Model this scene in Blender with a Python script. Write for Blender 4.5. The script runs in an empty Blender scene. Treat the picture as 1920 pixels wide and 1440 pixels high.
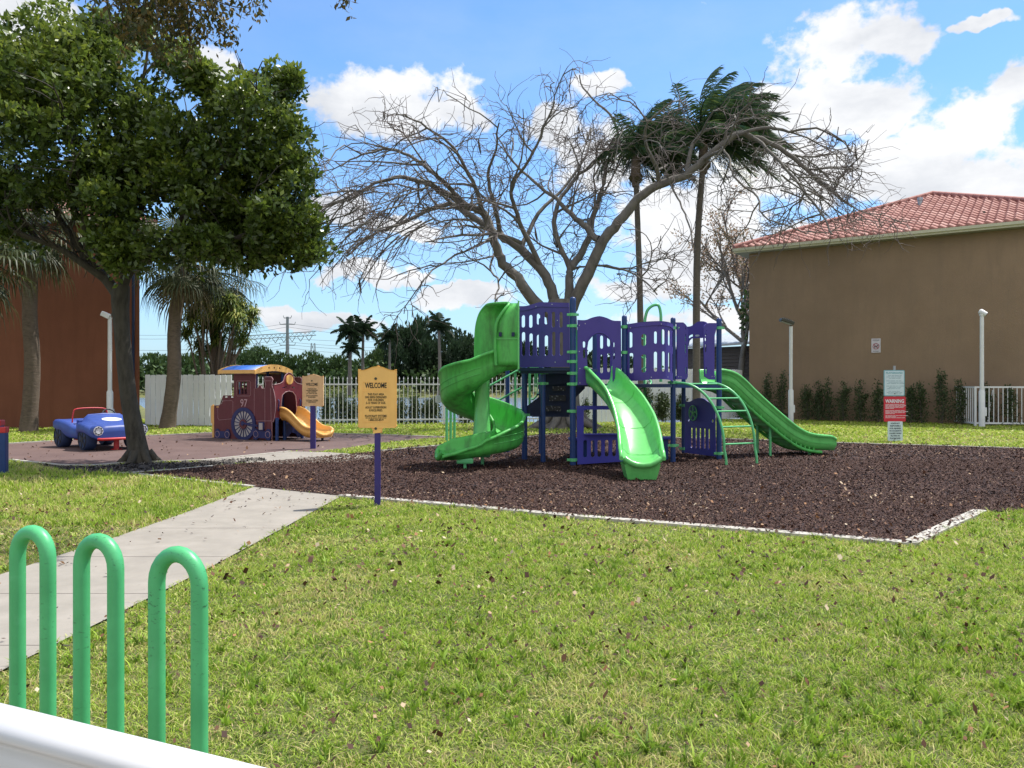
import bpy, bmesh, math, random
import numpy as np
from mathutils import Vector, Matrix, noise as mnoise
from mathutils.geometry import tessellate_polygon
R = math.radians
PI = math.pi
random.seed(7); rng = np.random.default_rng(7)
sc = bpy.context.scene
COL = sc.collection
HC = 1.55; F = 1500.0; CX = 960.0; CY = 718.0     # eye height and focal length used to measure the place from the photo

# ------------------------------------------------------------------ camera
cam = bpy.data.objects.new('camera', bpy.data.cameras.new('camera'))
COL.objects.link(cam); sc.camera = cam
cam.location = (0, 0, HC); cam.rotation_euler = (R(90), 0, 0)
cam.data.sensor_width = 36; cam.data.lens = 36 * F / 1920.0
cam.data.shift_y = -2 / 1920.0
cam.data.clip_start = 0.05; cam.data.clip_end = 3000

# ------------------------------------------------------------------ light
SUN_AZ, SUN_EL = 58, 64
sun = bpy.data.objects.new('sun', bpy.data.lights.new('sun', 'SUN'))
COL.objects.link(sun)
sdir = Vector((math.sin(R(SUN_AZ)) * math.cos(R(SUN_EL)), math.cos(R(SUN_AZ)) * math.cos(R(SUN_EL)), math.sin(R(SUN_EL))))
sun.rotation_euler = sdir.to_track_quat('Z', 'Y').to_euler()
sun.location = (20, 5, 40)
sun.data.energy = 4.3; sun.data.angle = R(0.6); sun.data.color = (1.0, 0.965, 0.90)
sc.view_settings.view_transform = 'Standard'; sc.view_settings.look = 'None'
sc.view_settings.exposure = 0.50; sc.view_settings.gamma = 1.0
sc.cycles.use_denoising = True
sc.cycles.max_bounces = 8; sc.cycles.transparent_max_bounces = 8
sc.cycles.sample_clamp_indirect = 6

world = bpy.data.worlds.new('World'); sc.world = world
world.use_nodes = True
def sky_world():
    nt = world.node_tree; nt.nodes.clear(); L = nt.links
    def N(t, **k):
        n = nt.nodes.new(t)
        for a, b in k.items(): setattr(n, a, b)
        return n
    def M(op, a, b=None, c=None, clamp=False):
        n = N('ShaderNodeMath', operation=op); n.use_clamp = clamp
        for i, v in enumerate((a, b, c)):
            if v is None: continue
            if isinstance(v, (int, float)): n.inputs[i].default_value = v
            else: L.new(v, n.inputs[i])
        return n.outputs[0]
    out = N('ShaderNodeOutputWorld'); bg = N('ShaderNodeBackground'); bg.inputs['Strength'].default_value = 0.15
    L.new(bg.outputs[0], out.inputs['Surface'])
    sky = N('ShaderNodeTexSky', sky_type='NISHITA'); sky.sun_disc = False
    sky.sun_elevation = R(SUN_EL); sky.sun_rotation = R(SUN_AZ); sky.air_density = 1.0; sky.dust_density = 0.25; sky.ozone_density = 2.5
    tc = N('ShaderNodeTexCoord'); sep = N('ShaderNodeSeparateXYZ'); L.new(tc.outputs['Generated'], sep.inputs[0])
    x, y, z = sep.outputs
    az = M('ARCTAN2', x, y); el = M('ARCSINE', z)
    def noise(scale, detail, rough, off=(0, 0, 0), zs=1.0):
        mp = N('ShaderNodeMapping'); mp.inputs['Location'].default_value = off
        mp.inputs['Scale'].default_value = (1, 1, zs)
        L.new(tc.outputs['Generated'], mp.inputs[0])
        n = N('ShaderNodeTexNoise'); n.inputs['Scale'].default_value = scale; n.inputs['Detail'].default_value = detail
        n.inputs['Roughness'].default_value = rough
        L.new(mp.outputs[0], n.inputs['Vector']); return n.outputs['Fac']
    # cumulus positions as (azimuth, elevation) of each cloud, measured from the photo: px,py,half width,half height
    blobs = [(745,195,160,80),(670,190,70,55),(830,205,90,55),(870,215,70,30),(1115,165,60,30),
             (1560,105,150,80),(1640,85,90,50),(1480,190,130,60),(1600,210,140,55),(1800,240,150,60),(1890,190,60,60),
             (1640,330,300,60),(1850,330,160,70),(1400,320,190,80),(1290,420,200,90),(1400,500,260,60),(1150,300,130,80),(1050,230,70,40),
             (1860,30,80,14),(30,40,120,70),(395,110,70,55),(640,400,80,45),(760,430,100,26),
             (700,520,120,18),(860,560,120,20),(560,600,160,18),(1180,540,150,30),(1250,600,220,30),(1700,420,300,40),
             (-300,250,300,120),(2300,200,300,150)]
    wn = N('ShaderNodeTexNoise'); wn.inputs['Scale'].default_value = 9; wn.inputs['Detail'].default_value = 5; wn.inputs['Roughness'].default_value = .6
    L.new(tc.outputs['Generated'], wn.inputs['Vector']); ws = N('ShaderNodeSeparateColor'); L.new(wn.outputs['Color'], ws.inputs[0])
    az = M('ADD', az, M('MULTIPLY', M('SUBTRACT', ws.outputs[0], .5), .11)); el = M('ADD', el, M('MULTIPLY', M('SUBTRACT', ws.outputs[1], .5), .09))
    dens = None
    for (px, py, rx, ry) in blobs:
        dx, dz = (px - CX) / F, (CY - py) / F
        a0 = math.atan2(dx, 1); e0 = math.atan2(dz, math.hypot(1, dx))
        sa = rx / F / (1 + dx * dx); se = ry / F
        u = M('DIVIDE', M('SUBTRACT', az, a0), sa); v = M('DIVIDE', M('SUBTRACT', el, e0), se)
        d = M('SUBTRACT', 1.0, M('ADD', M('MULTIPLY', u, u), M('MULTIPLY', v, v)))
        dens = d if dens is None else M('MAXIMUM', dens, d)
    # unseen broken cloud added overhead and behind the viewer to brighten the ambient light
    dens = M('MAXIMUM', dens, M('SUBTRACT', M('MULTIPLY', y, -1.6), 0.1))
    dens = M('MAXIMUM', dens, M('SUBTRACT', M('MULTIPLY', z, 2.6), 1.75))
    dens = M('MAXIMUM', dens, -1.3)
    n1 = noise(7, 7, 0.56, (3.1, .2, .7), 1.5); n2 = noise(22, 6, 0.6, (1, 2, 3), 1.2)
    nn = M('ADD', M('MULTIPLY', M('SUBTRACT', n1, 0.5), 3.6), M('MULTIPLY', M('SUBTRACT', n2, 0.5), 2.6))
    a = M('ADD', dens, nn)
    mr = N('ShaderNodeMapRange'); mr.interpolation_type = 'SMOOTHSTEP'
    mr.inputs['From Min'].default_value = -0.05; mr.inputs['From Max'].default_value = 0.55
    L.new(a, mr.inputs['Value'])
    # thin veil
    n3 = noise(3.2, 6, 0.6, (5, 1, 2), 2.5)
    veil = M('MULTIPLY', M('SUBTRACT', n3, 0.42), 1.1, clamp=True)
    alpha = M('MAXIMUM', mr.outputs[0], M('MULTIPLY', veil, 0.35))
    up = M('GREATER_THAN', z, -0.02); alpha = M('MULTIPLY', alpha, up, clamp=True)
    # cloud body: white tops, soft grey where thick
    n4 = noise(5, 6, 0.6, (8, 3, 1), 2.0)
    g = N('ShaderNodeMapRange'); g.inputs['From Min'].default_value = 0.42; g.inputs['From Max'].default_value = 0.66
    g.inputs['To Min'].default_value = 0; g.inputs['To Max'].default_value = 0.8; L.new(n4, g.inputs['Value'])
    cc = N('ShaderNodeMix', data_type='RGBA'); cc.inputs['A'].default_value = (4.9, 4.95, 5.05, 1); cc.inputs['B'].default_value = (2.9, 3.1, 3.45, 1)
    L.new(g.outputs[0], cc.inputs['Factor'])
    tint = N('ShaderNodeMix', data_type='RGBA', blend_type='MULTIPLY'); tint.inputs['Factor'].default_value = 1
    tint.inputs['B'].default_value = (0.66, 0.88, 1.06, 1)
    L.new(sky.outputs[0], tint.inputs['A'])
    hz = M('MULTIPLY', M('POWER', 2.718, M('MULTIPLY', M('ABSOLUTE', z), -8)), .85)
    hm = N('ShaderNodeMix', data_type='RGBA'); hm.inputs['B'].default_value = (2.3, 3.05, 3.75, 1)
    L.new(hz, hm.inputs['Factor']); L.new(tint.outputs['Result'], hm.inputs['A'])
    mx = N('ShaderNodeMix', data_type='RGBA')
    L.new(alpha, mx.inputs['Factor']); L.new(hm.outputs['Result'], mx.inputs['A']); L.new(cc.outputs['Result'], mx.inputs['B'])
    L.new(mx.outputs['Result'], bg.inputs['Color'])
sky_world()

# ------------------------------------------------------------------ helpers
W = {}
def at(px, py, Y):
    return Vector(((px - CX) / F * Y, Y, HC - (py - CY) / F * Y))
def gp(px, py, z=0.0):
    Y = (HC - z) * F / (py - CY)
    return Vector(((px - CX) / F * Y, Y, z))
def tag(o, label=None, cat=None, group=None, kind=None):
    if label: o['label'] = label
    if cat: o['category'] = cat
    if group: o['group'] = group
    if kind: o['kind'] = kind
    return o
def thing(name, label, cat, loc=(0, 0, 0), rz=0.0, group=None):
    o = bpy.data.objects.new(name, None); COL.objects.link(o); o.empty_display_size = 0.2
    o.location = loc; o.rotation_euler = (0, 0, rz)
    W[o] = Matrix.Translation(Vector(loc)) @ Matrix.Rotation(rz, 4, 'Z')
    return tag(o, label, cat, group)
def link(name, me, mat, parent=None):
    if mat is not None and not me.materials: me.materials.append(mat)
    me.name = name
    o = bpy.data.objects.new(name, me); COL.objects.link(o)
    if parent is not None:
        o.parent = parent
        me.transform(W[parent].inverted()); W[o] = W[parent]
    else: W[o] = Matrix()
    return o
def copy_tree(o, parent=None):
    c = o.copy(); COL.objects.link(c)
    if parent is not None: c.parent = parent
    for ch in list(o.children): copy_tree(ch, c)
    return c
def place_copy(o, loc, rz=0.0, s=1.0, label=None, group=None):
    c = copy_tree(o); c.location = loc; c.rotation_euler = (0, 0, rz); c.scale = (s, s, s) if not isinstance(s, tuple) else s
    if label: c['label'] = label
    if group: c['group'] = group
    return c

class MB:
    def __init__(s): s.v = []; s.f = []; s.sm = []
    def add(s, vs, fs, smooth=False):
        n = len(s.v); s.v += [Vector(v) for v in vs]; s.f += [tuple(i + n for i in f) for f in fs]; s.sm += [smooth] * len(fs)
        return s
    def box(s, c, size, rz=0.0, M=None, bev=0.0):
        bm = bmesh.new(); bmesh.ops.create_cube(bm, size=1)
        bmesh.ops.scale(bm, vec=size, verts=bm.verts)
        if bev: bmesh.ops.bevel(bm, geom=bm.edges[:], offset=bev, segments=2, affect='EDGES', profile=0.6)
        T = Matrix.Translation(Vector(c)) @ Matrix.Rotation(rz, 4, 'Z')
        if M is not None: T = Matrix.Translation(Vector(c)) @ M
        bm.verts.index_update()
        s.add([T @ v.co for v in bm.verts], [[v.index for v in f.verts] for f in bm.faces]); bm.free(); return s
    def bar(s, p0, p1, w, h, up=(0, 0, 1)):
        p0, p1 = Vector(p0), Vector(p1); d = (p1 - p0); L = d.length; d.normalize()
        u = Vector(up)
        if abs(d.dot(u)) > .98: u = Vector((0, 1, 0))
        sd = d.cross(u).normalized(); u = sd.cross(d)
        vs = [p + sd * a * w / 2 + u * b * h / 2 for p in (p0, p1) for a, b in ((-1, -1), (1, -1), (1, 1), (-1, 1))]
        s.add(vs, [(0, 1, 2, 3), (7, 6, 5, 4), (0, 4, 5, 1), (1, 5, 6, 2), (2, 6, 7, 3), (3, 7, 4, 0)]); return s
    def tube(s, pts, r, n=10, cap=True, closed=False):
        pts = [Vector(p) for p in pts]; m = len(pts)
        if not hasattr(r, '__len__'): r = [r] * m
        vs = []; prev = None
        for i, p in enumerate(pts):
            if closed: t = pts[(i + 1) % m] - pts[i - 1]
            else: t = pts[min(i + 1, m - 1)] - pts[max(i - 1, 0)]
            if t.length < 1e-9: t = Vector((0, 0, 1))
            t.normalize()
            if prev is None:
                a = Vector((1, 0, 0)) if abs(t.x) < .8 else Vector((0, 1, 0))
                u = (a - t * a.dot(t)).normalized()
            else: u = (prev - t * prev.dot(t)).normalized()
            prev = u; w = t.cross(u)
            for k in range(n):
                a = 2 * PI * k / n
                vs.append(p + (u * math.cos(a) + w * math.sin(a)) * r[i])
        fs = []
        for i in range(m if closed else m - 1):
            j = (i + 1) % m
            for k in range(n):
                fs.append((i * n + k, i * n + (k + 1) % n, j * n + (k + 1) % n, j * n + k))
        s.add(vs, fs, True)
        if cap and not closed:
            s.add(vs[:n], [tuple(range(n))[::-1]]); s.add(vs[-n:], [tuple(range(n))])
        return s
    def disc(s, c, axis, r, t, n=24):
        c = Vector(c); a = Vector(axis).normalized()
        return s.tube([c - a * t / 2, c + a * t / 2], r, n)
    def build(s, name, mat, parent=None, bevel=0.0):
        me = bpy.data.meshes.new(name); me.from_pydata([tuple(v) for v in s.v], [], s.f)
        me.polygons.foreach_set('use_smooth', s.sm); me.update()
        if bevel:
            bm = bmesh.new(); bm.from_mesh(me)
            bmesh.ops.remove_doubles(bm, verts=bm.verts, dist=1e-5)
            es = [e for e in bm.edges if len(e.link_faces) == 2 and e.calc_face_angle(0) > R(35)]
            bmesh.ops.bevel(bm, geom=es, offset=bevel, segments=2, affect='EDGES', profile=0.6)
            bm.to_mesh(me); bm.free()
        return link(name, me, mat, parent)

def build_split(mb, name, mat, parent):
    n = len(mb.v); par = list(range(n))
    def fd(a):
        while par[a] != a: par[a] = par[par[a]]; a = par[a]
        return a
    for f in mb.f:
        r = fd(f[0])
        for i in f[1:]: par[fd(i)] = r
    # tube caps repeat vertices: join islands that share positions
    seen = {}
    for i, v in enumerate(mb.v):
        k = (round(v.x, 5), round(v.y, 5), round(v.z, 5))
        if k in seen: par[fd(i)] = fd(seen[k])
        else: seen[k] = i
    groups = {}
    for fi, f in enumerate(mb.f): groups.setdefault(fd(f[0]), []).append(fi)
    for g in groups.values():
        used = {}; m2 = MB()
        for fi in g:
            f = []
            for i in mb.f[fi]:
                if i not in used: used[i] = len(m2.v); m2.v.append(mb.v[i])
                f.append(used[i])
            m2.f.append(tuple(f)); m2.sm.append(mb.sm[fi])
        o = m2.build(name, mat, parent)
    return o

def np_mesh(name, V, Fc, mat, parent=None, attr=None, smooth=False):
    """V (n,3), Fc (m,k) all faces same size; attr = per-face float 'v'"""
    V = np.asarray(V, dtype=np.float32); Fc = np.asarray(Fc, dtype=np.int32)
    me = bpy.data.meshes.new(name)
    m, k = Fc.shape
    me.vertices.add(len(V)); me.vertices.foreach_set('co', V.ravel())
    me.loops.add(m * k); me.loops.foreach_set('vertex_index', Fc.ravel())
    me.polygons.add(m); me.polygons.foreach_set('loop_start', np.arange(0, m * k, k, dtype=np.int32))
    try: me.polygons.foreach_set('loop_total', np.full(m, k, dtype=np.int32))
    except Exception: pass
    if smooth: me.polygons.foreach_set('use_smooth', np.ones(m, dtype=bool))
    if attr is not None:
        at_ = me.attributes.new('v', 'FLOAT', 'FACE'); at_.data.foreach_set('value', np.asarray(attr, dtype=np.float32))
    me.update(calc_edges=True)
    return link(name, me, mat, parent)

class Plane2:
    """vertical plane through two ground points; maps photo pixels and (u,z) to space"""
    def __init__(s, p0, p1):
        s.o = Vector((p0[0], p0[1], 0)); s.d = Vector((p1[0] - p0[0], p1[1] - p0[1], 0)); s.L = s.d.length; s.d.normalize()
        s.n = Vector((s.d.y, -s.d.x, 0))           # towards the viewer's side
    def uz(s, px, py):
        r = Vector(((px - CX) / F, 1, -(py - CY) / F)); c = Vector((0, 0, HC))
        t = (s.o - c).dot(s.n) / r.dot(s.n); p = c + r * t
        return ((p - s.o).dot(s.d), p.z)
    def P(s, u, z, off=0.0): return s.o + s.d * u + s.n * off + Vector((0, 0, z))
def slot(u, z0, z1, w, n=6):
    r = w / 2; pts = []
    for k in range(n + 1): a = PI * k / n; pts.append((u + r * math.cos(a), z1 - r + r * math.sin(a)))
    for k in range(n + 1): a = PI + PI * k / n; pts.append((u + r * math.cos(a), z0 + r + r * math.sin(a)))
    return pts
def circ(u, z, r, n=18, rz=None):
    return [(u + r * math.cos(2 * PI * k / n), z + (rz or r) * math.sin(2 * PI * k / n)) for k in range(n)]
def plate(mb, pl, outline, holes=(), t=0.02, off=0.0, xform=None, cuts=0):
    """flat board cut to outline (u,z) with holes, thickness t, in plane pl; xform(u,z,o)->Vector bends it"""
    polys = [[Vector((a, b, 0)) for a, b in outline]] + [[Vector((a, b, 0)) for a, b in h] for h in holes]
    flat = [p for q in polys for p in q]
    tris = tessellate_polygon(polys)
    if cuts:
        bm = bmesh.new(); bv = [bm.verts.new(p) for p in flat]
        for tr in tris:
            try: bm.faces.new([bv[i] for i in tr])
            except ValueError: pass
        us = [p.x for p in flat]; a, b = min(us), max(us)
        for i in range(1, cuts):
            bmesh.ops.bisect_plane(bm, geom=bm.verts[:] + bm.edges[:] + bm.faces[:], plane_co=(a + (b - a) * i / cuts, 0, 0), plane_no=(1, 0, 0))
        bmesh.ops.remove_doubles(bm, verts=bm.verts, dist=1e-6)
        bm.verts.index_update(); flat = [v.co.copy() for v in bm.verts]
        tris = [[v.index for v in f.verts] for f in bm.faces]
        loops = [[e.verts[0].index, e.verts[1].index] for e in bm.edges if len(e.link_faces) == 1]
        bm.free()
    else:
        loops = []; k = 0
        for q in polys:
            for i in range(len(q)): loops.append([k + i, k + (i + 1) % len(q)])
            k += len(q)
    fx = xform or (lambda u, z, o: pl.P(u, z, o))
    n = len(flat)
    vs = [fx(p.x, p.y, off + t / 2) for p in flat] + [fx(p.x, p.y, off - t / 2) for p in flat]
    fs = [tuple(x) for x in tris] + [tuple(i + n for i in x)[::-1] for x in tris] + [(a, b, b + n, a + n) for a, b in loops]
    mb.add(vs, fs)
    return mb
def smooth_line(pts, n=8, closed=False):
    """Catmull-Rom through points (any dimension)"""
    P = [np.array(p, float) for p in pts]; m = len(P); out = []
    rngi = range(m if closed else m - 1)
    for i in rngi:
        p0 = P[i - 1] if (i > 0 or closed) else P[0]; p1 = P[i]; p2 = P[(i + 1) % m]
        p3 = P[(i + 2) % m] if (i + 2 < m or closed) else P[-1]
        for k in range(n):
            t = k / n
            out.append(tuple(0.5 * ((2 * p1) + (-p0 + p2) * t + (2 * p0 - 5 * p1 + 4 * p2 - p3) * t * t + (-p0 + 3 * p1 - 3 * p2 + p3) * t ** 3)))
    if not closed: out.append(tuple(P[-1]))
    return out
def text_mesh(txt, size, pl, u, z, off, mat, name, parent, bold=0.0, width=None, align='CENTER'):
    cu = bpy.data.curves.new('txt', 'FONT'); cu.body = txt; cu.size = size; cu.align_x = align; cu.align_y = 'CENTER'
    cu.offset = bold; cu.extrude = 0.0015; cu.resolution_u = 3; cu.space_line = 0.95
    o = bpy.data.objects.new('txt', cu)
    me = bpy.data.meshes.new_from_object(o)
    bpy.data.objects.remove(o); bpy.data.curves.remove(cu)
    xs = [v.co.x for v in me.vertices]; k = 1.0
    if width and xs: k = width / (max(xs) - min(xs))
    Mt = Matrix.Identity(4)
    for i in range(3):
        Mt[i][0] = pl.d[i]; Mt[i][1] = (0, 0, 1)[i]; Mt[i][2] = pl.n[i]
    me.transform(Matrix.Translation(pl.P(u, z, off)) @ Mt @ Matrix.Diagonal((k, 1, 1, 1)))
    me.materials.clear()
    return link(name, me, mat, parent)

# ------------------------------------------------------------------ materials
def mat_new(name):
    m = bpy.data.materials.new(name); m.use_nodes = True; nt = m.node_tree
    return m, nt, nt.nodes['Principled BSDF']
def nd(nt, t, **k):
    n = nt.nodes.new(t)
    for a, b in k.items(): setattr(n, a, b)
    return n
def ramp(nt, stops, fac=None, interp='LINEAR'):
    r = nd(nt, 'ShaderNodeValToRGB'); cr = r.color_ramp; cr.interpolation = interp
    while len(cr.elements) < len(stops): cr.elements.new(0.5)
    for e, (p, c) in zip(cr.elements, stops): e.position = p; e.color = (*c, 1)
    if fac is not None: nt.links.new(fac, r.inputs[0])
    return r
def noise_tex(nt, scale, detail=4, rough=0.55, coord='Object', sc3=None):
    tc = nd(nt, 'ShaderNodeTexCoord'); n = nd(nt, 'ShaderNodeTexNoise')
    n.inputs['Scale'].default_value = scale; n.inputs['Detail'].default_value = detail; n.inputs['Roughness'].default_value = rough
    src = tc.outputs[coord]
    if sc3:
        mp = nd(nt, 'ShaderNodeMapping'); mp.inputs['Scale'].default_value = sc3; nt.links.new(src, mp.inputs[0]); src = mp.outputs[0]
    nt.links.new(src, n.inputs['Vector']); return n.outputs['Fac']
def bump(nt, bsdf, h, strength=0.3, dist=0.01):
    b = nd(nt, 'ShaderNodeBump'); b.inputs['Strength'].default_value = strength; b.inputs['Distance'].default_value = dist
    nt.links.new(h, b.inputs['Height']); nt.links.new(b.outputs[0], bsdf.inputs['Normal'])
def mix(nt, fac, a, b, mode='MIX'):
    m = nd(nt, 'ShaderNodeMix', data_type='RGBA', blend_type=mode)
    for s, v in (('Factor', fac), ('A', a), ('B', b)):
        if isinstance(v, (int, float)): m.inputs[s].default_value = v
        elif isinstance(v, tuple): m.inputs[s].default_value = (*v, 1) if len(v) == 3 else v
        else: nt.links.new(v, m.inputs[s])
    return m.outputs['Result']
def simple(name, c, rough=0.5, var=0.12, scale=6, bumpy=0.0, bscale=60, metallic=0.0, dirt=None, dirt_amt=0.5, dirt_scale=(6, 6, 1.5), spec=0.5):
    m, nt, b = mat_new(name)
    n = noise_tex(nt, scale, 5)
    lo = tuple(x * (1 - var) for x in c); hi = tuple(min(1, x * (1 + var)) for x in c)
    col = ramp(nt, [(0.3, lo), (0.7, hi)], n).outputs[0]
    if dirt:
        dn = noise_tex(nt, 1.6, 8, 0.65, sc3=dirt_scale)
        dr = ramp(nt, [(0.45, (0, 0, 0)), (0.75, (dirt_amt,) * 3)], dn).outputs[0]
        col = mix(nt, dr, col, dirt)
    nt.links.new(col, b.inputs['Base Color']) if not isinstance(col, tuple) else None
    b.inputs['Roughness'].default_value = rough; b.inputs['Metallic'].default_value = metallic
    b.inputs['Specular IOR Level'].default_value = spec
    if bumpy: bump(nt, b, noise_tex(nt, bscale, 4), bumpy, 0.01)
    return m
def leafmat(name, cols, trans=0.35, rough=0.5, spec=0.3):
    m, nt, b = mat_new(name)
    a = nd(nt, 'ShaderNodeAttribute', attribute_name='v')
    n = len(cols)
    r = ramp(nt, [(i / (n - 1), c) for i, c in enumerate(cols)], a.outputs['Fac'])
    nt.links.new(r.outputs[0], b.inputs['Base Color']); b.inputs['Roughness'].default_value = rough
    b.inputs['Specular IOR Level'].default_value = spec
    t = nd(nt, 'ShaderNodeBsdfTranslucent'); hs = nd(nt, 'ShaderNodeHueSaturation'); hs.inputs['Value'].default_value = 1.5
    nt.links.new(r.outputs[0], hs.inputs['Color']); nt.links.new(hs.outputs[0], t.inputs['Color'])
    mx = nd(nt, 'ShaderNodeMixShader'); mx.inputs[0].default_value = trans
    nt.links.new(b.outputs[0], mx.inputs[1]); nt.links.new(t.outputs[0], mx.inputs[2])
    nt.links.new(mx.outputs[0], nt.nodes['Material Output'].inputs['Surface'])
    return m
def barkmat(name, c1, c2, scale=12, sc3=(1, 1, 0.25), bs=0.6):
    m, nt, b = mat_new(name)
    n = noise_tex(nt, scale, 8, 0.65, sc3=sc3)
    n2 = noise_tex(nt, 2.2, 3)
    c = ramp(nt, [(0.3, c1), (0.7, c2)], n).outputs[0]
    c = mix(nt, ramp(nt, [(0.4, (0, 0, 0)), (0.65, (.6, .6, .6))], n2).outputs[0], c, tuple((a + b2) * .5 * 1.25 for a, b2 in zip(c1, c2)))
    nt.links.new(c, b.inputs['Base Color']); b.inputs['Roughness'].default_value = 0.9
    bump(nt, b, n, bs, 0.03); return m

MT = {}
MT['green'] = simple('green_plastic', (0.145, 0.57, 0.15), 0.27, 0.10, 3, dirt=(0.03, 0.10, 0.03), dirt_amt=0.25)
MT['green_dirty'] = simple('green_plastic_weathered', (0.085, 0.47, 0.085), 0.45, 0.12, 3, dirt=(0.03, 0.09, 0.025), dirt_amt=0.75, dirt_scale=(5, 5, 1.2))
MT['green_pipe'] = simple('green_painted_pipe', (0.12, 0.50, 0.20), 0.35, 0.08, 6)
MT['rack_old'] = simple('green_coated_rack', (0.07, 0.50, 0.19), 0.42, 0.10, 14, bumpy=0.08, bscale=90, dirt=(0.03, 0.12, 0.06), dirt_amt=0.35, dirt_scale=(10, 10, 5))
def m_rack():
    m, nt, b = mat_new('scuffed_green_coating')
    n = noise_tex(nt, 7, 5); c = ramp(nt, [(0.3, (0.07, 0.40, 0.155)), (0.7, (0.095, 0.50, 0.20))], n).outputs[0]
    s = noise_tex(nt, 38, 6, .7, sc3=(1, 1, 2.2)); z = noise_tex(nt, 3.1, 3)
    mk = nd(nt, 'ShaderNodeMath', operation='MULTIPLY'); nt.links.new(ramp(nt, [(0.60, (0, 0, 0)), (0.66, (1, 1, 1))], s).outputs[0], mk.inputs[0]); nt.links.new(ramp(nt, [(0.50, (0, 0, 0)), (0.60, (.8, .8, .8))], z).outputs[0], mk.inputs[1])
    c = mix(nt, mk.outputs[0], c, (0.02, 0.07, 0.035)); d = noise_tex(nt, 12, 7, .7)
    c = mix(nt, ramp(nt, [(0.58, (0, 0, 0)), (0.8, (.5, .5, .5))], d).outputs[0], c, (0.16, 0.50, 0.28))
    nt.links.new(c, b.inputs['Base Color']); b.inputs['Roughness'].default_value = 0.4; bump(nt, b, noise_tex(nt, 70, 4), .12, .004); return m
MT['rack'] = m_rack()
MT['purple'] = simple('purple_plastic', (0.058, 0.037, 0.265), 0.5, 0.06, 5)
MT['purple_lo'] = simple('blue_violet_plastic', (0.045, 0.045, 0.34), 0.5, 0.06, 5)
MT['navy'] = simple('navy_paint', (0.008, 0.040, 0.17), 0.4, 0.10, 8)
MT['navy_dark'] = simple('navy_coated_steel', (0.008, 0.02, 0.07), 0.6, 0.15, 8)
MT['signpost'] = simple('violet_post_paint', (0.034, 0.020, 0.18), 0.45, 0.08, 6)
MT['yellow'] = simple('yellow_plastic', (0.90, 0.52, 0.16), 0.5, 0.06, 4, dirt=(0.70, 0.38, 0.12), dirt_amt=0.3)
MT['yellow2'] = simple('faded_yellow_plastic', (0.86, 0.56, 0.30), 0.55, 0.07, 4, dirt=(0.5, 0.28, 0.12), dirt_amt=0.4)
MT['yslide'] = simple('yellow_slide_plastic', (0.85, 0.47, 0.13), 0.42, 0.06, 4, dirt=(0.6, 0.3, 0.1), dirt_amt=0.3)
MT['black'] = simple('black_lettering', (0.012, 0.011, 0.012), 0.6, 0.1)
MT['maroon'] = simple('maroon_plastic', (0.135, 0.028, 0.035), 0.65, 0.12, 5, dirt=(0.20, 0.08, 0.07), dirt_amt=0.35)
MT['maroon_edge'] = simple('pale_pink_edge', (0.55, 0.35, 0.36), 0.6)
MT['tblue'] = simple('train_blue', (0.022, 0.026, 0.12), 0.55, 0.15, 8)
MT['roofblue'] = simple('roof_blue', (0.03, 0.14, 0.55), 0.5, 0.08)
MT['carblue'] = simple('car_blue_plastic', (0.035, 0.075, 0.32), 0.45, 0.10, 4, dirt=(0.03, 0.06, 0.2), dirt_amt=0.4)
MT['tyre'] = simple('dark_blue_wheel', (0.02, 0.04, 0.11), 0.7, 0.2, 10)
MT['hub'] = simple('black_hub', (0.01, 0.012, 0.02), 0.6)
MT['red'] = simple('red_paint', (0.55, 0.03, 0.035), 0.45, 0.08)
MT['white'] = simple('white_paint', (0.74, 0.75, 0.77), 0.5, 0.05, 5)
MT['whitegloss'] = simple('white_rail_vinyl', (0.60, 0.60, 0.62), 0.35, 0.02, 3)
MT['whitefence'] = simple('white_board_paint', (0.88, 0.90, 0.93), 0.6, 0.04, 2, dirt=(0.60, 0.61, 0.60), dirt_amt=0.3, dirt_scale=(5, 5, .6))
MT['paleins'] = simple('pale_grey_inset', (0.50, 0.46, 0.44), 0.7, 0.05)
MT['steel'] = simple('galvanised_steel', (0.38, 0.40, 0.42), 0.5, 0.1, 10, metallic=0.6)
MT['bronze'] = simple('dark_bronze_lamp', (0.05, 0.048, 0.035), 0.5, 0.1)
MT['lens'] = simple('lamp_glass', (0.5, 0.52, 0.5), 0.2)
MT['signred'] = simple('warning_red', (0.60, 0.022, 0.045), 0.45, 0.05)
MT['signwhite'] = simple('sign_white', (0.62, 0.74, 0.77), 0.45, 0.05)
MT['signteal'] = simple('sign_teal', (0.20, 0.45, 0.50), 0.5, 0.05)
MT['textgrey'] = simple('small_print', (0.22, 0.36, 0.40), 0.6)
MT['bolt'] = simple('bolt_steel', (0.5, 0.5, 0.55), 0.35, metallic=0.8)
MT['kerb'] = simple('concrete_edging', (0.46, 0.43, 0.38), 0.85, 0.12, 9, bumpy=0.3, bscale=50, dirt=(0.30, 0.28, 0.22), dirt_amt=0.4, dirt_scale=(4, 4, 4))
MT['bark_oak'] = barkmat('rough_grey_bark', (0.02, 0.017, 0.012), (0.085, 0.075, 0.058), 14, (1, 1, 0.3), 0.9)
MT['bark_bare'] = barkmat('smooth_grey_brown_bark', (0.085, 0.078, 0.070), (0.20, 0.182, 0.16), 6, (1, 1, 0.5), 0.4)
MT['twig'] = simple('twig_bark', (0.155, 0.125, 0.118), 0.9, 0.2, 3)
MT['bark_palm'] = barkmat('palm_trunk', (0.085, 0.072, 0.06), (0.19, 0.165, 0.14), 9, (1, 1, 5), 0.5)
MT['bark_sabal'] = barkmat('cabbage_palm_trunk', (0.08, 0.06, 0.045), (0.20, 0.15, 0.11), 8, (1, 1, 2.5), 0.6)
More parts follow.
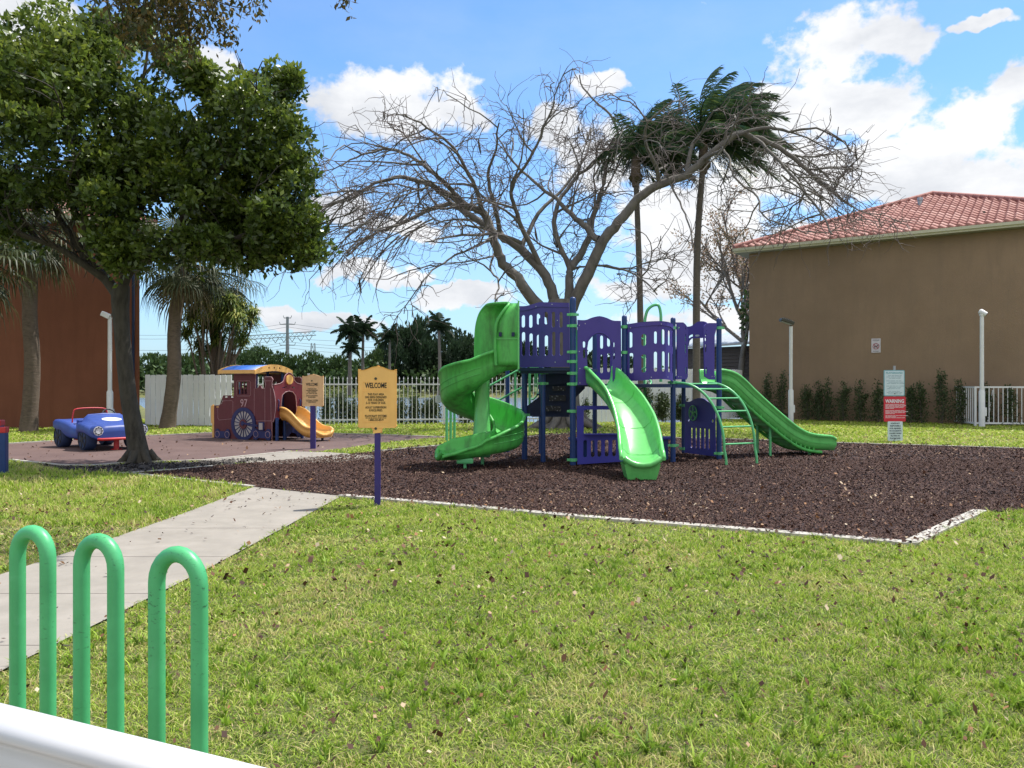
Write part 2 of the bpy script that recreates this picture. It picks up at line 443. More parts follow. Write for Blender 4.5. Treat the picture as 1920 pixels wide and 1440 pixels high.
MT['leaf_big'] = leafmat('glossy_leaves', [(0.027, 0.042, 0.010), (0.055, 0.090, 0.016), (0.11, 0.16, 0.024), (0.25, 0.30, 0.045)], 0.28, 0.34, 0.5)
MT['leaf_brown'] = leafmat('olive_brown_leaves', [(0.035, 0.05, 0.012), (0.085, 0.075, 0.02), (0.15, 0.10, 0.032)], 0.35)
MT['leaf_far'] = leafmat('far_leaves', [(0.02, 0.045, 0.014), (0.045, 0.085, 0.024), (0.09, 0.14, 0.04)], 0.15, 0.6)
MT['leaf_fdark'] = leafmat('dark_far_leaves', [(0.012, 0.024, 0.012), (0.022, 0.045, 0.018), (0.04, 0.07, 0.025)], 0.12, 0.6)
MT['frond'] = leafmat('palm_fronds', [(0.018, 0.045, 0.02), (0.04, 0.09, 0.03), (0.11, 0.15, 0.045)], 0.2, 0.45, 0.5)
MT['frond_sabal'] = leafmat('fan_fronds', [(0.028, 0.042, 0.014), (0.055, 0.072, 0.024), (0.105, 0.105, 0.042)], 0.25, 0.5)
MT['frond_dry'] = leafmat('dry_fronds', [(0.09, 0.075, 0.035), (0.17, 0.14, 0.07)], 0.2, 0.8)
MT['strap'] = leafmat('strap_leaves', [(0.03, 0.07, 0.015), (0.12, 0.17, 0.035), (0.36, 0.36, 0.11)], 0.3, 0.45)
MT['shrub'] = leafmat('shrub_leaves', [(0.03, 0.05, 0.022), (0.06, 0.09, 0.035), (0.12, 0.15, 0.06)], 0.15, 0.6)
MT['autumn'] = leafmat('sparse_leaves', [(0.12, 0.12, 0.05), (0.30, 0.20, 0.13), (0.42, 0.30, 0.22)], 0.3)
MT['grass'] = leafmat('grass_blades', [(0.085, 0.14, 0.022), (0.21, 0.335, 0.033), (0.38, 0.50, 0.058), (0.55, 0.56, 0.18), (0.50, 0.38, 0.20)], 0.28, 0.55, 0.25)
MT['chips'] = leafmat('mulch_chips', [(0.030, 0.017, 0.016), (0.082, 0.044, 0.035), (0.14, 0.082, 0.063), (0.40, 0.28, 0.19)], 0.0, 0.8, 0.2)
MT['chips_grey'] = leafmat('grey_chips', [(0.035, 0.031, 0.030), (0.08, 0.072, 0.068), (0.17, 0.15, 0.13)], 0.0, 0.85, 0.2)
MT['fallen'] = leafmat('dry_leaves', [(0.035, 0.016, 0.012), (0.10, 0.045, 0.025), (0.36, 0.18, 0.08), (0.60, 0.50, 0.36)], 0.1, 0.7)
# ================================================================== SETTING: ground, lawn, paths, bed, pad, lake
def g2(px, py, z=0.0): p = gp(px, py, z); return (p.x, p.y)
# --- layout polygons, in metres
WALK = [g2(640, 932), (-2.42, 8.5), (-2.52, 6.6), (-2.62, 5.4), (-2.75, 4.0), (-2.9, 1.5), (-4.5, 1.5), (-4.3, 4.5), (-4.1, 6.4), (-3.94, 8.1), (-3.86, 9.6), g2(475, 915)]
STUB = [g2(372, 866), g2(545, 848), g2(620, 850), g2(722, 857), g2(640, 868), g2(520, 872)]
BED = [g2(640, 932), g2(850, 950), g2(1060, 970), g2(1400, 997), g2(1710, 1023), g2(1835, 962), (9.8, 9.9), (16.0, 9.6), (16.0, 17.6), g2(1920, 843),
       g2(1557, 832), g2(1420, 827), g2(1267, 823), g2(1140, 817), g2(1067, 815), g2(1017, 818), g2(983, 822), g2(905, 829), g2(820, 838), g2(700, 849),
       g2(560, 862), g2(400, 876), g2(250, 890), g2(313, 898), g2(475, 915)]
PAD = [g2(-40, 860), g2(20, 864), g2(110, 874), g2(170, 875), g2(240, 869), g2(380, 865), g2(545, 848), g2(600, 848), g2(720, 831), g2(840, 821),
       g2(740, 817), g2(620, 814), g2(500, 811.5), g2(400, 812.5), g2(270, 818.5), g2(150, 825), g2(18, 833), g2(-90, 838)]
GREY = [g2(250, 890), g2(400, 876), g2(500, 866), g2(490, 860), g2(380, 867), g2(240, 871), g2(170, 877), g2(110, 876), g2(60, 870), g2(120, 882), g2(180, 888)]
def inpoly(P, poly):
    x, y = P[:, 0], P[:, 1]; ins = np.zeros(len(P), bool); n = len(poly)
    for i in range(n):
        x1, y1 = poly[i]; x2, y2 = poly[(i + 1) % n]
        if y1 == y2: continue
        c = ((y1 > y) != (y2 > y)) & (x < (x2 - x1) * (y - y1) / (y2 - y1) + x1)
        ins ^= c
    return ins
def bank(x, y):
    """lake basin depth factor 0..1"""
    a = np.clip((y - 31.5) / 4.0, 0, 1) * np.clip((127 - y) / 6.0, 0, 1)
    b = np.clip((x + 95) / 10, 0, 1) * np.clip((9 + (y - 31) * .35 - x) / 4, 0, 1)
    c = np.clip((x + 12.2 + (y - 31) * .55) / 3, 0, 1)
    return a * b * c
def make_ground():
    xs = np.unique(np.concatenate([np.linspace(-700, -100, 13), np.linspace(-100, 60, 81), np.linspace(60, 700, 13)]))
    ys = np.unique(np.concatenate([np.linspace(-60, 28, 23), np.linspace(28, 160, 67), np.linspace(160, 1500, 14)]))
    X, Y = np.meshgrid(xs, ys); Z = -2.6 * bank(X, Y)
    V = np.stack([X, Y, Z], -1).reshape(-1, 3); nx = len(xs); idx = np.arange(len(V)).reshape(X.shape)
    Fc = np.stack([idx[:-1, :-1], idx[:-1, 1:], idx[1:, 1:], idx[1:, :-1]], -1).reshape(-1, 4)
    m, nt, b = mat_new('lawn_soil')
    n1 = noise_tex(nt, 55, 6, 0.7); n2 = noise_tex(nt, 0.55, 5, 0.6)
    c = ramp(nt, [(0.25, (0.035, 0.035, 0.014)), (0.5, (0.10, 0.12, 0.03)), (0.75, (0.24, 0.22, 0.09))], n1).outputs[0]
    c = mix(nt, ramp(nt, [(0.45, (0, 0, 0)), (0.7, (.55, .55, .55))], n2).outputs[0], c, (0.24, 0.20, 0.09))
    nt.links.new(c, b.inputs['Base Color']); b.inputs['Roughness'].default_value = 0.95
    bump(nt, b, n1, 0.7, 0.03)
    o = np_mesh('ground', V, Fc, m); tag(o, 'grassy ground reaching to the far bank', 'ground', kind='structure')
make_ground()
def sheet(name, poly, z, mat, label):
    tris = tessellate_polygon([[Vector((a, b, 0)) for a, b in poly]])
    mb = MB(); up = []
    P = [Vector((a, b, z)) for a, b in poly]
    for t in tris:
        n = (P[t[1]] - P[t[0]]).cross(P[t[2]] - P[t[0]])
        up.append(tuple(t) if n.z > 0 else tuple(t)[::-1])
    mb.add(P, up); o = mb.build(name, mat); tag(o, label, name, kind='structure'); return o
def m_concrete():
    m, nt, b = mat_new('walk_concrete')
    n = noise_tex(nt, 3.0, 8, 0.65); n2 = noise_tex(nt, 120, 3)
    c = ramp(nt, [(0.3, (0.26, 0.235, 0.20)), (0.7, (0.34, 0.305, 0.262))], n).outputs[0]
    s = noise_tex(nt, 9, 6, 0.7)
    c = mix(nt, ramp(nt, [(0.66, (0, 0, 0)), (0.78, (.5, .5, .5))], s).outputs[0], c, (0.16, 0.14, 0.12))
    st = noise_tex(nt, .9, 7, .7); c = mix(nt, ramp(nt, [(0.48, (0, 0, 0)), (0.68, (.55, .55, .55))], st).outputs[0], c, (0.235, 0.21, 0.18))
    nt.links.new(c, b.inputs['Base Color']); b.inputs['Roughness'].default_value = 0.85; bump(nt, b, n2, 0.25, 0.004); return m
def m_pad():
    m, nt, b = mat_new('rubber_surface')
    n = noise_tex(nt, 1.2, 6, 0.6); n2 = noise_tex(nt, 90, 3, 0.7)
    c = ramp(nt, [(0.3, (0.105, 0.062, 0.055)), (0.7, (0.15, 0.095, 0.083))], n).outputs[0]
    c = mix(nt, ramp(nt, [(0.5, (0, 0, 0)), (0.75, (.5, .5, .5))], n2).outputs[0], c, (0.19, 0.125, 0.11))
    nt.links.new(c, b.inputs['Base Color']); b.inputs['Roughness'].default_value = 0.9; bump(nt, b, n2, 0.4, 0.006); return m
def m_bed(name, c1, c2):
    m, nt, b = mat_new(name)
    tc = nd(nt, 'ShaderNodeTexCoord'); v = nd(nt, 'ShaderNodeTexVoronoi'); v.inputs['Scale'].default_value = 38; nt.links.new(tc.outputs['Object'], v.inputs['Vector'])
    n = noise_tex(nt, 60, 5, 0.7); c = ramp(nt, [(0.3, c1), (0.75, c2)], v.outputs['Color']).outputs[0]
    c = mix(nt, n, c, tuple(x * .4 for x in c1)); nt.links.new(c, b.inputs['Base Color']); b.inputs['Roughness'].default_value = 0.9
    bump(nt, b, v.outputs['Distance'], 0.8, 0.03); return m
MT['concrete'] = m_concrete()
sheet('path', WALK, 0.016, MT['concrete'], 'pale concrete footpath leading to the play area')
sheet('path', STUB, 0.022, MT['concrete'], 'short stretch of concrete path beyond the mulch')
sheet('rubber_ground', PAD, 0.012, m_pad(), 'reddish brown rubber play surface under train and car')
sheet('mulch_ground', BED, 0.016, m_bed('mulch_base', (0.02, 0.012, 0.015), (0.07, 0.043, 0.052)), 'dark mulch bed under the climbing frame')
sheet('grey_mulch_ground', GREY, 0.014, m_bed('grey_mulch_base', (0.05, 0.045, 0.045), (0.14, 0.13, 0.125)), 'worn grey mulch around the leafy tree')
# path joints
mb = MB()
for py in (993, 1047, 1117, 1215):
    Y = 2325 / (py - CY); w0 = -4.02 - (10 - Y) * .03; w1 = -2.42 - (9 - Y) * .035
    mb.box(((w0 + w1) / 2, Y, 0.0155), (w1 - w0 - .03, 0.009, 0.004))
o = mb.build('path_joint', simple('joint_dark', (0.17, 0.15, 0.135), 0.95)); tag(o, 'thin dark joints across the footpath', 'path', kind='structure')
# edging kerbs
def kerb(pts, name='kerb', w=0.135, h=0.036, label='pale concrete edging strip'):
    mb = MB(); p = [Vector((*q, 0)) for q in pts]
    L = []; Rr = []
    for i, q in enumerate(p):
        t = (p[min(i + 1, len(p) - 1)] - p[max(i - 1, 0)]).normalized(); s = Vector((-t.y, t.x, 0)) * w / 2
        L.append(q + s); Rr.append(q - s)
    n = len(p); vs = [v + Vector((0, 0, h)) for v in L] + [v + Vector((0, 0, h)) for v in Rr] + [v - Vector((0, 0, .05)) for v in L] + [v - Vector((0, 0, .05)) for v in Rr]
    fs = []
    for i in range(n - 1):
        fs += [(n + i, n + i + 1, i + 1, i), (i, i + 1, 2 * n + i + 1, 2 * n + i), (n + i + 1, n + i, 3 * n + i, 3 * n + i + 1)]
    fs += [(0, 2 * n, 3 * n, n), (n - 1, 2 * n - 1, 4 * n - 1, 3 * n - 1)]
    mb.add(vs, fs); o = mb.build(name, MT['kerb']); tag(o, label, 'kerb', kind='structure'); return o
kerb(BED[0:5] + [g2(1712, 1024)], label='pale edging along the near side of the mulch bed')
kerb([g2(1708, 1022), g2(1770, 992), g2(1838, 961)], w=0.14, label='pale edging at the near corner of the mulch bed')
kerb(BED[9:20], w=0.09, h=0.045, label='pale edging along the far side of the mulch bed')
kerb([g2(250, 890), g2(313, 898), g2(475, 915)], w=0.08, label='edging between mulch tip and left lawn')
kerb([g2(225, 890), g2(313, 884), g2(400, 876)], w=0.09, label='edging between grey and dark mulch')
kerb([g2(-40, 860), g2(20, 864), g2(110, 874), g2(170, 875), g2(240, 869), g2(380, 865), g2(545, 848)], w=0.09, label='edging along the near side of the rubber pad')
kerb([g2(840, 821), g2(740, 817), g2(620, 814), g2(500, 811.5), g2(400, 812.5), g2(270, 818.5), g2(150, 825), g2(18, 833), g2(-90, 838)], w=0.10, label='edging along the far side of the rubber pad')

# --- lake
def lake():
    m, nt, b = mat_new('lake_water')
    b.inputs['Base Color'].default_value = (0.16, 0.21, 0.25, 1); b.inputs['Roughness'].default_value = 0.22
    b.inputs['Specular IOR Level'].default_value = 1.0
    n = noise_tex(nt, 1.3, 4, 0.6, sc3=(1, .6, 1)); bump(nt, b, n, 1.0, 0.55)
    mb = MB(); mb.add([(-110, 30, -0.75), (75, 30, -0.75), (75, 160, -0.75), (-110, 160, -0.75)], [(0, 1, 2, 3)])
    o = mb.build('lake', m); tag(o, 'calm bright lake behind the picket fence', 'lake', kind='structure')
lake()

# --- loose cover
def scatter(poly_in, polys_out, y0, y1, dens, margin=1.5):
    """random points in view wedge between depths"""
    A = 0.64 * y1 + margin; n = int(2 * A * (y1 - y0) * dens)
    P = np.stack([rng.uniform(-A, A, n), rng.uniform(y0, y1, n)], -1)
    P = P[np.abs(P[:, 0]) < 0.66 * P[:, 1] + margin]
    if poly_in is not None: P = P[inpoly(P, poly_in)]
    for q in polys_out: P = P[~inpoly(P + rng.normal(0, .028, P.shape), q)]
    return P
def blades(P, h, w, tone, lean=1.7, z0=0.0):
    n = len(P); a = rng.uniform(0, 2 * PI, n); H = h * rng.uniform(0.5, 1.4, n); Wd = w * rng.uniform(0.7, 1.3, n)
    ln = H * rng.uniform(0.1, 1.0, n) * lean; la = rng.uniform(0, 2 * PI, n)
    dx, dy = np.cos(a) * Wd / 2, np.sin(a) * Wd / 2; lx, ly = np.cos(la) * ln, np.sin(la) * ln
    z = np.full(n, z0)
    def pt(k, wv, hz): return np.stack([P[:, 0] + lx * k + dx * wv, P[:, 1] + ly * k + dy * wv, z + hz], -1)
    V = np.stack([pt(0, -1, 0 * H), pt(0, 1, 0 * H), pt(.35, -.85, H * .55), pt(.35, .85, H * .55), pt(1.15, 0, H * .9)], 1).reshape(-1, 3)
    b = np.arange(n)[:, None] * 5
    Fc = np.concatenate([b + [0, 1, 3], b + [0, 3, 2], b + [2, 3, 4]], 1).reshape(-1, 3)
    return V, Fc, np.repeat(tone, 3)
def join(parts):
    Vs, Fs, As = [], [], []; k = 0
    for V, Fc, A in parts: Vs.append(V); Fs.append(Fc + k); As.append(A); k += len(V)
    return np.concatenate(Vs), np.concatenate(Fs), np.concatenate(As)
def patchy(P, s, seed=0):
    out = np.zeros(len(P)); r2 = np.random.default_rng(seed)
    for f in (1, 2.1, 4.3, 9):
        for _ in range(3):
            a = r2.uniform(0, 2 * PI); ph = r2.uniform(0, 6.28)
            out += np.sin((P[:, 0] * math.cos(a) + P[:, 1] * math.sin(a)) * s * f + ph + 1.3 * np.sin(P[:, 0] * s * f * .7 + ph)) / f ** .7
    return out / 4
OUT = [WALK, STUB, BED, PAD]
def mn3(P): return np.array([mnoise.noise(Vector((x * 1.1 + 4, y * 1.1, 2))) + .35 * mnoise.noise(Vector((x * 5, y * 5, 9))) for x, y in P])
def nz2(P): return np.array([mnoise.noise(Vector((x * 7, y * 7, 0))) * .8 + mnoise.noise(Vector((x * 19, y * 19, 5))) * .5 for x, y in P])
def lawn():
    parts = []
    for (y0, y1, d, h, w) in ((2.3, 4.4, 9000, .022, .0050), (4.4, 7, 5400, .025, .0068), (7, 11, 3000, .030, .0095), (11, 16, 1200, .04, .015),
                              (16, 23, 420, .055, .03), (23, 34, 210, .055, .05)):
        P = scatter(None, OUT + ([GREY] if y0 > 8 else []), y0, y1, d, 1.0 if y0 < 10 else 2.0)
        if y0 > 20: P = P[(P[:, 1] < 31.2) | (P[:, 0] > 8) | (P[:, 0] < -13)]
        pt = patchy(P, 0.8, 3); tuft = nz2(P) if y0 < 11 else (patchy(P, 9, 51) * .6 if y0 < 16 else np.zeros(len(P))); keep = (rng.uniform(0, 1, len(P)) < 0.94 - 0.35 * (pt > .45)) & (rng.uniform(0, 1, len(P)) < np.clip(.86 + 1.3 * tuft, .30, 1))
        P = P[keep]; pt = pt[keep]; tuft = tuft[keep]
        # thin worn patch beside the walk (left) and by the edging
        worn = (np.abs(P[:, 0] + 4.9) < .9) & (P[:, 1] < 8.6) & (P[:, 1] > 6)
        k2 = ~(worn & (rng.uniform(0, 1, len(P)) < .6)); P, pt, worn, tuft = P[k2], pt[k2], worn[k2], tuft[k2]
        hs = 1 + 0.35 * patchy(P, 1.7, 5) + np.clip(1.1 * tuft, -.4, .9)
        if y0 > 20: tone = rng.normal(.50, .15, len(P))
        else: tone = rng.normal(.45, .21, len(P)) + .12 * pt + .14 * patchy(P, 5, 77)
        tone = np.where(rng.uniform(0, 1, len(P)) < .07, rng.uniform(.8, 1, len(P)), tone)
        tone = np.where(worn & (rng.uniform(0, 1, len(P)) < .5), .95, tone)
        dead = mn3(P) > .30 if y0 < 16 else np.zeros(len(P), bool)
        tone = np.where(dead & (rng.uniform(0, 1, len(P)) < .55), rng.uniform(.72, 1, len(P)), tone)
        lush = ((P[:, 0] > 5.3) & (P[:, 1] > 8.6) & (P[:, 1] < 11)) | (P[:, 0] < -4) & (P[:, 1] > 8.6) & (P[:, 1] < 14)
        V, Fc, A = blades(P, h, w, np.clip(tone, 0, 1))
        V = V.reshape(-1, 5, 3); V[:, :, 2] *= (hs * np.where(lush, 1.7, 1))[:, None]; V = V.reshape(-1, 3)
        parts.append((V, Fc, A))
    for (y0, y1, d, w) in ((2.3, 4.5, 5000, .005), (4.5, 8, 2600, .008), (8, 12, 1200, .013)):
        P = scatter(None, OUT, y0, y1, d, 1.0); V, Fc, A = blades(P, .014, w, np.clip(rng.normal(.20, .20, len(P)) + .6 * (rng.uniform(0, 1, len(P)) < .20), 0, 1), lean=2.2); parts.append((V, Fc, A))
    # coarser weeds and straw lying in the turf
    for (y0, y1, d) in ((2.3, 5, 60), (5, 10, 30)):
        P0 = scatter(None, OUT, y0, y1, d, 1.0); P0 = P0[patchy(P0, 2.2, 91) > .05]; P = np.repeat(P0, 9, 0) + rng.normal(0, .012, (len(P0) * 9, 2))
        V, Fc, A = blades(P, .06, .012, np.clip(rng.normal(.22, .12, len(P)), 0, 1), lean=1.3); parts.append((V, Fc, A))
        P = scatter(None, OUT, y0, y1, d * 5, 1.0); V, Fc, A = blades(P, .022, .0035, rng.uniform(.75, 1, len(P)), lean=4.5, z0=.012); parts.append((V, Fc, A))
    V, Fc, A = join(parts); o = np_mesh('grass', V, Fc, MT['grass'], attr=A)
    tag(o, 'short sunlit green lawn grass with yellowed blades', 'grass', kind='stuff')
lawn()
def quads(P, size, tilt, tone, z, aspect=0.5, leafy=False):
    n = len(P); a = rng.uniform(0, 2 * PI, n); s = size * rng.uniform(.5, 1.5, n)
    ux = np.stack([np.cos(a), np.sin(a), rng.normal(0, tilt, n)], -1); vx = np.stack([-np.sin(a), np.cos(a), rng.normal(0, tilt, n)], -1)
    c = np.stack([P[:, 0], P[:, 1], z + rng.uniform(0, 1, n) * size * .5], -1)
    ux *= s[:, None] / 2; vx *= (s * aspect * rng.uniform(.6, 1.4, n))[:, None] / 2
    if leafy:
        up = np.zeros_like(c); up[:, 2] = s * rng.uniform(.05, .5, n)
        V = np.stack([c - ux + up * .3, c + vx * 1.5 + ux * .1, c + ux + up * .6, c - vx * 1.3 - ux * .15 + up], 1).reshape(-1, 3)
        b = np.arange(n)[:, None] * 4; return V, (b + [0, 1, 2, 3]).reshape(-1, 4), tone
    V = np.stack([c - ux - vx * .6, c + ux * .8 - vx, c + ux + vx * .7, c - ux * .7 + vx], 1)
    V = V.reshape(-1, 3); b = np.arange(n)[:, None] * 4
    return V, (b + [0, 1, 2, 3]).reshape(-1, 4), tone
def mulch():
    parts = []
    for (y0, y1, d, s) in ((7, 11, 5600, .021), (11, 16, 2700, .028), (16, 24.5, 800, .042)):
        P = scatter(BED, [], y0, y1, d, 2.0)
        t = np.clip(rng.normal(.33, .16, len(P)) + .06 * patchy(P, .6, 9), 0, .72)
        lightp = .010 + .022 * (patchy(P, .9, 21) > .25) + .05 * ((P[:, 0] < 2.5) & (P[:, 1] < 11.5))
        t = np.where(rng.uniform(0, 1, len(P)) < lightp, rng.uniform(.85, 1, len(P)), t)
        parts.append(quads(P, s, .45, t, 0.018, .38))
    # strays thrown on to path and edging
    P = scatter(None, [BED, PAD], 8, 16.5, 16, .5); P = P[(np.abs(P[:, 0] + 3.1) < 1.2) & (rng.uniform(0, 1, len(P)) < (P[:, 1] - 7.5) / 4)]
    parts.append(quads(P, .035, .3, rng.uniform(0, .5, len(P)), .018, .5))
    P = np.array([[a[0] + (b[0] - a[0]) * t, a[1] + (b[1] - a[1]) * t] for a, b in zip(BED[:5], BED[1:6]) for t in rng.uniform(0, 1, 130)])
    P += rng.normal(0, .055, P.shape); parts.append(quads(P, .035, .35, rng.uniform(0, .6, len(P)), .042, .45))
    P = np.array([[a[0] + (b[0] - a[0]) * t, a[1] + (b[1] - a[1]) * t] for a, b in zip(BED[9:19], BED[10:20]) for t in rng.uniform(0, 1, 120)])
    P += rng.normal(0, .05, P.shape) + [0, -.05]; parts.append(quads(P, .05, .35, rng.uniform(0, .6, len(P)), .052, .45))
    V, Fc, A = join(parts); o = np_mesh('mulch', V, Fc, MT['chips'], attr=A); tag(o, 'dark brown wood mulch chips with pale flecks', 'mulch', kind='stuff')
    P = scatter(GREY, [], 12, 18, 800, 2); o = np_mesh('grey_mulch', *quads(P, .05, .4, np.clip(rng.normal(.4, .25, len(P)), 0, 1), .016, .4)[:2], MT['chips_grey'], attr=np.clip(rng.normal(.4, .25, len(P)), 0, 1))
    tag(o, 'weathered grey mulch chips round the leafy tree foot', 'mulch', kind='stuff')
mulch()
def litter():
    parts = []
    for (y0, y1, d, s) in ((2.3, 6, 62, .023), (6, 11, 42, .033), (11, 32, 3, .045)):
        P = scatter(None, [], y0, y1, d * 1.5, 1.5); P = P[(P[:, 1] < 31)]; P = P[rng.uniform(0, 1, len(P)) < np.clip(.75 + .8 * patchy(P, 2.6, 33), .12, 1)]
        z = np.where(inpoly(P, PAD) | inpoly(P, STUB), .02, .03)
        soft = ~(inpoly(P, PAD) | inpoly(P, WALK) | inpoly(P, STUB)); z = np.where(soft & ~inpoly(P, BED), .028, z)
        onw = inpoly(P, WALK); k = ~(onw & (rng.uniform(0, 1, len(P)) < .85)); P, z = P[k], z[k]
        tone = np.clip(np.where(rng.uniform(0, 1, len(P)) < .84, rng.uniform(0, .42, len(P)), rng.uniform(.5, 1, len(P))), 0, 1)
        parts.append(quads(P, s, .5, tone, z, .6, True))
    V, Fc, A = join(parts); o = np_mesh('fallen_leaves', V, Fc, MT['fallen'], attr=A); tag(o, 'scattered brown orange and cream fallen leaves', 'fallen leaves', kind='stuff')
litter()
# ================================================================== HOUSES
def m_stucco(name, c, band):
    m, nt, b = mat_new(name)
    n = noise_tex(nt, 0.45, 6, 0.6); n2 = noise_tex(nt, 45, 4, 0.6)
    col = ramp(nt, [(0.3, tuple(x * .86 for x in c)), (0.7, tuple(x * 1.1 for x in c))], n).outputs[0]
    st = noise_tex(nt, 1.5, 8, .65, sc3=(2.2, 2.2, .35))
    col = mix(nt, ramp(nt, [(0.45, (0, 0, 0)), (0.72, (.6, .6, .6))], st).outputs[0], col, band)
    nt.links.new(col, b.inputs['Base Color']); b.inputs['Roughness'].default_value = 0.95; b.inputs['Specular IOR Level'].default_value = .15
    bump(nt, b, n2, 0.5, 0.02); return m
def m_tile():
    m, nt, b = mat_new('clay_tiles')
    tc = nd(nt, 'ShaderNodeTexCoord'); a = nd(nt, 'ShaderNodeAttribute', attribute_name='v')
    n = noise_tex(nt, 1.2, 6, .6)
    col = ramp(nt, [(0, (0.36, 0.155, 0.13)), (0.5, (0.50, 0.25, 0.21)), (1, (0.64, 0.38, 0.33))], a.outputs['Fac']).outputs[0]
    col = mix(nt, ramp(nt, [(0.4, (0, 0, 0)), (0.75, (.5, .5, .5))], n).outputs[0], col, (0.38, 0.16, 0.145))
    nt.links.new(col, b.inputs['Base Color']); b.inputs['Roughness'].default_value = 0.8; return m
MT['tile'] = m_tile()
MT['trim'] = simple('cream_eave_board', (0.56, 0.54, 0.40), 0.6, 0.05)
MT['soffit'] = simple('eave_soffit', (0.30, 0.29, 0.24), 0.8)
def tile_face(A, B, top, name, parent, pitch_t=0.30, course=0.40, amp=0.045):
    """triangular hip face over eave A-B rising to 'top', covered by wavy tiles"""
    A, B, T = Vector(A), Vector(B), Vector(top)
    u = (B - A).normalized(); L = (B - A).length
    foot = A + u * (T - A).dot(u); v = (T - foot); Hs = v.length; v.normalize(); n = u.cross(v).normalized()
    if n.z < 0: n = -n
    tu = (T - A).dot(u)
    rows = int(Hs / course) + 1; per = 8
    V = []; Fc = []; At = []
    for r in range(rows):
        s0, s1 = r * course, min((r + 1) * course + .05, Hs)
        if s0 >= Hs: break
        sm = min(s0 + course * .5, Hs)
        a = tu * s0 / Hs; b = L - (L - tu) * s0 / Hs
        a1 = tu * s1 / Hs; b1 = L - (L - tu) * s1 / Hs
        k0 = int(a / pitch_t * per) - 1; k1 = int(b / pitch_t * per) + 1
        prev = None
        for k in range(k0, k1 + 1):
            uu = k * pitch_t / per; ph = 2 * PI * k / per
            w = amp * (math.sin(ph) + .3 * math.sin(2 * ph))
            ul = min(max(uu, a), b); uh = min(max(uu, a1), b1)
            off_lo = .05 + w + .035; off_hi = .05 + w
            p = len(V)
            V += [A + u * ul + v * s0 + n * off_lo, A + u * uh + v * s1 + n * off_hi, A + u * ul + v * s0 + n * (w - .01)]
            if prev is not None:
                Fc += [(prev, p, p + 1, prev + 1), (prev + 2, p + 2, p, prev)]
                rr = (hash((r, k // per)) % 100) / 100; At += [rr, rr * .3]
            prev = p
    return np_mesh(name, [tuple(q) for q in V], Fc, MT['tile'], parent, At, smooth=False)
def ridge(mb, P0, P1, r=.11, seg=.42):
    P0, P1 = Vector(P0), Vector(P1); n = max(2, int((P1 - P0).length / seg))
    for i in range(n):
        a = P0.lerp(P1, i / n); b = P0.lerp(P1, (i + 1.12) / n)
        mb.tube([a + Vector((0, 0, .0)), b + Vector((0, 0, .03))], [r * 1.12, r * .9], 8)
def house(name, A, ang, Lf, depth, zt, rise, wallmat, label, over=.5):
    """A = visible left ground corner, wall runs in direction ang for Lf metres; body behind it"""
    o = thing(name, label, 'house', (A[0], A[1], 0))
    u = Vector((math.cos(ang), math.sin(ang), 0)); v = Vector((-u.y, u.x, 0)); A = Vector((A[0], A[1], 0))
    def P(a, b, z): return A + u * a + v * b + Vector((0, 0, z))
    mb = MB()
    c = [P(0, 0, -.3), P(Lf, 0, -.3), P(Lf, depth, -.3), P(0, depth, -.3)]; t = [p + Vector((0, 0, zt + .3)) for p in c]
    mb.add(c + t, [(0, 1, 5, 4), (1, 2, 6, 5), (2, 3, 7, 6), (3, 0, 4, 7), (4, 5, 6, 7)])
    w = mb.build('wall', wallmat, o)
    e = over; E = [P(-e, -e, zt), P(Lf + e, -e, zt), P(Lf + e, depth + e, zt), P(-e, depth + e, zt)]
    h = (Lf / 2 + e); zr = zt + .18 + rise
    R0 = P(Lf / 2, h - e, zr); R1 = P(Lf / 2, max(depth - h + e, h - e + .1), zr)
    lift = Vector((0, 0, .18))
    mb = MB()
    for i in range(4):
        a, b = E[i], E[(i + 1) % 4]
        mb.add([a, b, b + lift, a + lift], [(0, 1, 2, 3)])
        inn = [P(0.0, 0.0, zt), P(Lf, 0, zt), P(Lf, depth, zt), P(0, depth, zt)]
    Ei = [p + Vector((0, 0, -.02)) for p in E]
    fasc = mb.build('eave_board', MT['trim'], o)
    mb = MB(); mb.add([p + Vector((0, 0, .004)) for p in E], [(0, 1, 2, 3)]); mb.build('soffit', MT['soffit'], o)
    # gutter like second board gives the stepped eave
    mb = MB()
    for i in range(4):
        a, b = E[i], E[(i + 1) % 4]; d = (b - a).normalized(); nn = Vector((d.y, -d.x, 0))
        mb.bar(a + nn * .035 + Vector((0, 0, .14)), b + nn * .035 + Vector((0, 0, .14)), .07, .11)
    mb.build('gutter', MT['trim'], o)
    E2 = [p + lift for p in E]
    rf = tile_face(E2[0], E2[1], R0, 'roof', o)
    mb = MB(); mb.add([E2[1], E2[2], R1, R0], [(0, 1, 2, 3)]); mb.add([E2[3], E2[0], R0, R1], [(0, 1, 2, 3)]); mb.add([E2[2], E2[3], R1], [(0, 1, 2)])
    mb.build('rear_roof', MT['tile'], o)
    mb = MB(); up = Vector((0, 0, .07))
    ridge(mb, E2[0] + up, R0 + up); ridge(mb, E2[1] + up, R0 + up); ridge(mb, R0 + up, R1 + up); mb.build('ridge_tiles', MT['tile'], o)
    return o, P, R0, E2
angR = math.atan2(28.9 - 34.5, 18.35 - 10.23)
A_R = (10.23, 34.5)
hR, PR, R0, E2 = house('brown_house', A_R, angR, 12.6, 22, 7.12, 2.72, m_stucco('brown_stucco', (0.295, 0.208, 0.142), (0.245, 0.18, 0.128)), 'two storey brown stucco house with pink clay tile roof at the right')
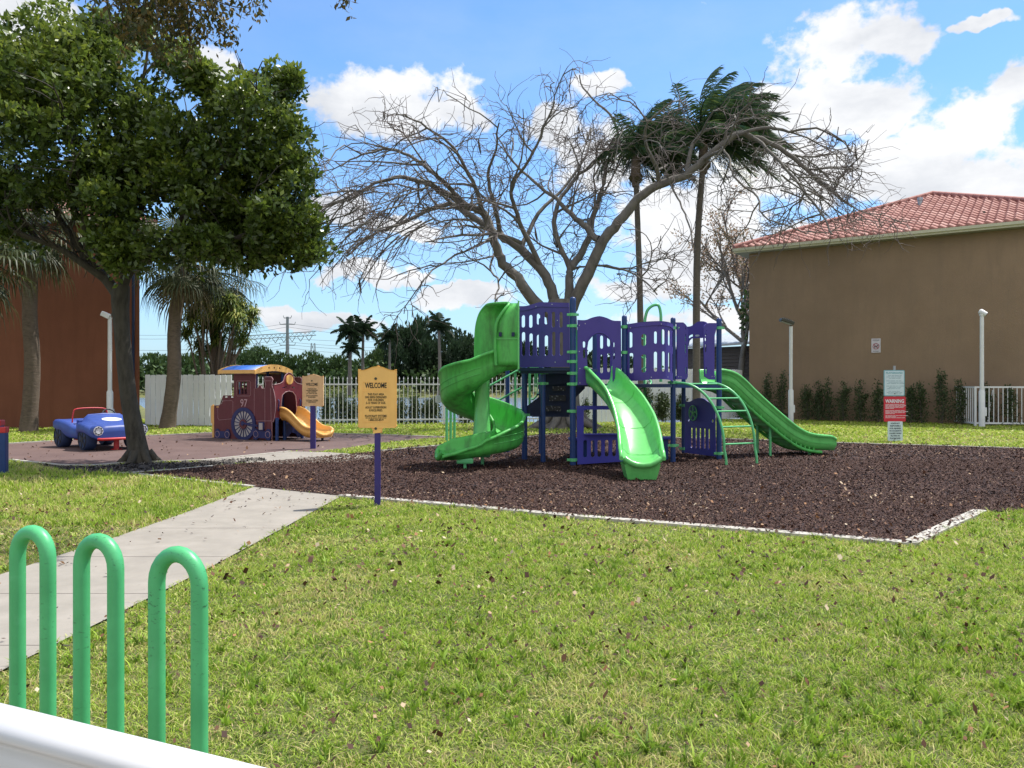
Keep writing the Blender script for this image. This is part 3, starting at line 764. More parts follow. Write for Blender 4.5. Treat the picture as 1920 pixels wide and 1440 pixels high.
# vents on the roof
def roof_pt(px, py):
    a, b, c = E2[0], E2[1], R0; n = (b - a).cross(c - a); r = Vector(((px - CX) / F, 1, -(py - CY) / F)); o = Vector((0, 0, HC))
    return o + r * ((a - o).dot(n) / r.dot(n))
for px, py, s in ((1725, 385, 1.4), (1678, 417, .8), (1845, 402, .7)):
    p = roof_pt(px, py); mb = MB(); mb.tube([p - Vector((0, 0, .1)), p + Vector((0, 0, .17 * s))], .07 * s, 10)
    if s > 1: mb.tube([p + Vector((0, 0, .15 * s)), p + Vector((0, 0, .24 * s))], [.12, .11], 10)
    mb.build('roof_vent', MT['steel'] if s > 1 else MT['bronze'], hR)
# right wing of the brown house behind, its roof shows at the frame edge
o2, *_ = house('neighbour_house', (25.5, 33.0), angR, 9, 12, 7.3, 2.6, MT['trim'], 'farther tiled house just showing past the brown house roof')
# left red-brown house: right corner at px 262, Y 29
cL = Vector((-13.5, 29.0, 0)); angL = math.atan2(29.0 - 24.8, -13.5 + 21.5)
uL = Vector((math.cos(angL), math.sin(angL), 0)); AL = cL - uL * 12.5
hL, *_ = house('rust_house', (AL.x, AL.y), angL, 12.5, 11, 7.1, 2.9, m_stucco('rust_stucco', (0.26, 0.105, 0.064), (0.20, 0.08, 0.05)), 'rust red stucco house at the left behind the trees')
mb = MB(); p = cL + Vector((-.15, -.17, 0)); mb.tube([p, p + Vector((0, 0, 7.0))], .05, 8); mb.build('downpipe', MT['navy_dark'], hL)

# grey building beyond the right fence
def grey_building():
    Y = 50; o = thing('grey_building', 'low grey building with slatted wall and pale metal roof beyond the fence', 'building', at(1350, 718, Y) * Vector((1, 1, 0)).length if False else (at(1350, 718, Y).x, Y, 0))
    a = at(1255, 690, 50); b = at(1500, 640, 46); mb = MB(); 
    pl = Plane2((a.x, 50), (b.x, 47)); L = pl.L
    plate(mb, pl, [(0, 0), (L, 0), (L, 3.9), (0, 3.5)], t=.2); mb.build('wall', simple('grey_block', (0.16, 0.145, 0.14), .8), o)
    mb = MB()
    for k in range(9):
        z = 2.0 + k * .21; mb.bar(pl.P(.05, z * .97, .16), pl.P(L - .05, z * 1.03, .16), .06, .12)
    mb.build('slats', simple('dark_slats', (0.085, 0.075, 0.075), .7), o)
    mb = MB(); r = [pl.P(-.5, 3.55, .8), pl.P(L + .5, 4.0, .8), pl.P(L + .5, 5.3, -6), pl.P(-.5, 4.4, -6)]
    mb.add(r + [p + Vector((0, 0, .12)) for p in r], [(3, 2, 1, 0), (4, 5, 6, 7), (0, 1, 5, 4), (1, 2, 6, 5), (2, 3, 7, 6), (3, 0, 4, 7)])
    mb.build('roof', simple('pale_metal_roof', (0.42, 0.45, 0.47), .5, metallic=.2), o)
grey_building()

# ================================================================== FENCES
def board_fence(name, p0, p1, h, label, bw=.22, wav=0.0, grp='white board fences'):
    o = thing(name, label, 'fence', (p0[0], p0[1], 0), group=grp)
    pl = Plane2(p0, p1); n = int(pl.L / bw); mb = MB()
    for k in range(n):
        u0 = k * bw + .010; u1 = (k + 1) * bw - .010; z = h + rng.uniform(-.012, .012) + wav * math.sin(k * .35)
        o_ = rng.uniform(-.006, .006)
        pts = [(u0, .02), (u1, .02), (u1, z - .02), (u1 - .03, z), (u0 + .03, z), (u0, z - .02)]
        plate(mb, pl, pts, t=.02, off=o_)
    mb.build('board_panel', MT['whitefence'], o)
    mb = MB()
    for z in (.35, h * .55, h - .25): mb.bar(pl.P(0, z, -.05), pl.P(pl.L, z, -.05), .06, .09)
    mb.build('rail', MT['whitefence'], o)
    for k in range(int(pl.L / 2.4) + 1):
        mb = MB(); q = pl.P(min(k * 2.4 + .05, pl.L - .06), (h - .12) / 2, -.13); mb.box(q, (.1, .1, h - .12), rz=math.atan2(pl.d.y, pl.d.x)); mb.build('post', MT['whitefence'], o)
    return o
board_fence('board_fence', (-13.35, 29.1), (-9.78, 28.3), 1.84, 'white vertical board fence between rust house and toy train')
board_fence('board_fence', (2.35, 30.2), (10.15, 35.2), 2.13, 'white vertical board fence behind the climbing frame beside brown house')
def picket_fence():
    p0, p1 = (-9.7, 28.3), (2.3, 30.1)
    o = thing('picket_fence', 'white metal picket fence with pointed tips along the lake', 'fence', (p0[0], p0[1], 0))
    pl = Plane2(p0, p1); mb = MB(); n = int(pl.L / .155)
    for k in range(n):
        u = k * .155 + .08; q0 = pl.P(u, .06); w = .026
        mb.bar(pl.P(u, .05), pl.P(u, 1.68), w, w, up=tuple(pl.n))
        c = pl.P(u, 1.68); s = [pl.d * w, pl.n * w, -pl.d * w, -pl.n * w]
        mb.add([c + x * .9 + Vector((0, 0, .02)) for x in s] + [c + Vector((0, 0, .11)), c - Vector((0, 0, .02))], [(0, 1, 4), (1, 2, 4), (2, 3, 4), (3, 0, 4), (1, 0, 5), (2, 1, 5), (3, 2, 5), (0, 3, 5)])
    mb.build('pickets', MT['white'], o)
    for z in (.22, 1.5):
        mb = MB(); mb.bar(pl.P(0, z, .022), pl.P(pl.L, z, .022), .045, .055); mb.build('rail', MT['white'], o)
    for k in range(6):
        u = min(k * 2.42 + .02, pl.L - .03); mb = MB(); mb.box(pl.P(u, .93), (.07, .07, 1.86), rz=math.atan2(pl.d.y, pl.d.x)); mb.box(pl.P(u, 1.875), (.09, .09, .03), rz=math.atan2(pl.d.y, pl.d.x))
        mb.build('post', MT['white'], o)
    return pl
PF = picket_fence()
def fence_sign():
    u, z = PF.uz(826, 748); mb = MB(); plate(mb, PF, [(u - .2, z - .13), (u + .2, z - .13), (u + .2, z + .13), (u - .2, z + .13)], t=.01, off=.07)
    o = mb.build('fence_sign', simple('dull_white_sign', (.42, .45, .46), .5)); tag(o, 'small faded white notice fixed to the picket fence', 'sign')
    for k in range(5):
        mb = MB(); zz = z + .09 - k * .04; w = (.14, .11, .13, .09, .12)[k]
        plate(mb, PF, [(u - w, zz - .007), (u + w, zz - .007), (u + w, zz + .007), (u - w, zz + .007)], t=.002, off=.077)
        mb.build('line_of_print', MT['textgrey'], o)
fence_sign()
def rail_right():
    p0 = (16.5, 28.5); p1 = (24, 27.6)
    o = thing('balustrade', 'white metal balustrade by the brown house at the right edge', 'railing', (p0[0], p0[1], 0))
    pl = Plane2(p0, p1); h = 1.40
    for z in (.12, h):
        mb = MB(); mb.bar(pl.P(0, z), pl.P(pl.L, z), .05, .06); mb.build('rail', MT['white'], o)
    mb = MB()
    for k in range(1, int(pl.L / .155)): mb.bar(pl.P(k * .155, .14), pl.P(k * .155, h - .02), .024, .024, up=tuple(pl.n))
    mb.build('balusters', MT['white'], o)
    mb = MB(); mb.bar(pl.P(0, .0), pl.P(0, h + .03), .07, .07, up=tuple(pl.n)); mb.build('post', MT['white'], o)
    b = pl.P(0, 0) + Vector((.3, 3.0, 0)); q = Plane2((p0[0], p0[1] + .05), (b.x, b.y)); mb = MB()
    for z in (.12, h): mb.bar(q.P(0, z), q.P(q.L, z), .05, .06)
    for k in range(1, int(q.L / .155)): mb.bar(q.P(k * .155, .14), q.P(k * .155, h - .02), .024, .024, up=tuple(q.n))
    mb.bar(pl.P(.55, .15, -.3), pl.P(.72, h - .1, -.3), .03, .03)
    mb.build('side_rail', MT['white'], o)
rail_right()

# ================================================================== POLES
def pole(name, px, top, Y, label, head, cat='lamp post'):
    b = at(px, 718, Y); z1 = HC - (top - CY) / F * Y
    o = thing(name, label, cat, (b.x, Y, 0))
    mb = MB(); mb.tube([(b.x, Y, 0), (b.x, Y, 1.25), (b.x, Y, 1.30)], [.10, .10, .075], 16)
    mb.tube([(b.x, Y, 1.28), (b.x, Y, z1 * .72), (b.x, Y, z1)], [.068, .066, .064], 16)
    mb.tube([(b.x, Y, z1 * .72 - .01), (b.x, Y, z1 * .72 + .02)], .072, 16)
    mb.build('pole', MT['white'], o)
    mb = MB(); mb.box((b.x + .10, Y - .02, .55), (.07, .10, .3), bev=.01); mb.build('junction_box', MT['white'], o)
    head(o, Vector((b.x, Y, z1))); return o
def flood(o, p):
    mb = MB(); mb.tube([p, p + Vector((0, -.02, .12))], .03, 8); mb.build('bracket', MT['bronze'], o)
    M = Matrix.Rotation(R(18), 4, 'Y')
    mb = MB(); mb.box(p + Vector((-.17, -.03, .19)), (.52, .34, .13), M=M, bev=.03)
    for k in range(5): mb.box(p + Vector((-.17 + (k - 2) * .07, -.03, .265 - (k - 2) * .022)), (.015, .28, .05), M=M)
    h = mb.build('lamp_head', MT['bronze'], o)
    mb = MB(); mb.box(p + Vector((-.20, -.03, .118)), (.40, .26, .01), M=M); mb.build('lens', MT['lens'], h)
def camhead(o, p):
    mb = MB(); mb.tube([p, p + Vector((0, 0, .06))], .085, 14); c = mb.build('mount', MT['white'], o)
    mb = MB(); d = Vector((.75, -.45, -.55)).normalized(); q = p + Vector((0, 0, .12)); mb.tube([q - d * .10, q - d * .06, q + d * .16], [.05, .10, .085], 14)
    h = mb.build('camera_body', MT['white'], o); mb = MB(); mb.tube([q + d * .158, q + d * .172], .065, 14); mb.build('lens', MT['hub'], h)
def twinhead(o, p):
    mb = MB(); mb.tube([p, p + Vector((0, 0, .05))], .07, 12); mb.build('mount', MT['white'], o)
    mb = MB(); mb.box(p + Vector((-.10, -.05, .12)), (.30, .16, .16), M=Matrix.Rotation(R(25), 4, 'Y'), bev=.02); mb.build('lamp_head', MT['white'], o)
    mb = MB(); mb.box(p + Vector((.18, 0, .16)), (.24, .12, .10), M=Matrix.Rotation(R(-10), 4, 'Y'), bev=.02); mb.build('lamp_head', MT['bronze'], o)
pole('lamp_post', 1483, 612, 31.0, 'white pole with dark floodlight in front of the brown house', flood)
pole('camera_post', 1841, 592, 27.8, 'white pole with security camera beside the white balustrade', camhead, 'camera post')
pole('lamp_post', 206, 598, 26.2, 'white pole with small twin lamps before the rust house', twinhead)

# ================================================================== FRONT RACK AND RAIL
def rack():
    Yc = lambda px: 3.36
    cols = [(33, 90, 982, 3.02), (153, 217, 998, 2.88), (294, 374, 1023, 2.72)]
    pts = []; arcs = []
    o = thing('bike_rack', 'bright green wave shaped bike rack with three tall loops', 'bike rack', (gp(33, 1380).x, 3.5, 0))
    legs = []
    for (l, r, top, Y) in cols:
        a = at(l, 718, Y + .03); b = at(r, 718, Y - .03); zt = HC - (top + 16 - CY) / F * Y
        rad = (b - a).length / 2; m = (a + b) / 2
        legs.append((a, b, m, rad, zt))
    path = [(legs[0][0].x, legs[0][0].y, -.05), (legs[0][0].x, legs[0][0].y, .3)]
    for i, (a, b, m, rad, zt) in enumerate(legs):
        d = (b - a).normalized(); path.append((a.x, a.y, zt - rad * 1.6))
        for k in range(13):
            t = PI - PI * k / 12; q = m + d * rad * math.cos(t); path.append((q.x, q.y, zt - rad * 1.12 + rad * 1.12 * math.sin(t)))
        path.append((b.x, b.y, zt - rad * 1.6))
        if i < 2:
            a2 = legs[i + 1][0]; mm = (b + a2) / 2; r2 = (a2 - b).length / 2; d2 = (a2 - b).normalized(); zb = .16
            path.append((b.x, b.y, zb + r2 + .22))
            for k in range(13):
                t = PI + PI * k / 12; q = mm + d2 * r2 * math.cos(t); path.append((q.x, q.y, zb + r2 + r2 * math.sin(t)))
            path.append((a2.x, a2.y, zb + r2 + .22))
        else:
            path += [(b.x, b.y, .3), (b.x, b.y, -.05)]
    dens = []
    for i in range(len(path) - 1):
        p, q = Vector(path[i]), Vector(path[i + 1]); n = max(1, int((q - p).length / .04))
        dens += [p.lerp(q, k / n) for k in range(n)]
    dens.append(Vector(path[-1]))
    mb = MB(); mb.tube(dens, .028, 20); mb.build('bent_pipe', MT['rack'], o)
    mb = MB()
    for p in (legs[0][0], legs[2][1]): mb.tube([(p.x, p.y, 0), (p.x, p.y, .012)], .08, 20)
    for i in (0, 1):
        p = (legs[i][1] + legs[i + 1][0]) / 2; mb.tube([(p.x, p.y, 0), (p.x, p.y, .012)], .07, 20); mb.tube([(p.x, p.y, 0), (p.x, p.y, .09)], .02, 12)
    build_split(mb, 'base_flange', MT['rack'], o)
rack()
def front_rail():
    z = 1.0; a = Vector((-1.35, 1.575, 0)); b = Vector((-.18, 1.07, 0))
    # top back edge seen from (0,1318) to (510,1440)
    pa = gp(0, 1305, z); pb = gp(510, 1427, z); d = (pb - pa).normalized(); nrm = Vector((d.y, -d.x, 0))
    a = pa - d * .6; b = pb + d * .5; a.z = b.z = 0
    o = thing('white_railing', 'smooth white railing crossing the near left corner', 'railing', (a.x, a.y, 0))
    sec = [(0, -.03), (.006, -.012), (.016, -.002), (.035, 0), (.058, -.003), (.070, -.010), (.078, -.022), (.076, -.030), (.066, -.036), (.064, -.046), (.070, -.055), (.070, -.20), (.01, -.20), (.01, -.085), (.0, -.075)]
    vs = []; n = len(sec)
    for p in (a, b): vs += [p + nrm * s + Vector((0, 0, z + h)) for s, h in sec]
    fs = [(i, (i + 1) % n, n + (i + 1) % n, n + i) for i in range(n)] + [tuple(range(n))[::-1], tuple(range(n, 2 * n))]
    mb = MB(); mb.add(vs, fs, True); me = mb.build('top_rail', MT['whitegloss'], o)
    for k in range(12):
        p = a + d * (.08 + .14 * k) + nrm * .055; mb = MB(); mb.box(p + Vector((0, 0, .42)), (.03, .03, .78), rz=math.atan2(d.y, d.x)); mb.build('baluster', MT['whitegloss'], o)
    mb = MB(); mb.bar(a + nrm * .055 + Vector((0, 0, .08)), b + nrm * .055 + Vector((0, 0, .08)), .05, .09); mb.build('bottom_rail', MT['whitegloss'], o)
    # porch slab that carries it
    mb = MB(); q = [a - nrm * .1 - d * 1, b - nrm * .1 + d * 3, b + nrm * 3 + d * 3, a + nrm * 3 - d * 1]
    mb.add([p + Vector((0, 0, .04)) for p in q] + [p - Vector((0, 0, .1)) for p in q], [(0, 3, 2, 1), (0, 1, 5, 4), (1, 2, 6, 5), (2, 3, 7, 6), (3, 0, 4, 7)])
    s = mb.build('porch_floor', MT['concrete']); tag(s, 'concrete porch floor under the near white railing', 'floor', kind='structure')
front_rail()
def left_post():
    b = gp(9, 890); Y = b.y; z = HC - (806 - CY) / F * Y
    o = thing('blue_post', 'short blue post with red cap at the left edge', 'post', (b.x, Y, 0))
    mb = MB(); mb.box((b.x - .045, Y, z / 2 - .02), (.15, .15, z - .04), rz=.2, bev=.015); mb.build('post_body', MT['navy'], o)
    mb = MB(); mb.box((b.x - .045, Y, z + .0), (.165, .165, .10), rz=.2, bev=.015); mb.build('post_cap', MT['red'], o)
    b = at(-6, 718, 14.2); z = HC - (797 - CY) / F * 14.2
    o = thing('blue_post', 'taller blue post with red cap cut off by the left edge', 'post', (b.x, 14.2, 0))
    mb = MB(); mb.box((b.x, 14.2, z / 2), (.18, .18, z), rz=.2, bev=.015); mb.build('post_body', MT['navy'], o)
    mb = MB(); mb.box((b.x, 14.2, z + .04), (.20, .20, .10), rz=.2, bev=.015); mb.build('post_cap', MT['red'], o)
left_post()

# ================================================================== SIGNS
def welcome(px, base, top, w_px, bot, mats, label, full, lean=0.0, yaw=0.12):
    b = gp(px, base); Y = b.y; s = Y / F
    zt = HC - (top - CY) * s; zb = HC - (bot - CY) * s; w = w_px * s
    o = thing('welcome_sign', label, 'sign', (b.x, Y, 0), group='welcome signs')
    c, sn = math.cos(yaw), math.sin(yaw)
    pl = Plane2((b.x - w / 2 * c, Y - w / 2 * sn), (b.x + w / 2 * c, Y + w / 2 * sn))
    hgt = zt - zb; zs = zt - .05 * hgt * 1.2
    top_arc = smooth_line([(w * .985, zs), (w * .86, zs + .04 * (zt - zs)), (w * .75, zs + .38 * (zt - zs)), (w * .63, zs + .86 * (zt - zs)), (w * .5, zt), (w * .37, zs + .86 * (zt - zs)), (w * .25, zs + .38 * (zt - zs)), (w * .14, zs + .04 * (zt - zs)), (w * .015, zs)], 4)
    foot = .075 * hgt
    out = [(0.02, zb), (w * .34, zb), (w * .38, zb - foot * .4), (w * .40, zb - foot), (w * .60, zb - foot), (w * .62, zb - foot * .4), (w * .66, zb), (w - .02, zb), (w, zb + .02), (w, zs - .02)] + top_arc + [(0, zs - .02), (0, zb + .02)]
    mb = MB(); plate(mb, pl, out, t=.085, off=0); body = mb.build('sign_board', mats, o, bevel=.011)
    # raised frames
    e = .0432
    def bar(u0, z0, u1, z1, t=.006):
        mb.box(pl.P((u0 + u1) / 2, (z0 + z1) / 2, e), (abs(u1 - u0) + t, t * 1.2, abs(z1 - z0) + t), rz=math.atan2(pl.d.y, pl.d.x))
    mb = MB()
    def Z(f): return zt - f * hgt
    for (f0, f1) in ((.255, .37), (.405, .905)):
        bar(.12 * w, Z(f0), .80 * w, Z(f0), .005); bar(.12 * w, Z(f1), .80 * w, Z(f1), .007); bar(.12 * w, Z(f0), .12 * w, Z(f1), .004); bar(.80 * w, Z(f0), .80 * w, Z(f1), .004)
    mb.build('raised_border', mats, o)
    mb = MB()
    for f in (.20, 1.01): p = pl.P(.455 * w, Z(f), .04); mb.tube([p, p + pl.n * .010], .017, 12)
    build_split(mb, 'bolt', MT['bronze'], o)
    tx = .46 * w
    text_mesh('WELCOME', .073 * hgt * 1.62, pl, tx, Z(.315), e + .002, MT['black'], 'lettering', o, bold=.0018 * (w / .48), width=.56 * w)
    rows = [('THIS PLAY AREA', .455, .40), ('HAS BEEN DESIGNED', .502, .52), ('FOR CHILDREN', .548, .38), ('5-12 YEARS OF AGE.' if full else '2-5 YEARS OF AGE.', .595, .48),
            ('ADULT SUPERVISION', .668, .51), ('IS REQUIRED.', .715, .33), ('PLAYCRAFT SYSTEMS', .808, .53), ('1-800-333-8519', .872, .36)]
    for t, f, ww in rows: text_mesh(t, .036 * hgt * 1.42, pl, tx, Z(f), e + .002, MT['black'], 'lettering', o, bold=.0003, width=ww * w * 1.06)
    mb = MB(); rr = .835; 
    for k in range(12): mb.box(pl.P(tx - .25 * w + k * .0455 * w, Z(rr + .004), e + .001), (.034 * w, .002, .008), rz=math.atan2(pl.d.y, pl.d.x))
    mb.build('fine_print', MT['black'], o)
    mb = MB(); pz = zb - foot + .02; pw = 11 * s if full else 9.5 * s
    mb.box((b.x, Y, pz / 2), (pw, pw, pz + .1), rz=yaw, bev=.006); mb.build('post', MT['signpost'], o)
    return o
welcome(708, 949, 687, 71, 802, MT['yellow'], 'larger nearer yellow WELCOME sign on a purple post at the lawn edge', True)
welcome(587, 842, 702, 38.5, 762, MT['yellow2'], 'smaller farther faded WELCOME sign beside the yellow train slide', False, yaw=.10)

def warning_sign():
    b = gp(1678, 829); Y = b.y; s = Y / F
    o = thing('warning_sign', 'post with pale rules board above red WARNING board and small notice', 'sign', (b.x, Y, 0))
    pl = Plane2((b.x - .5, Y - .02), (b.x + .5, Y + .02)); rzz = math.atan2(pl.d.y, pl.d.x)
    mb = MB(); mb.box((b.x, Y + .03, 1.0), (.05, .035, 2.0)); mb.build('post', MT['steel'], o)
    def rr(px0, py0, px1, py1, r=.03):
        (u0, z1), (u1, z0) = pl.uz(px0, py0), pl.uz(px1, py1); out = []
        for cx, cz, a0 in ((u1 - r, z1 - r, 0), (u0 + r, z1 - r, 90), (u0 + r, z0 + r, 180), (u1 - r, z0 + r, 270)):
            out += [(cx + r * math.cos(R(a0 + 22.5 * k)), cz + r * math.sin(R(a0 + 22.5 * k))) for k in range(5)]
        return out, (u0 + u1) / 2, z0, z1, u1 - u0
    out, uc, z0, z1, w = rr(1657, 694, 1696, 742.5); mb = MB(); plate(mb, pl, out, t=.008); b1 = mb.build('rules_board', MT['signteal'], o)
    out, *_ = rr(1658.5, 695.5, 1694.5, 741, .02); mb = MB(); plate(mb, pl, out, t=.003, off=.007); mb.build('board_face', MT['signwhite'], b1)
    mb = MB(); H = z1 - z0
    text_mesh('PLAYGROUND', .065, pl, uc, z1 - .075, .011, MT['signteal'], 'lettering', b1, bold=.002, width=w * .8)
    for k in range(15):
        if k in (3, 7, 11): continue
        zz = z1 - .145 - k * .034; ww = w * (.30, .38, .25, .34, .39, .28, .36)[k % 7]
        u = uc - ww
        while u < uc + ww - .02:
            l = random.uniform(.05, .15); mb.box(pl.P(u + l / 2, zz, .010), (l, .002, .011), rz=rzz); u += l + .014
    build_split(mb, 'line_of_print', MT['textgrey'], b1)
    out, uc, z0, z1, w = rr(1657, 743.5, 1698, 790.5); mb = MB(); plate(mb, pl, out, t=.008, off=.001); b2 = mb.build('warning_board', MT['signred'], o)
    text_mesh('WARNING', .13, pl, uc, z1 - .125, .007, MT['white'], 'lettering', b2, bold=.004, width=w * .86)
    mb = MB()
    for k in range(14):
        if k in (5, 10): continue
        zz = z1 - .205 - k * .027; ww = w * (.43 if k not in (4, 9, 12) else .2); u = uc - w * .43
        while u < uc - w * .43 + ww * 2 - .02:
            l = random.uniform(.05, .15); mb.box(pl.P(u + l / 2, zz, .006), (l, .002, .010), rz=rzz); u += l + .012
    build_split(mb, 'line_of_print', MT['white'], b2)
    out, uc, z0, z1, w = rr(1664, 790, 1692, 826.5); mb = MB(); plate(mb, pl, out, t=.008, off=.012); b3 = mb.build('notice_board', MT['signwhite'], o)
    for k, t in enumerate(('HOA IS NOT', 'RESPONSIBLE', 'FOR INJURIES', 'OR ACCIDENTS', 'CAUSED WHILE', 'PLAYING IN', 'PLAYGROUND')):
        text_mesh(t, .05, pl, uc, z1 - .055 - k * .065, .018, MT['navy_dark'], 'lettering', b3, bold=.001, width=w * (.6, .7, .74, .8, .8, .6, .7)[k])
    mb = MB()
    for px, py in ((1677, 738), (1677, 793), (1677, 823)):
        u, z = pl.uz(px, py); mb.disc(pl.P(u, z, .02), pl.n, .012, .02, 10)
    build_split(mb, 'bolt', MT['bronze'], o)
warning_sign()
def wall_sign():
    u = Vector((math.cos(angR), math.sin(angR), 0)); A = Vector((A_R[0], A_R[1], 0)); pl = Plane2((A.x, A.y), (A.x + u.x, A.y + u.y))
    (u0, z1), (u1, z0) = pl.uz(1634, 635), pl.uz(1651.5, 661)
    mb = MB(); plate(mb, pl, [(u0, z0), (u1, z0), (u1, z1), (u0, z1)], t=.01, off=.02); o = mb.build('wall_sign', simple('pinkish_white_sign', (.60, .56, .60), .5)); tag(o, 'small white no dogs sign high on the brown wall', 'sign')
    c = ((u0 + u1) / 2, (z0 + z1) / 2 - .03); r = .12
    mb = MB(); plate(mb, pl, circ(*c, r, 24), [circ(*c, r - .022, 24)], t=.004, off=.028)
    a = R(45); mb.bar(pl.P(c[0] - r * .7, c[1] + r * .7, .030), pl.P(c[0] + r * .7, c[1] - r * .7, .030), .02, .02); mb.build('red_ring', simple('ring_red', (.35, .05, .09), .5), o)
    mb = MB(); plate(mb, pl, [(c[0] + a_ * .1, c[1] + b_ * .1) for a_, b_ in ((-.6, .15), (.3, .2), (.5, .5), (.8, .45), (.75, .25), (.5, .1), (.45, -.7), (.3, -.7), (.25, -.15), (-.3, -.15), (-.4, -.7), (-.55, -.7))], t=.003, off=.026); mb.build('dog_symbol', MT['hub'], o)
    text_mesh('NO DOGS', .06, pl, c[0], z1 - .07, .027, MT['navy_dark'], 'lettering', o, width=(u1 - u0) * .7)
    text_mesh('ALLOWED', .05, pl, c[0], z0 + .05, .027, MT['navy_dark'], 'lettering', o, width=(u1 - u0) * .6)
wall_sign()
# ================================================================== CLIMBING FRAME
def sweep_slide(mb, path, w, hl, hr, t=.03, rim=.05, closed_end=True, lip=.0, tilt=None):
    """path: list of (x,y,z); w, hl, hr lists or floats"""
    n = len(path); P = [Vector(p) for p in path]
    def val(a, i): return a[i] if hasattr(a, '__len__') else a
    rings = []; prevs = None
    for i, p in enumerate(P):
        tg = P[min(i + 1, n - 1)] - P[max(i - 1, 0)]; th = Vector((tg.x, tg.y, 0)).normalized()
        s = Vector((th.y, -th.x, 0))          # to the right of travel
        up = s.cross(tg.normalized()); up = Vector((0, 0, 1)) * .35 + up * .65; up.normalize()
        if up.z < 0: up = -up
        ww, a, b = val(w, i) / 2, val(hl, i), val(hr, i)
        inner = [(-ww - .01, a), (-ww, a * .80), (-ww + .01, a * .45), (-ww + .035, .10 * min(1, a / .2)), (-ww + .10, .02), (-ww * .45, 0), (0, 0), (ww * .45, 0), (ww - .10, .02), (ww - .035, .10 * min(1, b / .2)), (ww - .01, b * .45), (ww, b * .80), (ww + .01, b)]
        rr = [(ww + .025, b + .012), (ww + .01 + rim, b + .004), (ww + .02 + rim, b - .02), (ww + .012 + rim, b - .045), (ww + .035, b - .05)]
        lr = [(-x, y - b + a) for x, y in rr][::-1]
        outer = [(ww + t, b * .45), (ww + t - .015, .05), (ww - .05, -t), (0, -t - .01), (-ww + .05, -t), (-ww - t + .015, .05), (-ww - t, a * .45)]
        sec = inner + rr + outer + lr
        rings.append([p + s * x + up * y for x, y in sec])
    m = len(rings[0]); vs = [v for r_ in rings for v in r_]; fs = []
    for i in range(n - 1):
        for k in range(m): fs.append((i * m + k, i * m + (k + 1) % m, (i + 1) * m + (k + 1) % m, (i + 1) * m + k))
    mb.add(vs, fs, True)
    for base, rev in ((0, True), ((n - 1) * m, False)):
        # cap between inner and outer skins, quad strip
        q = list(range(m)); fs2 = []
        inner_n = 13; oi = list(range(inner_n)); oo = list(range(m - 1, inner_n - 1, -1))
        k = min(len(oi), len(oo)); 
        poly = [Vector((0, 0, 0))]
        tri = tessellate_polygon([[Vector(((rings[0 if rev else n - 1][j] - P[0 if rev else n - 1]).dot(Vector((P[1].y - P[0].y, P[0].x - P[1].x, 0)).normalized() if rev else Vector((P[-1].y - P[-2].y, P[-2].x - P[-1].x, 0)).normalized()), rings[0 if rev else n - 1][j].z, 0)) for j in range(m)]])
        fs2 = [tuple(base + j for j in tr) for tr in tri]
        n0 = len(mb.v) - len(vs)
        mb.f += [tuple(j + n0 for j in f) for f in fs2]; mb.sm += [False] * len(fs2)
def densify(path, k=6): return smooth_line(path, k)

PS = thing('climbing_frame', 'large purple blue and green climbing frame with three slides on the mulch', 'playground', (1.8, 15.5, 0))
P1 = Vector((1.13, 14.85, 0)); P2 = Vector((2.10, 14.95, 0)); P3 = Vector((3.10, 15.40, 0)); P4 = Vector((4.14, 16.0, 0))
P6 = Vector((3.72, 17.35, 0)); TL = Vector((0.25, 15.95, 0)); TM = Vector((.60, 15.45, 0)); TB = Vector((.62, 17.2, 0)); TBB = Vector((-.1, 17.6, 0)); P7 = Vector((1.82, 17.6, 0)); P8 = Vector((2.6, 18.0, 0))
DL, DH = 1.53, 1.83
def zpy(py, Y): return HC - (py - CY) / F * Y
posts = [(P1, zpy(562, 14.85), .056, [590, 611, 660, 678, 700, 720, 771, 862]), (P2, zpy(596, 14.95), .050, [613, 661]), (P3, zpy(600, 15.4), .050, [615, 717, 835]), (P4, zpy(601, 16), .052, [615, 764, 850]),
         (P6, 2.75, .045, [760, 841]), (TL, 1.84, .056, [697, 778]), (TM, 1.80, .048, [699, 719]), (TB, 2.9, .046, []), (TBB, 2.9, .046, []), (P7, 2.8, .05, []), (P8, 2.7, .05, [])]
for p, zt, r, cl in posts:
    mb = MB(); mb.tube([(p.x, p.y, -.1), (p.x, p.y, zt - .02)], r, 18)
    ca = [(zt - .02, r), (zt + .02, r * .98), (zt + .04, r * .75), (zt + .05, r * .3)]
    mb.tube([(p.x, p.y, z) for z, _ in ca], [q for _, q in ca], 18)
    po = mb.build('post', MT['navy'], PS)
    for py in cl:
        z = zpy(py, p.y); mb = MB(); mb.tube([(p.x, p.y, z - .028), (p.x, p.y, z + .028)], r + .014, 18)
        mb.box((p.x - r - .03, p.y - .02, z), (.05, .035, .045), bev=.006); mb.box((p.x + r + .03, p.y, z), (.05, .035, .045), bev=.006)
        cb = mb.build('clamp', MT['green_pipe'], po)
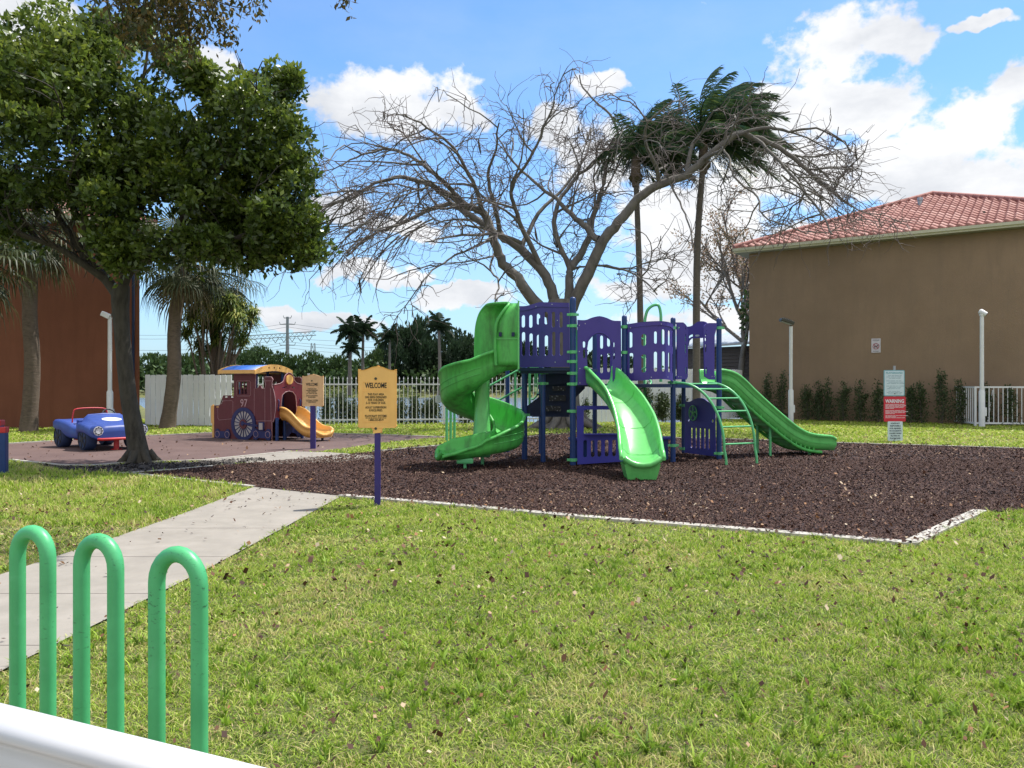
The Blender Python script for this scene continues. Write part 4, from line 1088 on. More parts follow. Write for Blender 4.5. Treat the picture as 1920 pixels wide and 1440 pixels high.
# decks
def deck(poly, z, name='deck', t=.05, parent=PS):
    P = [Vector((p.x, p.y, z)) for p in poly]; n = len(P)
    a = sum((P[i].x * P[(i + 1) % n].y - P[(i + 1) % n].x * P[i].y) for i in range(n))
    if a < 0: P = P[::-1]
    mb = MB(); mb.add(P + [p - Vector((0, 0, t)) for p in P], [tuple(range(n)), tuple(range(n, 2 * n))[::-1]] + [(i, i + n, (i + 1) % n + n, (i + 1) % n)[::-1] for i in range(n)])
    return mb.build(name, MT['navy_dark'], parent)
deck([P1, P2, P3, P8, P7], DL); deck([P3, P4, P6, P8], DL)
deck([Vector((.12, 15.3, 0)), P1 + Vector((-.03, .03, 0)), Vector((1.75, 16.3, 0)), Vector((.75, 16.95, 0))], DH)
mb = MB(); mb.box((.62, 15.19, DH - .045), (.98, .05, .11), rz=math.atan2(-.4, 1)); mb.build('deck_edge', MT['navy_dark'], PS)
mb = MB(); mb.bar(P3 + Vector((0, 0, DL - .03)), P4 + Vector((0, 0, DL - .03)), .06, .09); mb.build('deck_edge', MT['navy'], PS)

def pxp(pl, pts): return [pl.uz(*p) for p in pts]
def pslot(pl, cx, y0, y1, w):
    (u, z1), (_, z0) = pl.uz(cx, y0), pl.uz(cx, y1); (ua, _), (ub, _) = pl.uz(cx - w / 2, y0), pl.uz(cx + w / 2, y0)
    return slot(u, z0, z1, ub - ua)
def dots(pl, pts, off, parent, r=.009):
    mb = MB()
    for p in pts: u, z = pl.uz(*p); mb.disc(pl.P(u, z, off), pl.n, r, .008, 8)
    build_split(mb, 'bolt', MT['bolt'], parent)
# tower panel
pl = Plane2((.10, 15.36), (1.10, 14.97))
topL = smooth_line([(970, 574), (985, 574), (998, 571), (1012, 567), (1025, 567), (1067, 568)], 4)
out = pxp(pl, topL + [(1068, 688), (970, 688.5)])
k6 = lambda x: 800 + x / 6; ky = lambda y: 530 + y / 6
holes = [pslot(pl, k6(x), ky(a), ky(b), 6.8) for x, a, b in ((1088, 365, 505), (1172, 362, 508), (1258, 345, 472), (1345, 328, 470), (1427, 325, 505), (1512, 330, 508),
         (1090, 555, 825), (1175, 570, 825), (1258, 585, 825), (1347, 592, 825), (1430, 550, 823), (1515, 555, 823))]
mb = MB(); plate(mb, pl, out, holes, t=.022); tp = mb.build('tower_panel', MT['purple'], PS, bevel=.003)
band = smooth_line([(970, 574), (985, 574), (998, 571), (1012, 567), (1025, 567), (1067, 568)], 4); band2 = [(x, y + 8.5) for x, y in band][::-1]
mb = MB(); plate(mb, pl, pxp(pl, band + band2), t=.02, off=.02); mb.build('top_band', MT['purple'], tp)
dots(pl, [(975, 578), (1006, 575), (1036, 571), (972, 678), (1042, 679), (1046, 601)], .032, tp)
# small moulded emblem
u, z = pl.uz(1018, 618); mb = MB()
for a, b, c, d in ((-.045, -.05, .045, -.045), (-.045, .045, .045, .05), (-.045, -.05, -.04, .05), (.04, -.05, .045, .05), (-.02, -.02, .02, -.015), (-.02, .015, .02, .02), (-.003, -.03, .003, .03)):
    mb.box(pl.P(u + (a + c) / 2, z + (b + d) / 2, .013), (c - a, .004, d - b), rz=math.atan2(pl.d.y, pl.d.x))
mb.build('emblem', MT['purple_lo'], tp)
# entry panel above slide (P1-P2)
def archpanel():
    pl = Plane2((P1.x + .02, P1.y - .07), (P2.x, P2.y - .07))
    top = smooth_line([(1083, 600), (1098, 600), (1110, 595.5), (1124, 593), (1137, 596), (1149, 601), (1164, 602)], 4)
    inner = [(1103, 722), (1100, 660), (1103, 640), (1112, 629), (1122, 625), (1133, 628), (1143, 637), (1148, 652), (1149, 722)]
    out = pxp(pl, top + [(1165, 722)] + inner[::-1][0:1] + inner[::-1][1:] + [(1083, 722)])
    holes = [pslot(pl, *h) for h in ((1095, 640, 652, 5), (1095, 655, 672, 4.5), (1151, 642, 651, 2.6), (1151, 656, 674, 3))]
    for a0, a1 in ((205, 235), (305, 332)):
        pass
    mb = MB(); plate(mb, pl, out, holes, t=.022)
    o = mb.build('slide_entry_panel', MT['purple'], PS, bevel=.003)
    dots(pl, [(1097, 607), (1086, 610), (1086, 659), (1087, 691), (1087, 718)], .014, o)
    u, z = pl.uz(1123, 598); mb = MB()
    for i in range(3): mb.box(pl.P(u, z - i * .03, .013), (.05, .004, .004), rz=math.atan2(pl.d.y, pl.d.x))
    mb.build('emblem', MT['purple_lo'], o)
    # hood ring with slots over opening
    ring = smooth_line([(1100, 668), (1100, 648), (1105, 634), (1115, 626), (1124, 624), (1134, 627), (1144, 637), (1149, 652), (1149, 668)], 5)
    mbb = MB(); mbb.tube([pl.P(*pl.uz(*p), off=.02) for p in ring], .012, 8); mbb.build('arch_moulding', MT['purple'], o)
    # rear barrier seen through the opening
    pl2 = Plane2((1.75, 17.55), (2.7, 17.95)); s = [(x, y) for x, y in ((1112, 626), (1165, 622), (1165, 712), (1112, 712))]
    holes = [pslot(pl2, x, a, b, 6) for x, a, b in ((1128, 629, 654), (1141, 632, 650), (1128, 665, 700), (1141, 662, 698), (1153, 632, 655), (1153, 662, 698))]
    mb = MB(); plate(mb, pl2, pxp(pl2, [(1117, 619), (1160, 617), (1163, 712), (1117, 712)]), holes, t=.02); mb.build('rear_panel', MT['purple'], PS)
archpanel()
# curved panel (P2-P3), bulging forward
def curved():
    a, b = Vector((P2.x + .05, P2.y - .02)), Vector((P3.x - .03, P3.y - .04)); pl = Plane2(a, b); Lp = pl.L
    def uzc(px, py):
        f = min(max((px - 1176) / (1253 - 1176), 0), 1); Yb = 15.0 + .4 * f - .42 * math.sin(PI * f) ** .8
        return (f * Lp, HC - (py - CY) / F * Yb)
    def bend(u, z, o):
        f = min(max(u / Lp, 0), 1); h = .40 * math.sin(PI * f) ** .8 if 0 < f < 1 else 0
        return pl.P(u + (f - .5) * -.0, z, o + h)
    q8 = lambda x: 1120 + x / 6.857; r8 = lambda y: 560 + y / 6.857
    top = [(1176, r8(330)), (q8(460), r8(305)), (q8(540), r8(292)), (q8(640), r8(290)), (q8(760), r8(310)), (q8(850), r8(345)), (1253, r8(390))]
    bot = [(1253, r8(1085)), (q8(850), r8(1065)), (q8(760), r8(1045)), (q8(640), r8(1035)), (q8(540), r8(1040)), (q8(460), r8(1052)), (1176, r8(1060))]
    out = [uzc(*p) for p in smooth_line(top, 4) + smooth_line(bot, 4)]
    def hs(x, a, b, w):
        c = q8(x); f = (c - 1176) / 77; u, z1 = uzc(c, r8(a)); _, z0 = uzc(c, r8(b)); return slot(u, z0, z1, w / 6.857 / 77 * Lp)
    holes = [hs(*h) for h in ((398, 432, 632, 30), (485, 455, 610, 36), (578, 420, 580, 30), (655, 392, 590, 42), (742, 405, 605, 42), (832, 430, 635, 40),
                              (405, 700, 960, 26), (485, 715, 952, 36), (578, 680, 940, 34), (658, 675, 940, 42), (745, 690, 950, 44), (838, 705, 972, 44))]
    mb = MB(); plate(mb, pl, out, holes, t=.022, xform=bend, cuts=14); o = mb.build('curved_panel', MT['purple'], PS)
    bt = smooth_line(top, 4); bo = [uzc(*p) for p in bt] + [uzc(x, y + 8) for x, y in bt[::-1]]
    mb = MB(); plate(mb, pl, bo, t=.018, off=.02, xform=bend, cuts=10); mb.build('top_band', MT['purple'], o)
    mb = MB()
    for px, py in ((q8(533), r8(1010)), (q8(706), r8(1008)), (q8(880), r8(1052)), (q8(622), r8(328)), (q8(395), r8(378)), (q8(880), r8(385))):
        u, z = uzc(px, py); c = bend(u, z, .034); mb.disc(c, pl.n, .009, .012, 8)
    build_split(mb, 'bolt', MT['bolt'], o)
    # dark curved deck front under it
    P = [Vector((*bend(Lp * k / 12, 0, -.02).xy, 0)) for k in range(13)]
    deck([*P, P8, P7], DL - .003, t=.06)
curved()
# two leaf panels and arch between P3 and P4
def leaves():
    q8 = lambda x: 1120 + x / 6.857; r8 = lambda y: 560 + y / 6.857
    pl = Plane2((P3.x, P3.y - .06), (P4.x, P4.y - .06))
    for pts, hl in (([(1000, 305), (1100, 305), (1130, 330), (1150, 360), (1160, 400), (1160, 1000), (1145, 1035), (1010, 1040), (1008, 1000), (1025, 985), (1020, 330)], [(1131, 355, 400, 9), (1131, 455, 550, 14), (1131, 585, 700, 14), (1137, 880, 970, 14), (1135, 730, 745, 8), (1135, 825, 840, 8)]),
                    ([(1360, 380), (1370, 350), (1395, 325), (1430, 313), (1535, 313), (1535, 335), (1520, 420), (1505, 470), (1500, 980), (1515, 995), (1515, 1040), (1440, 1040), (1375, 1000), (1368, 640)], [(1388, 450, 485, 22), (1388, 500, 550, 22), (1390, 585, 690, 20), (1397, 880, 970, 18), (1397, 405, 415, 9), (1520, 440, 480, 14)])):
        out = pxp(pl, [(q8(x), r8(y)) for x, y in pts]); holes = [pslot(pl, q8(x), r8(a), r8(b), w / 6.857) for x, a, b, w in hl]
        mb = MB(); plate(mb, pl, out, holes[:5], t=.022); o = mb.build('side_leaf_panel', MT['purple'], PS)
    dots(pl, [(q8(x), r8(y)) for x, y in ((1038, 1005), (1068, 1005), (1468, 1000), (1497, 1000), (1045, 372))], .014, o)
    # arch above slide mouth, on the P6-P4 side of deck
    pl2 = Plane2((P8.x + .55, P8.y - .6), (P4.x - .02, P4.y + .35))
    top = smooth_line([(1150, 360), (1200, 355), (1240, 335), (1290, 300), (1340, 290), (1385, 296), (1415, 315), (1440, 345)], 4)
    low = [(1440, 440), (1400, 440), (1370, 505), (1290, 508), (1215, 512), (1185, 540), (1170, 610), (1150, 610)]
    hole = [(1175, 505), (1178, 480), (1200, 465), (1240, 455), (1242, 485), (1210, 492), (1188, 508)]
    mb = MB(); plate(mb, pl2, pxp(pl2, [(q8(x), r8(y)) for x, y in top + low]), [pxp(pl2, [(q8(x), r8(y)) for x, y in hole])], t=.022); o = mb.build('arch_panel', MT['purple'], PS)
    u, z = pl2.uz(q8(1290), r8(475)); mb = MB(); plate(mb, pl2, circ(u, z, .055, 16, .022), t=.004, off=.014); mb.build('emblem', MT['bolt'], o)
    mb = MB(); a = pl.P(*pl.uz(q8(1168), r8(480)), off=-.3)
    mb.tube([pl2.P(*pl2.uz(q8(1165), r8(490)), off=.1), pl2.P(*pl2.uz(q8(1160), r8(700)), off=.1), pl2.P(*pl2.uz(q8(1178), r8(780)), off=.1), pl2.P(*pl2.uz(q8(1180), r8(1040)), off=.1)], .013, 8); mb.build('hand_rail', MT['green_pipe'], PS)
leaves()
# slide 2 (front, single bend)
def slide_front():
    path = densify([(1.62, 14.92, 1.50), (1.66, 14.80, 1.49), (1.77, 14.50, 1.36), (1.95, 14.10, 1.10), (2.06, 13.70, .82), (2.09, 13.30, .56), (2.08, 12.98, .38), (2.06, 12.75, .31), (2.05, 12.55, .29)], 6)
    n = len(path); f = [i / (n - 1) for i in range(n)]
    w = [.50 + .10 * min(1, x * 2.0) for x in f]
    h = [.36 - .10 * min(1, x * 2.2) - (.09 * max(0, x - .6) / .4) for x in f]
    h = [a * (1 if x < .93 else 1 - (x - .93) / .07 * .45) for a, x in zip(h, f)]
    mb = MB(); sweep_slide(mb, path, w, h, h, rim=.045)
    # rounded front lip and skirt down to mulch
    e = Vector(path[-1]); lip = []
    for k in range(9):
        a = PI * k / 8; lip.append(e + Vector((-math.cos(a) * .27, -.06 * math.sin(a) + .02, .10 * abs(math.cos(a)) ** 2.5 - .03)))
    mb.tube(lip, .045, 10)
    sk = []
    for z, s, dy in ((.27, .285, 0), (.12, .25, .03), (.0, .215, .06), (-.02, .21, .07)): sk += [Vector((e.x - s, e.y + .0 + dy, z)), Vector((e.x + s, e.y + dy, z)), Vector((e.x + s, e.y + .5, z)), Vector((e.x - s, e.y + .5, z))]
    fs = [(4 * i + a, 4 * i + (a + 1) % 4, 4 * i + 4 + (a + 1) % 4, 4 * i + 4 + a) for i in range(3) for a in range(4)]
    mb.add(sk, fs); o = mb.build('straight_slide', MT['green'], PS)
    # moulding seams
    mb = MB()
    for idx in (n // 3, n // 2 + 1, int(n * .74)):
        p = Vector(path[idx]); tg = (Vector(path[idx + 1]) - Vector(path[idx - 1])); th = Vector((tg.x, tg.y, 0)).normalized(); s = Vector((th.y, -th.x, 0)); up = s.cross(tg.normalized()); up = up if up.z > 0 else -up
        up = (Vector((0, 0, .35)) + up * .65).normalized(); ww = w[idx] / 2; hh = h[idx]
        mb.tube([p + s * x + up * y for x, y in ((-ww - .03, hh + .012), (-ww + .004, hh * .8), (-ww + .012, hh * .45), (-ww + .037, .10), (-ww + .10, .024), (0, .004), (ww - .10, .024), (ww - .037, .10), (ww - .012, hh * .45), (ww - .004, hh * .8), (ww + .03, hh + .012))], .0035, 5)
    build_split(mb, 'seam', MT['green_dirty'], o)
slide_front()
# slide 3 (right, heading right)
def slide_right():
    a = Vector((4.10, 16.72, DL)); d = Vector((.972, .235, 0)).normalized()
    prof = [(0, 1.50), (.18, 1.50), (.40, 1.42), (.75, 1.12), (1.2, .76), (1.65, .43), (1.95, .27), (2.2, .20), (2.5, .17), (2.78, .16)]
    path = densify([(a.x + d.x * s, a.y + d.y * s, z) for s, z in prof], 5); n = len(path)
    f = [i / (n - 1) for i in range(n)]; h = [.33 - .06 * x if x < .95 else .27 - (x - .95) / .05 * .06 for x in f]
    mb = MB(); sweep_slide(mb, path, .70, h, h, rim=.04, t=.05); o = mb.build('wide_slide', MT['green'], PS)
    # ribs beneath
    mb = MB(); s = Vector((d.y, -d.x, 0))
    for i in range(6, n - 8, 2):
        p = Vector(path[i]); mb.bar(p + s * .36 - Vector((0, 0, .055)), p - s * .36 - Vector((0, 0, .055)), .03, .10)
    for q in (-.36, .36): mb.tube([Vector(p) + s * q - Vector((0, 0, .09)) for p in path[4:-6]], .035, 8)
    mb.build('underside_ribs', MT['green_dirty'], o)
    # outline groove on near wall
    mb = MB()
    for hh in (.10, .245):
        mb.tube([Vector(p) + s * (.35 + .047 if hh < .2 else .35 + .055) + Vector((0, 0, hh * .95)) for p in path[1:-3]], .005, 5)
    build_split(mb, 'side_groove', MT['green_dirty'], o)
    mb = MB()
    for i, zz in ((n // 2 - 2, 0), (n - 10, 0)):
        p = Vector(path[i])
        for q in ((-.25, .25) if i < n // 2 else (.2,)): b = p + s * q; mb.tube([(b.x, b.y, -.05), (b.x, b.y, b.z - .05)], .03, 10)
    build_split(mb, 'slide_leg', MT['green_pipe'], PS)
slide_right()
# spiral slide
def spiral():
    C = Vector((-.56, 15.0, 0)); r = .50
    pts = [Vector((.10, 15.0 - .46, 1.84)), Vector((-.15, 15.0 - .48, 1.80)), Vector((-.36, 15.0 - .50, 1.69))]
    N = 22
    for k in range(N + 1):
        a = -PI / 2 - 2 * PI * k / N
        if k == 0: pass
        pts.append(C + Vector((r * math.cos(a), r * math.sin(a), float(np.interp(k / N, [0, .25, .5, .75, 1], [1.56, 1.16, .78, .42, .28])))))
    e = pts[-1]; dd = Vector((-.97, -.24, 0)).normalized()
    for s, z in ((.16, .255), (.34, .235), (.55, .22), (.76, .22)): pts.append(Vector((e.x, e.y, 0)) + dd * s + Vector((0, 0, z)))
    path = densify([tuple(p) for p in pts], 3); n = len(path); f = [i / (n - 1) for i in range(n)]
    w = []; hl = []; hr = []
    for x in f:
        w.append(.50 + (.05 * (x - .85) / .15 if x > .85 else 0))
        o_ = float(np.interp(x, [0, .08, .2, .68, .78, .86, .93, 1], [.34, .42, .52, .48, .36, .21, .15, .05]))
        hl.append(o_); hr.append(.30 if x < .12 else float(np.interp(x, [.12, .7, .84, .95, 1], [.26, .26, .33, .30, .16])))
    mb = MB(); sweep_slide(mb, path, w, hl, hr, rim=.045, t=.035); 
    e = Vector(path[-1]); s = Vector((-dd.y, dd.x, 0))
    lip = [e + s * (-math.cos(PI * k / 8) * .27) + dd * (.05 * math.sin(PI * k / 8) - .02) + Vector((0, 0, .13 * abs(math.cos(PI * k / 8)) ** 2.5 - .02)) for k in range(9)]
    mb.tube(lip, .045, 10)
    sp = mb.build('spiral_slide', MT['green_dirty'], PS)
    mb = MB(); mb.tube([(C.x, C.y, .30), (C.x, C.y, .6), (C.x, C.y, 1.2), (C.x, C.y, 1.72)], [.30, .17, .135, .15], 20); mb.build('centre_column', MT['green'], sp)
    mb = MB(); 
    for q, z in (((-.84, 14.30), .24), ((-.55, 14.9), .3)):
        mb.tube([(q[0], q[1], -.05), (q[0], q[1], z - .02)], .03, 10); mb.box((q[0], q[1], z - .08), (.30, .16, .10), bev=.03)
    build_split(mb, 'slide_leg', MT['green_pipe'], PS)
    # curved body seams on the big outer wall
    mb = MB(); 
    for lvl in (.16, .27):
        mb.tube([C + Vector(((r + .25 + .052 - (.0 if lvl > .2 else .01)) * math.cos(-PI / 2 - 2 * PI * k / 60), (r + .25 + .052 - (.0 if lvl > .2 else .01)) * math.sin(-PI / 2 - 2 * PI * k / 60), float(np.interp(k / 60, [0, .25, .5, .75, 1], [1.56, 1.16, .78, .42, .28])) + lvl)) for k in range(0, 58)], .005, 5)
    build_split(mb, 'seam', MT['green'], sp)
    # hood over the entry
    xs0 = .12; yf, yb = 14.20, 14.86; zb = 1.80; zt = 2.98
    def ring(fr, xw):
        pass
    sec = [(yf - .02, 1.86), (yf - .02, 2.3), (yf - .02, 2.62), (yf + .02, 2.84), (yf + .10, 2.95), (yf + .22, 2.99), (yb - .22, 2.99), (yb - .10, 2.95), (yb - .01, 2.82), (yb + .02, 2.6), (yb + .02, 2.3), (yb + .02, 1.86)]
    west = [-.285, -.30, -.27, -.14, -.06, -.10, -.40, -.50, -.60, -.66, -.68, -.68]
    sec = smooth_line(sec, 4); west = [q[0] for q in smooth_line([(x,) for x in west], 4)]
    m = len(sec); vs = []; t = .03
    cy, cz = (yf + yb) / 2, 2.3
    for off in (0, 1):
        for (y, z), xw in zip(sec, west):
            k = .95 if off else 1
            yy = cy + (y - cy) * (1 - off * .09); zz = z - off * (.03 if z > 2.5 else 0)
            for x in (xs0, xs0 + (xw - xs0) * .5, xw): vs.append(Vector((x + (.0), yy + (.12 if x == xs0 else .0) * 0, zz)))
    fs = []
    for off in (0, 1):
        b = off * m * 3
        for i in range(m - 1):
            for j in range(2):
                q = (b + i * 3 + j, b + i * 3 + j + 1, b + (i + 1) * 3 + j + 1, b + (i + 1) * 3 + j); fs.append(q if off else q[::-1])
    B = m * 3
    for i in range(m - 1):
        for j in (0, 2): fs.append((i * 3 + j, (i + 1) * 3 + j, B + (i + 1) * 3 + j, B + i * 3 + j))
    for i in (0, m - 1):
        for j in range(2): fs.append((i * 3 + j, i * 3 + j + 1, B + i * 3 + j + 1, B + i * 3 + j))
    mb = MB(); mb.add(vs, fs, True)
    # rolled edge round the opening
    mb.tube([Vector((xw, y, z)) for (y, z), xw in zip(sec, west)], .028, 8)
    hd = mb.build('slide_hood', MT['green_dirty'], PS)
    mb = MB()
    for px in (938, 962):
        p = at(px, 627, 14.165); mb.box(p, (.055, .012, .075), bev=.012)
    build_split(mb, 'hood_recess', MT['navy_dark'], hd)
    mb = MB(); mb.bar((-.27, 14.168, HC - (635.5 - CY) / F * 14.17), (.11, 14.168, HC - (635.5 - CY) / F * 14.17), .008, .01); mb.build('seam', MT['green'], hd)
    mb = MB(); mb.box((.115, 14.52, 2.40), (.03, .72, 1.22), bev=.01); mb.build('hood_frame', MT['green'], hd)
spiral()
# arched ladder
def ladder():
    s0 = Vector((3.16, 15.36, DL)); s1 = Vector((3.86, 15.80, DL)); e0 = Vector((3.98, 14.85, 0)); e1 = Vector((4.64, 15.15, 0))
    def rail(s, e):
        out = [s + (e - s).normalized() * 0]
        d = Vector((e.x - s.x, e.y - s.y, 0)); pts = []
        for k in range(19):
            a = PI / 2 * k / 18; x = math.sin(a) ** .95; z = (DL - .28) * math.cos(a) ** 1.0 + .28
            pts.append(Vector((s.x, s.y, 0)) + d * (.04 + x * .92) + Vector((0, 0, z + .02)))
        pts = [Vector((s.x, s.y, DL + .02))] + pts + [Vector((e.x, e.y, .15)) - d * .01, Vector((e.x, e.y, -.05))]
        return pts
    r0, r1 = rail(s0, e0), rail(s1, e1)
    for r_ in (r0, r1):
        mb = MB(); mb.tube([Vector(p) for p in smooth_line([tuple(q) for q in r_], 2)], .024, 10); mb.build('ladder_rail', MT['green_pipe'], PS)
    for i in (3, 6, 9, 12, 15, 18):
        mb = MB(); mb.tube([r0[i], r1[i]], .017, 8); mb.build('rung', MT['green_pipe'], PS)
    i = -1; a = (r0[-2] * .35 + r0[-3] * .65); b = (r1[-2] * .35 + r1[-3] * .65)
ladder()
# steering wheel panel under the right deck
def wheel_panel():
    pl = Plane2((P6.x - .02, P6.y - .06), (P4.x - .02, P4.y - .06)); q = lambda x: 1250 + x / 4.5; r = lambda y: 560 + y / 4.5
    pl = Plane2((P6.x, P6.y), (P4.x, P4.y))
    pts = smooth_line([(165, 870), (205, 868), (240, 850), (285, 838), (330, 848), (370, 880), (415, 905)], 4) + [(420, 1330), (165, 1300)]
    holes = [pslot(pl, q(x), r(a), r(b), 16 / 4.5) for x, a, b in ((220, 1085, 1260), (257, 1085, 1265), (292, 1090, 1268), (330, 1090, 1270), (366, 1095, 1272))] + [pxp(pl, circ(q(396), r(1030), 2.2, 10, 3.4)), pxp(pl, circ(q(196), r(1022), 1.6, 10, 2.6))]
    out = pxp(pl, [(q(x), r(y)) for x, y in pts]); mb = MB(); plate(mb, pl, out, holes, t=.02, off=.02); o = mb.build('steering_panel', MT['purple_lo'], PS)
    u, z = pl.uz(q(248), r(965)); R_ = .155; mb = MB(); mb.tube([pl.P(u + R_ * math.cos(2 * PI * k / 24), z + R_ * math.sin(2 * PI * k / 24), .075) for k in range(24)], .013, 8, closed=True)
    for k in range(5): a = 2 * PI * k / 5 + .3; mb.bar(pl.P(u, z, .075), pl.P(u + R_ * math.cos(a), z + R_ * math.sin(a), .075), .03, .012, up=tuple(pl.n))
    mb.disc(pl.P(u, z, .06), pl.n, .035, .06, 12); mb.build('steering_wheel', MT['green_pipe'], o)
wheel_panel()
# shop-front panel under the entry
def counter():
    pl = Plane2((P1.x + .05, P1.y - .02), (P2.x - .02, P2.y - .02)); q = lambda x: 1040 + x / 6; r = lambda y: 680 + y / 6
    out = [(248, 485), (820, 485), (820, 1110), (700, 1115), (255, 1145)]
    win = [(325, 545), (340, 528), (740, 528), (760, 545), (760, 800), (325, 800)]
    holes = [pxp(pl, [(q(x), r(y)) for x, y in win])] + [pslot(pl, q(x), r(a), r(b), 42 / 6) for x, a, b in ((342, 870, 1065), (428, 870, 1062), (502, 868, 1060), (585, 865, 1056), (668, 862, 1054), (745, 860, 1050))]
    mb = MB(); plate(mb, pl, pxp(pl, [(q(x), r(y)) for x, y in out]), holes, t=.022); o = mb.build('shop_panel', MT['purple_lo'], PS)
    u0, z0 = pl.uz(q(325), r(803)); u1, _ = pl.uz(q(770), r(800)); mb = MB(); mb.box(pl.P((u0 + u1) / 2, z0, .05), (u1 - u0, .16, .02), rz=math.atan2(pl.d.y, pl.d.x)); mb.build('counter_shelf', MT['purple_lo'], o)
    for c in (Vector((1.35, 15.6, .46)), Vector((3.0, 15.9, .46))):
        mb = MB(); mb.box(c, (.5 if c.x < 2 else .34, .28, .05), bev=.02); mb.build('seat', MT['purple_lo'], PS); mb = MB(); mb.box(c - Vector((0, 0, .24)), (.3 if c.x < 2 else .2, .06, .46)); mb.build('seat_leg', MT['navy'], PS)
counter()
# rear stairs with perforated steps and green hand rails
def stairs():
    # flight drops from the tower deck back-left
    a = Vector((.75, 16.6, DH)); st = thing if False else None
    mb = MB()
    for k in range(4):
        z = DH - .10 - (k + 1) * .21; y = 17.0 - k * .30; x = .95 - k * .06
        mb.box((x, y, z), (.75, .34, .03)); 
    build_split(mb, 'stair_tread', MT['navy_dark'], PS)
    pf = simple('perforated_steel', (.05, .05, .06), .6); m, nt, b = mat_new('perforated_riser')
    tc = nd(nt, 'ShaderNodeTexCoord'); ch = nd(nt, 'ShaderNodeTexVoronoi'); ch.inputs['Scale'].default_value = 22; nt.links.new(tc.outputs['Object'], ch.inputs[0])
    rp = ramp(nt, [(0.28, (.20, .20, .23)), (0.34, (.012, .014, .02))], ch.outputs['Distance']); nt.links.new(rp.outputs[0], b.inputs['Base Color'])
    for k, (px0, px1, py0, py1) in enumerate(((1036, 1060, 724, 733), (1030, 1061, 741, 752), (1022, 1052, 761, 771))):
        Y = 16.0; p0, p1 = at(px0, py1, Y), at(px1, py0, Y); mb = MB(); mb.box(((p0.x + p1.x) / 2, Y, (p0.z + p1.z) / 2), (p1.x - p0.x, .02, p1.z - p0.z)); mb.build('step_riser', m, PS)
    pl = Plane2((.55, 16.05), (1.5, 16.05))
    sd = [(1019, 692), (1092, 700), (1098, 728), (1078, 748), (1076, 778), (985, 781), (985, 764), (1010, 745), (1019, 735)]
    mb = MB(); plate(mb, pl, pxp(pl, sd), t=.03, off=-.12); mb.build('stair_stringer', MT['navy_dark'], PS)
    mb = MB(); plate(mb, pl, pxp(pl, [(1019, 692), (1080, 692), (1080, 717), (1030, 722), (1019, 724)]), t=.03, off=.06); mb.build('stair_stringer', MT['navy_dark'], PS)
    # green hand rails and barrier bars
    def g(pts, Y, r=.017, name='hand_rail', n=8):
        mb = MB(); mb.tube([at(x, y, Y) for x, y in pts], r, n); mb.build(name, MT['green_pipe'], PS)
    g([(908, 729), (970, 695), (990, 693), (990, 700)], 17.2, .022); g([(932, 752), (978, 727), (982, 722)], 17.2, .022)
    g([(966, 700), (966, 790)], 17.3, .024, 'hand_rail_post'); g([(993, 694), (993, 776)], 17.2, .026, 'hand_rail_post')
    g([(1003, 696), (1003, 735)], 17.4, .012, 'barrier_bar'); g([(1007, 696), (1007, 741)], 17.4, .012, 'barrier_bar'); g([(1012, 694), (1012, 733)], 17.4, .012, 'barrier_bar')
    g([(996, 749), (1001, 748), (1013, 734)], 17.2, .018)
    for py in (694, 697): pass
    mb = MB(); mb.box(at(1004, 690, 17.3), (.25, .03, .10)); mb.build('barrier_top', MT['green_pipe'], PS)
    g([(965, 766), (985, 768)], 17.3, .016)
    # tall green frame by P1
    mb = MB(); p = at(1082, 718, 15.1); mb.bar((p.x, 15.1, 1.48), (p.x, 15.1, 2.55), .045, .03, up=(0, 1, 0)); mb.build('panel_frame', MT['green_pipe'], PS)
    # fireman pole and coil behind curved panel
    mb = MB(); Y = 17.2
    arch = [(1209, 832), (1209, 606), (1210, 595), (1214, 582), (1222, 574), (1231, 571.5), (1236, 575), (1239, 590), (1239, 608), (1239, 716)]
    arch = arch[:2] + smooth_line(arch[1:-1], 4) + arch[-1:]
    mb.tube([at(x, y, Y) for x, y in arch], .032, 12); mb.build('climbing_pole', MT['green_pipe'], PS)
    mb = MB(); coil = []
    c = at(1209, 718, Y)
    for k in range(120): a = 2 * PI * k / 20; coil.append(Vector((c.x + .14 * math.cos(a), Y + .14 * math.sin(a), .35 + k * 2.45 / 120)))
    mb.tube(coil, .016, 6); mb.build('coil_step', MT['green_pipe'], PS)
stairs()
# separate pull-up loops behind the spiral
def loops():
    b = gp(845, 829); o = thing('tube_rack', 'slim green tube hoops standing behind the spiral slide', 'rack', (b.x, b.y, 0))
    Y = b.y
    for i, (px, top) in enumerate(((837.5, 766), (845, 764), (852, 768))):
        z = HC - (top - CY) / F * (Y + i * .35); x = at(px, 718, Y + i * .35).x; yy = Y + i * .35
        mb = MB(); mb.tube([(x, yy, -.05), (x, yy, z)], .036, 10); mb.tube([(x, yy, z), (x, yy, z + .02)], .05, 10); mb.build('upright', MT['green_pipe'], o)
        if i:
            mb = MB(); mb.tube([Vector((x, yy, z - .05)) + Vector((-.09 * math.sin(PI * k / 8) if 0 else (px0 := 0), -.35 * k / 8, -.02 - .12 * math.sin(PI * k / 8) * 0)) for k in range(9)], .025, 8); mb.build('cross_bar', MT['green_pipe'], o)
loops()
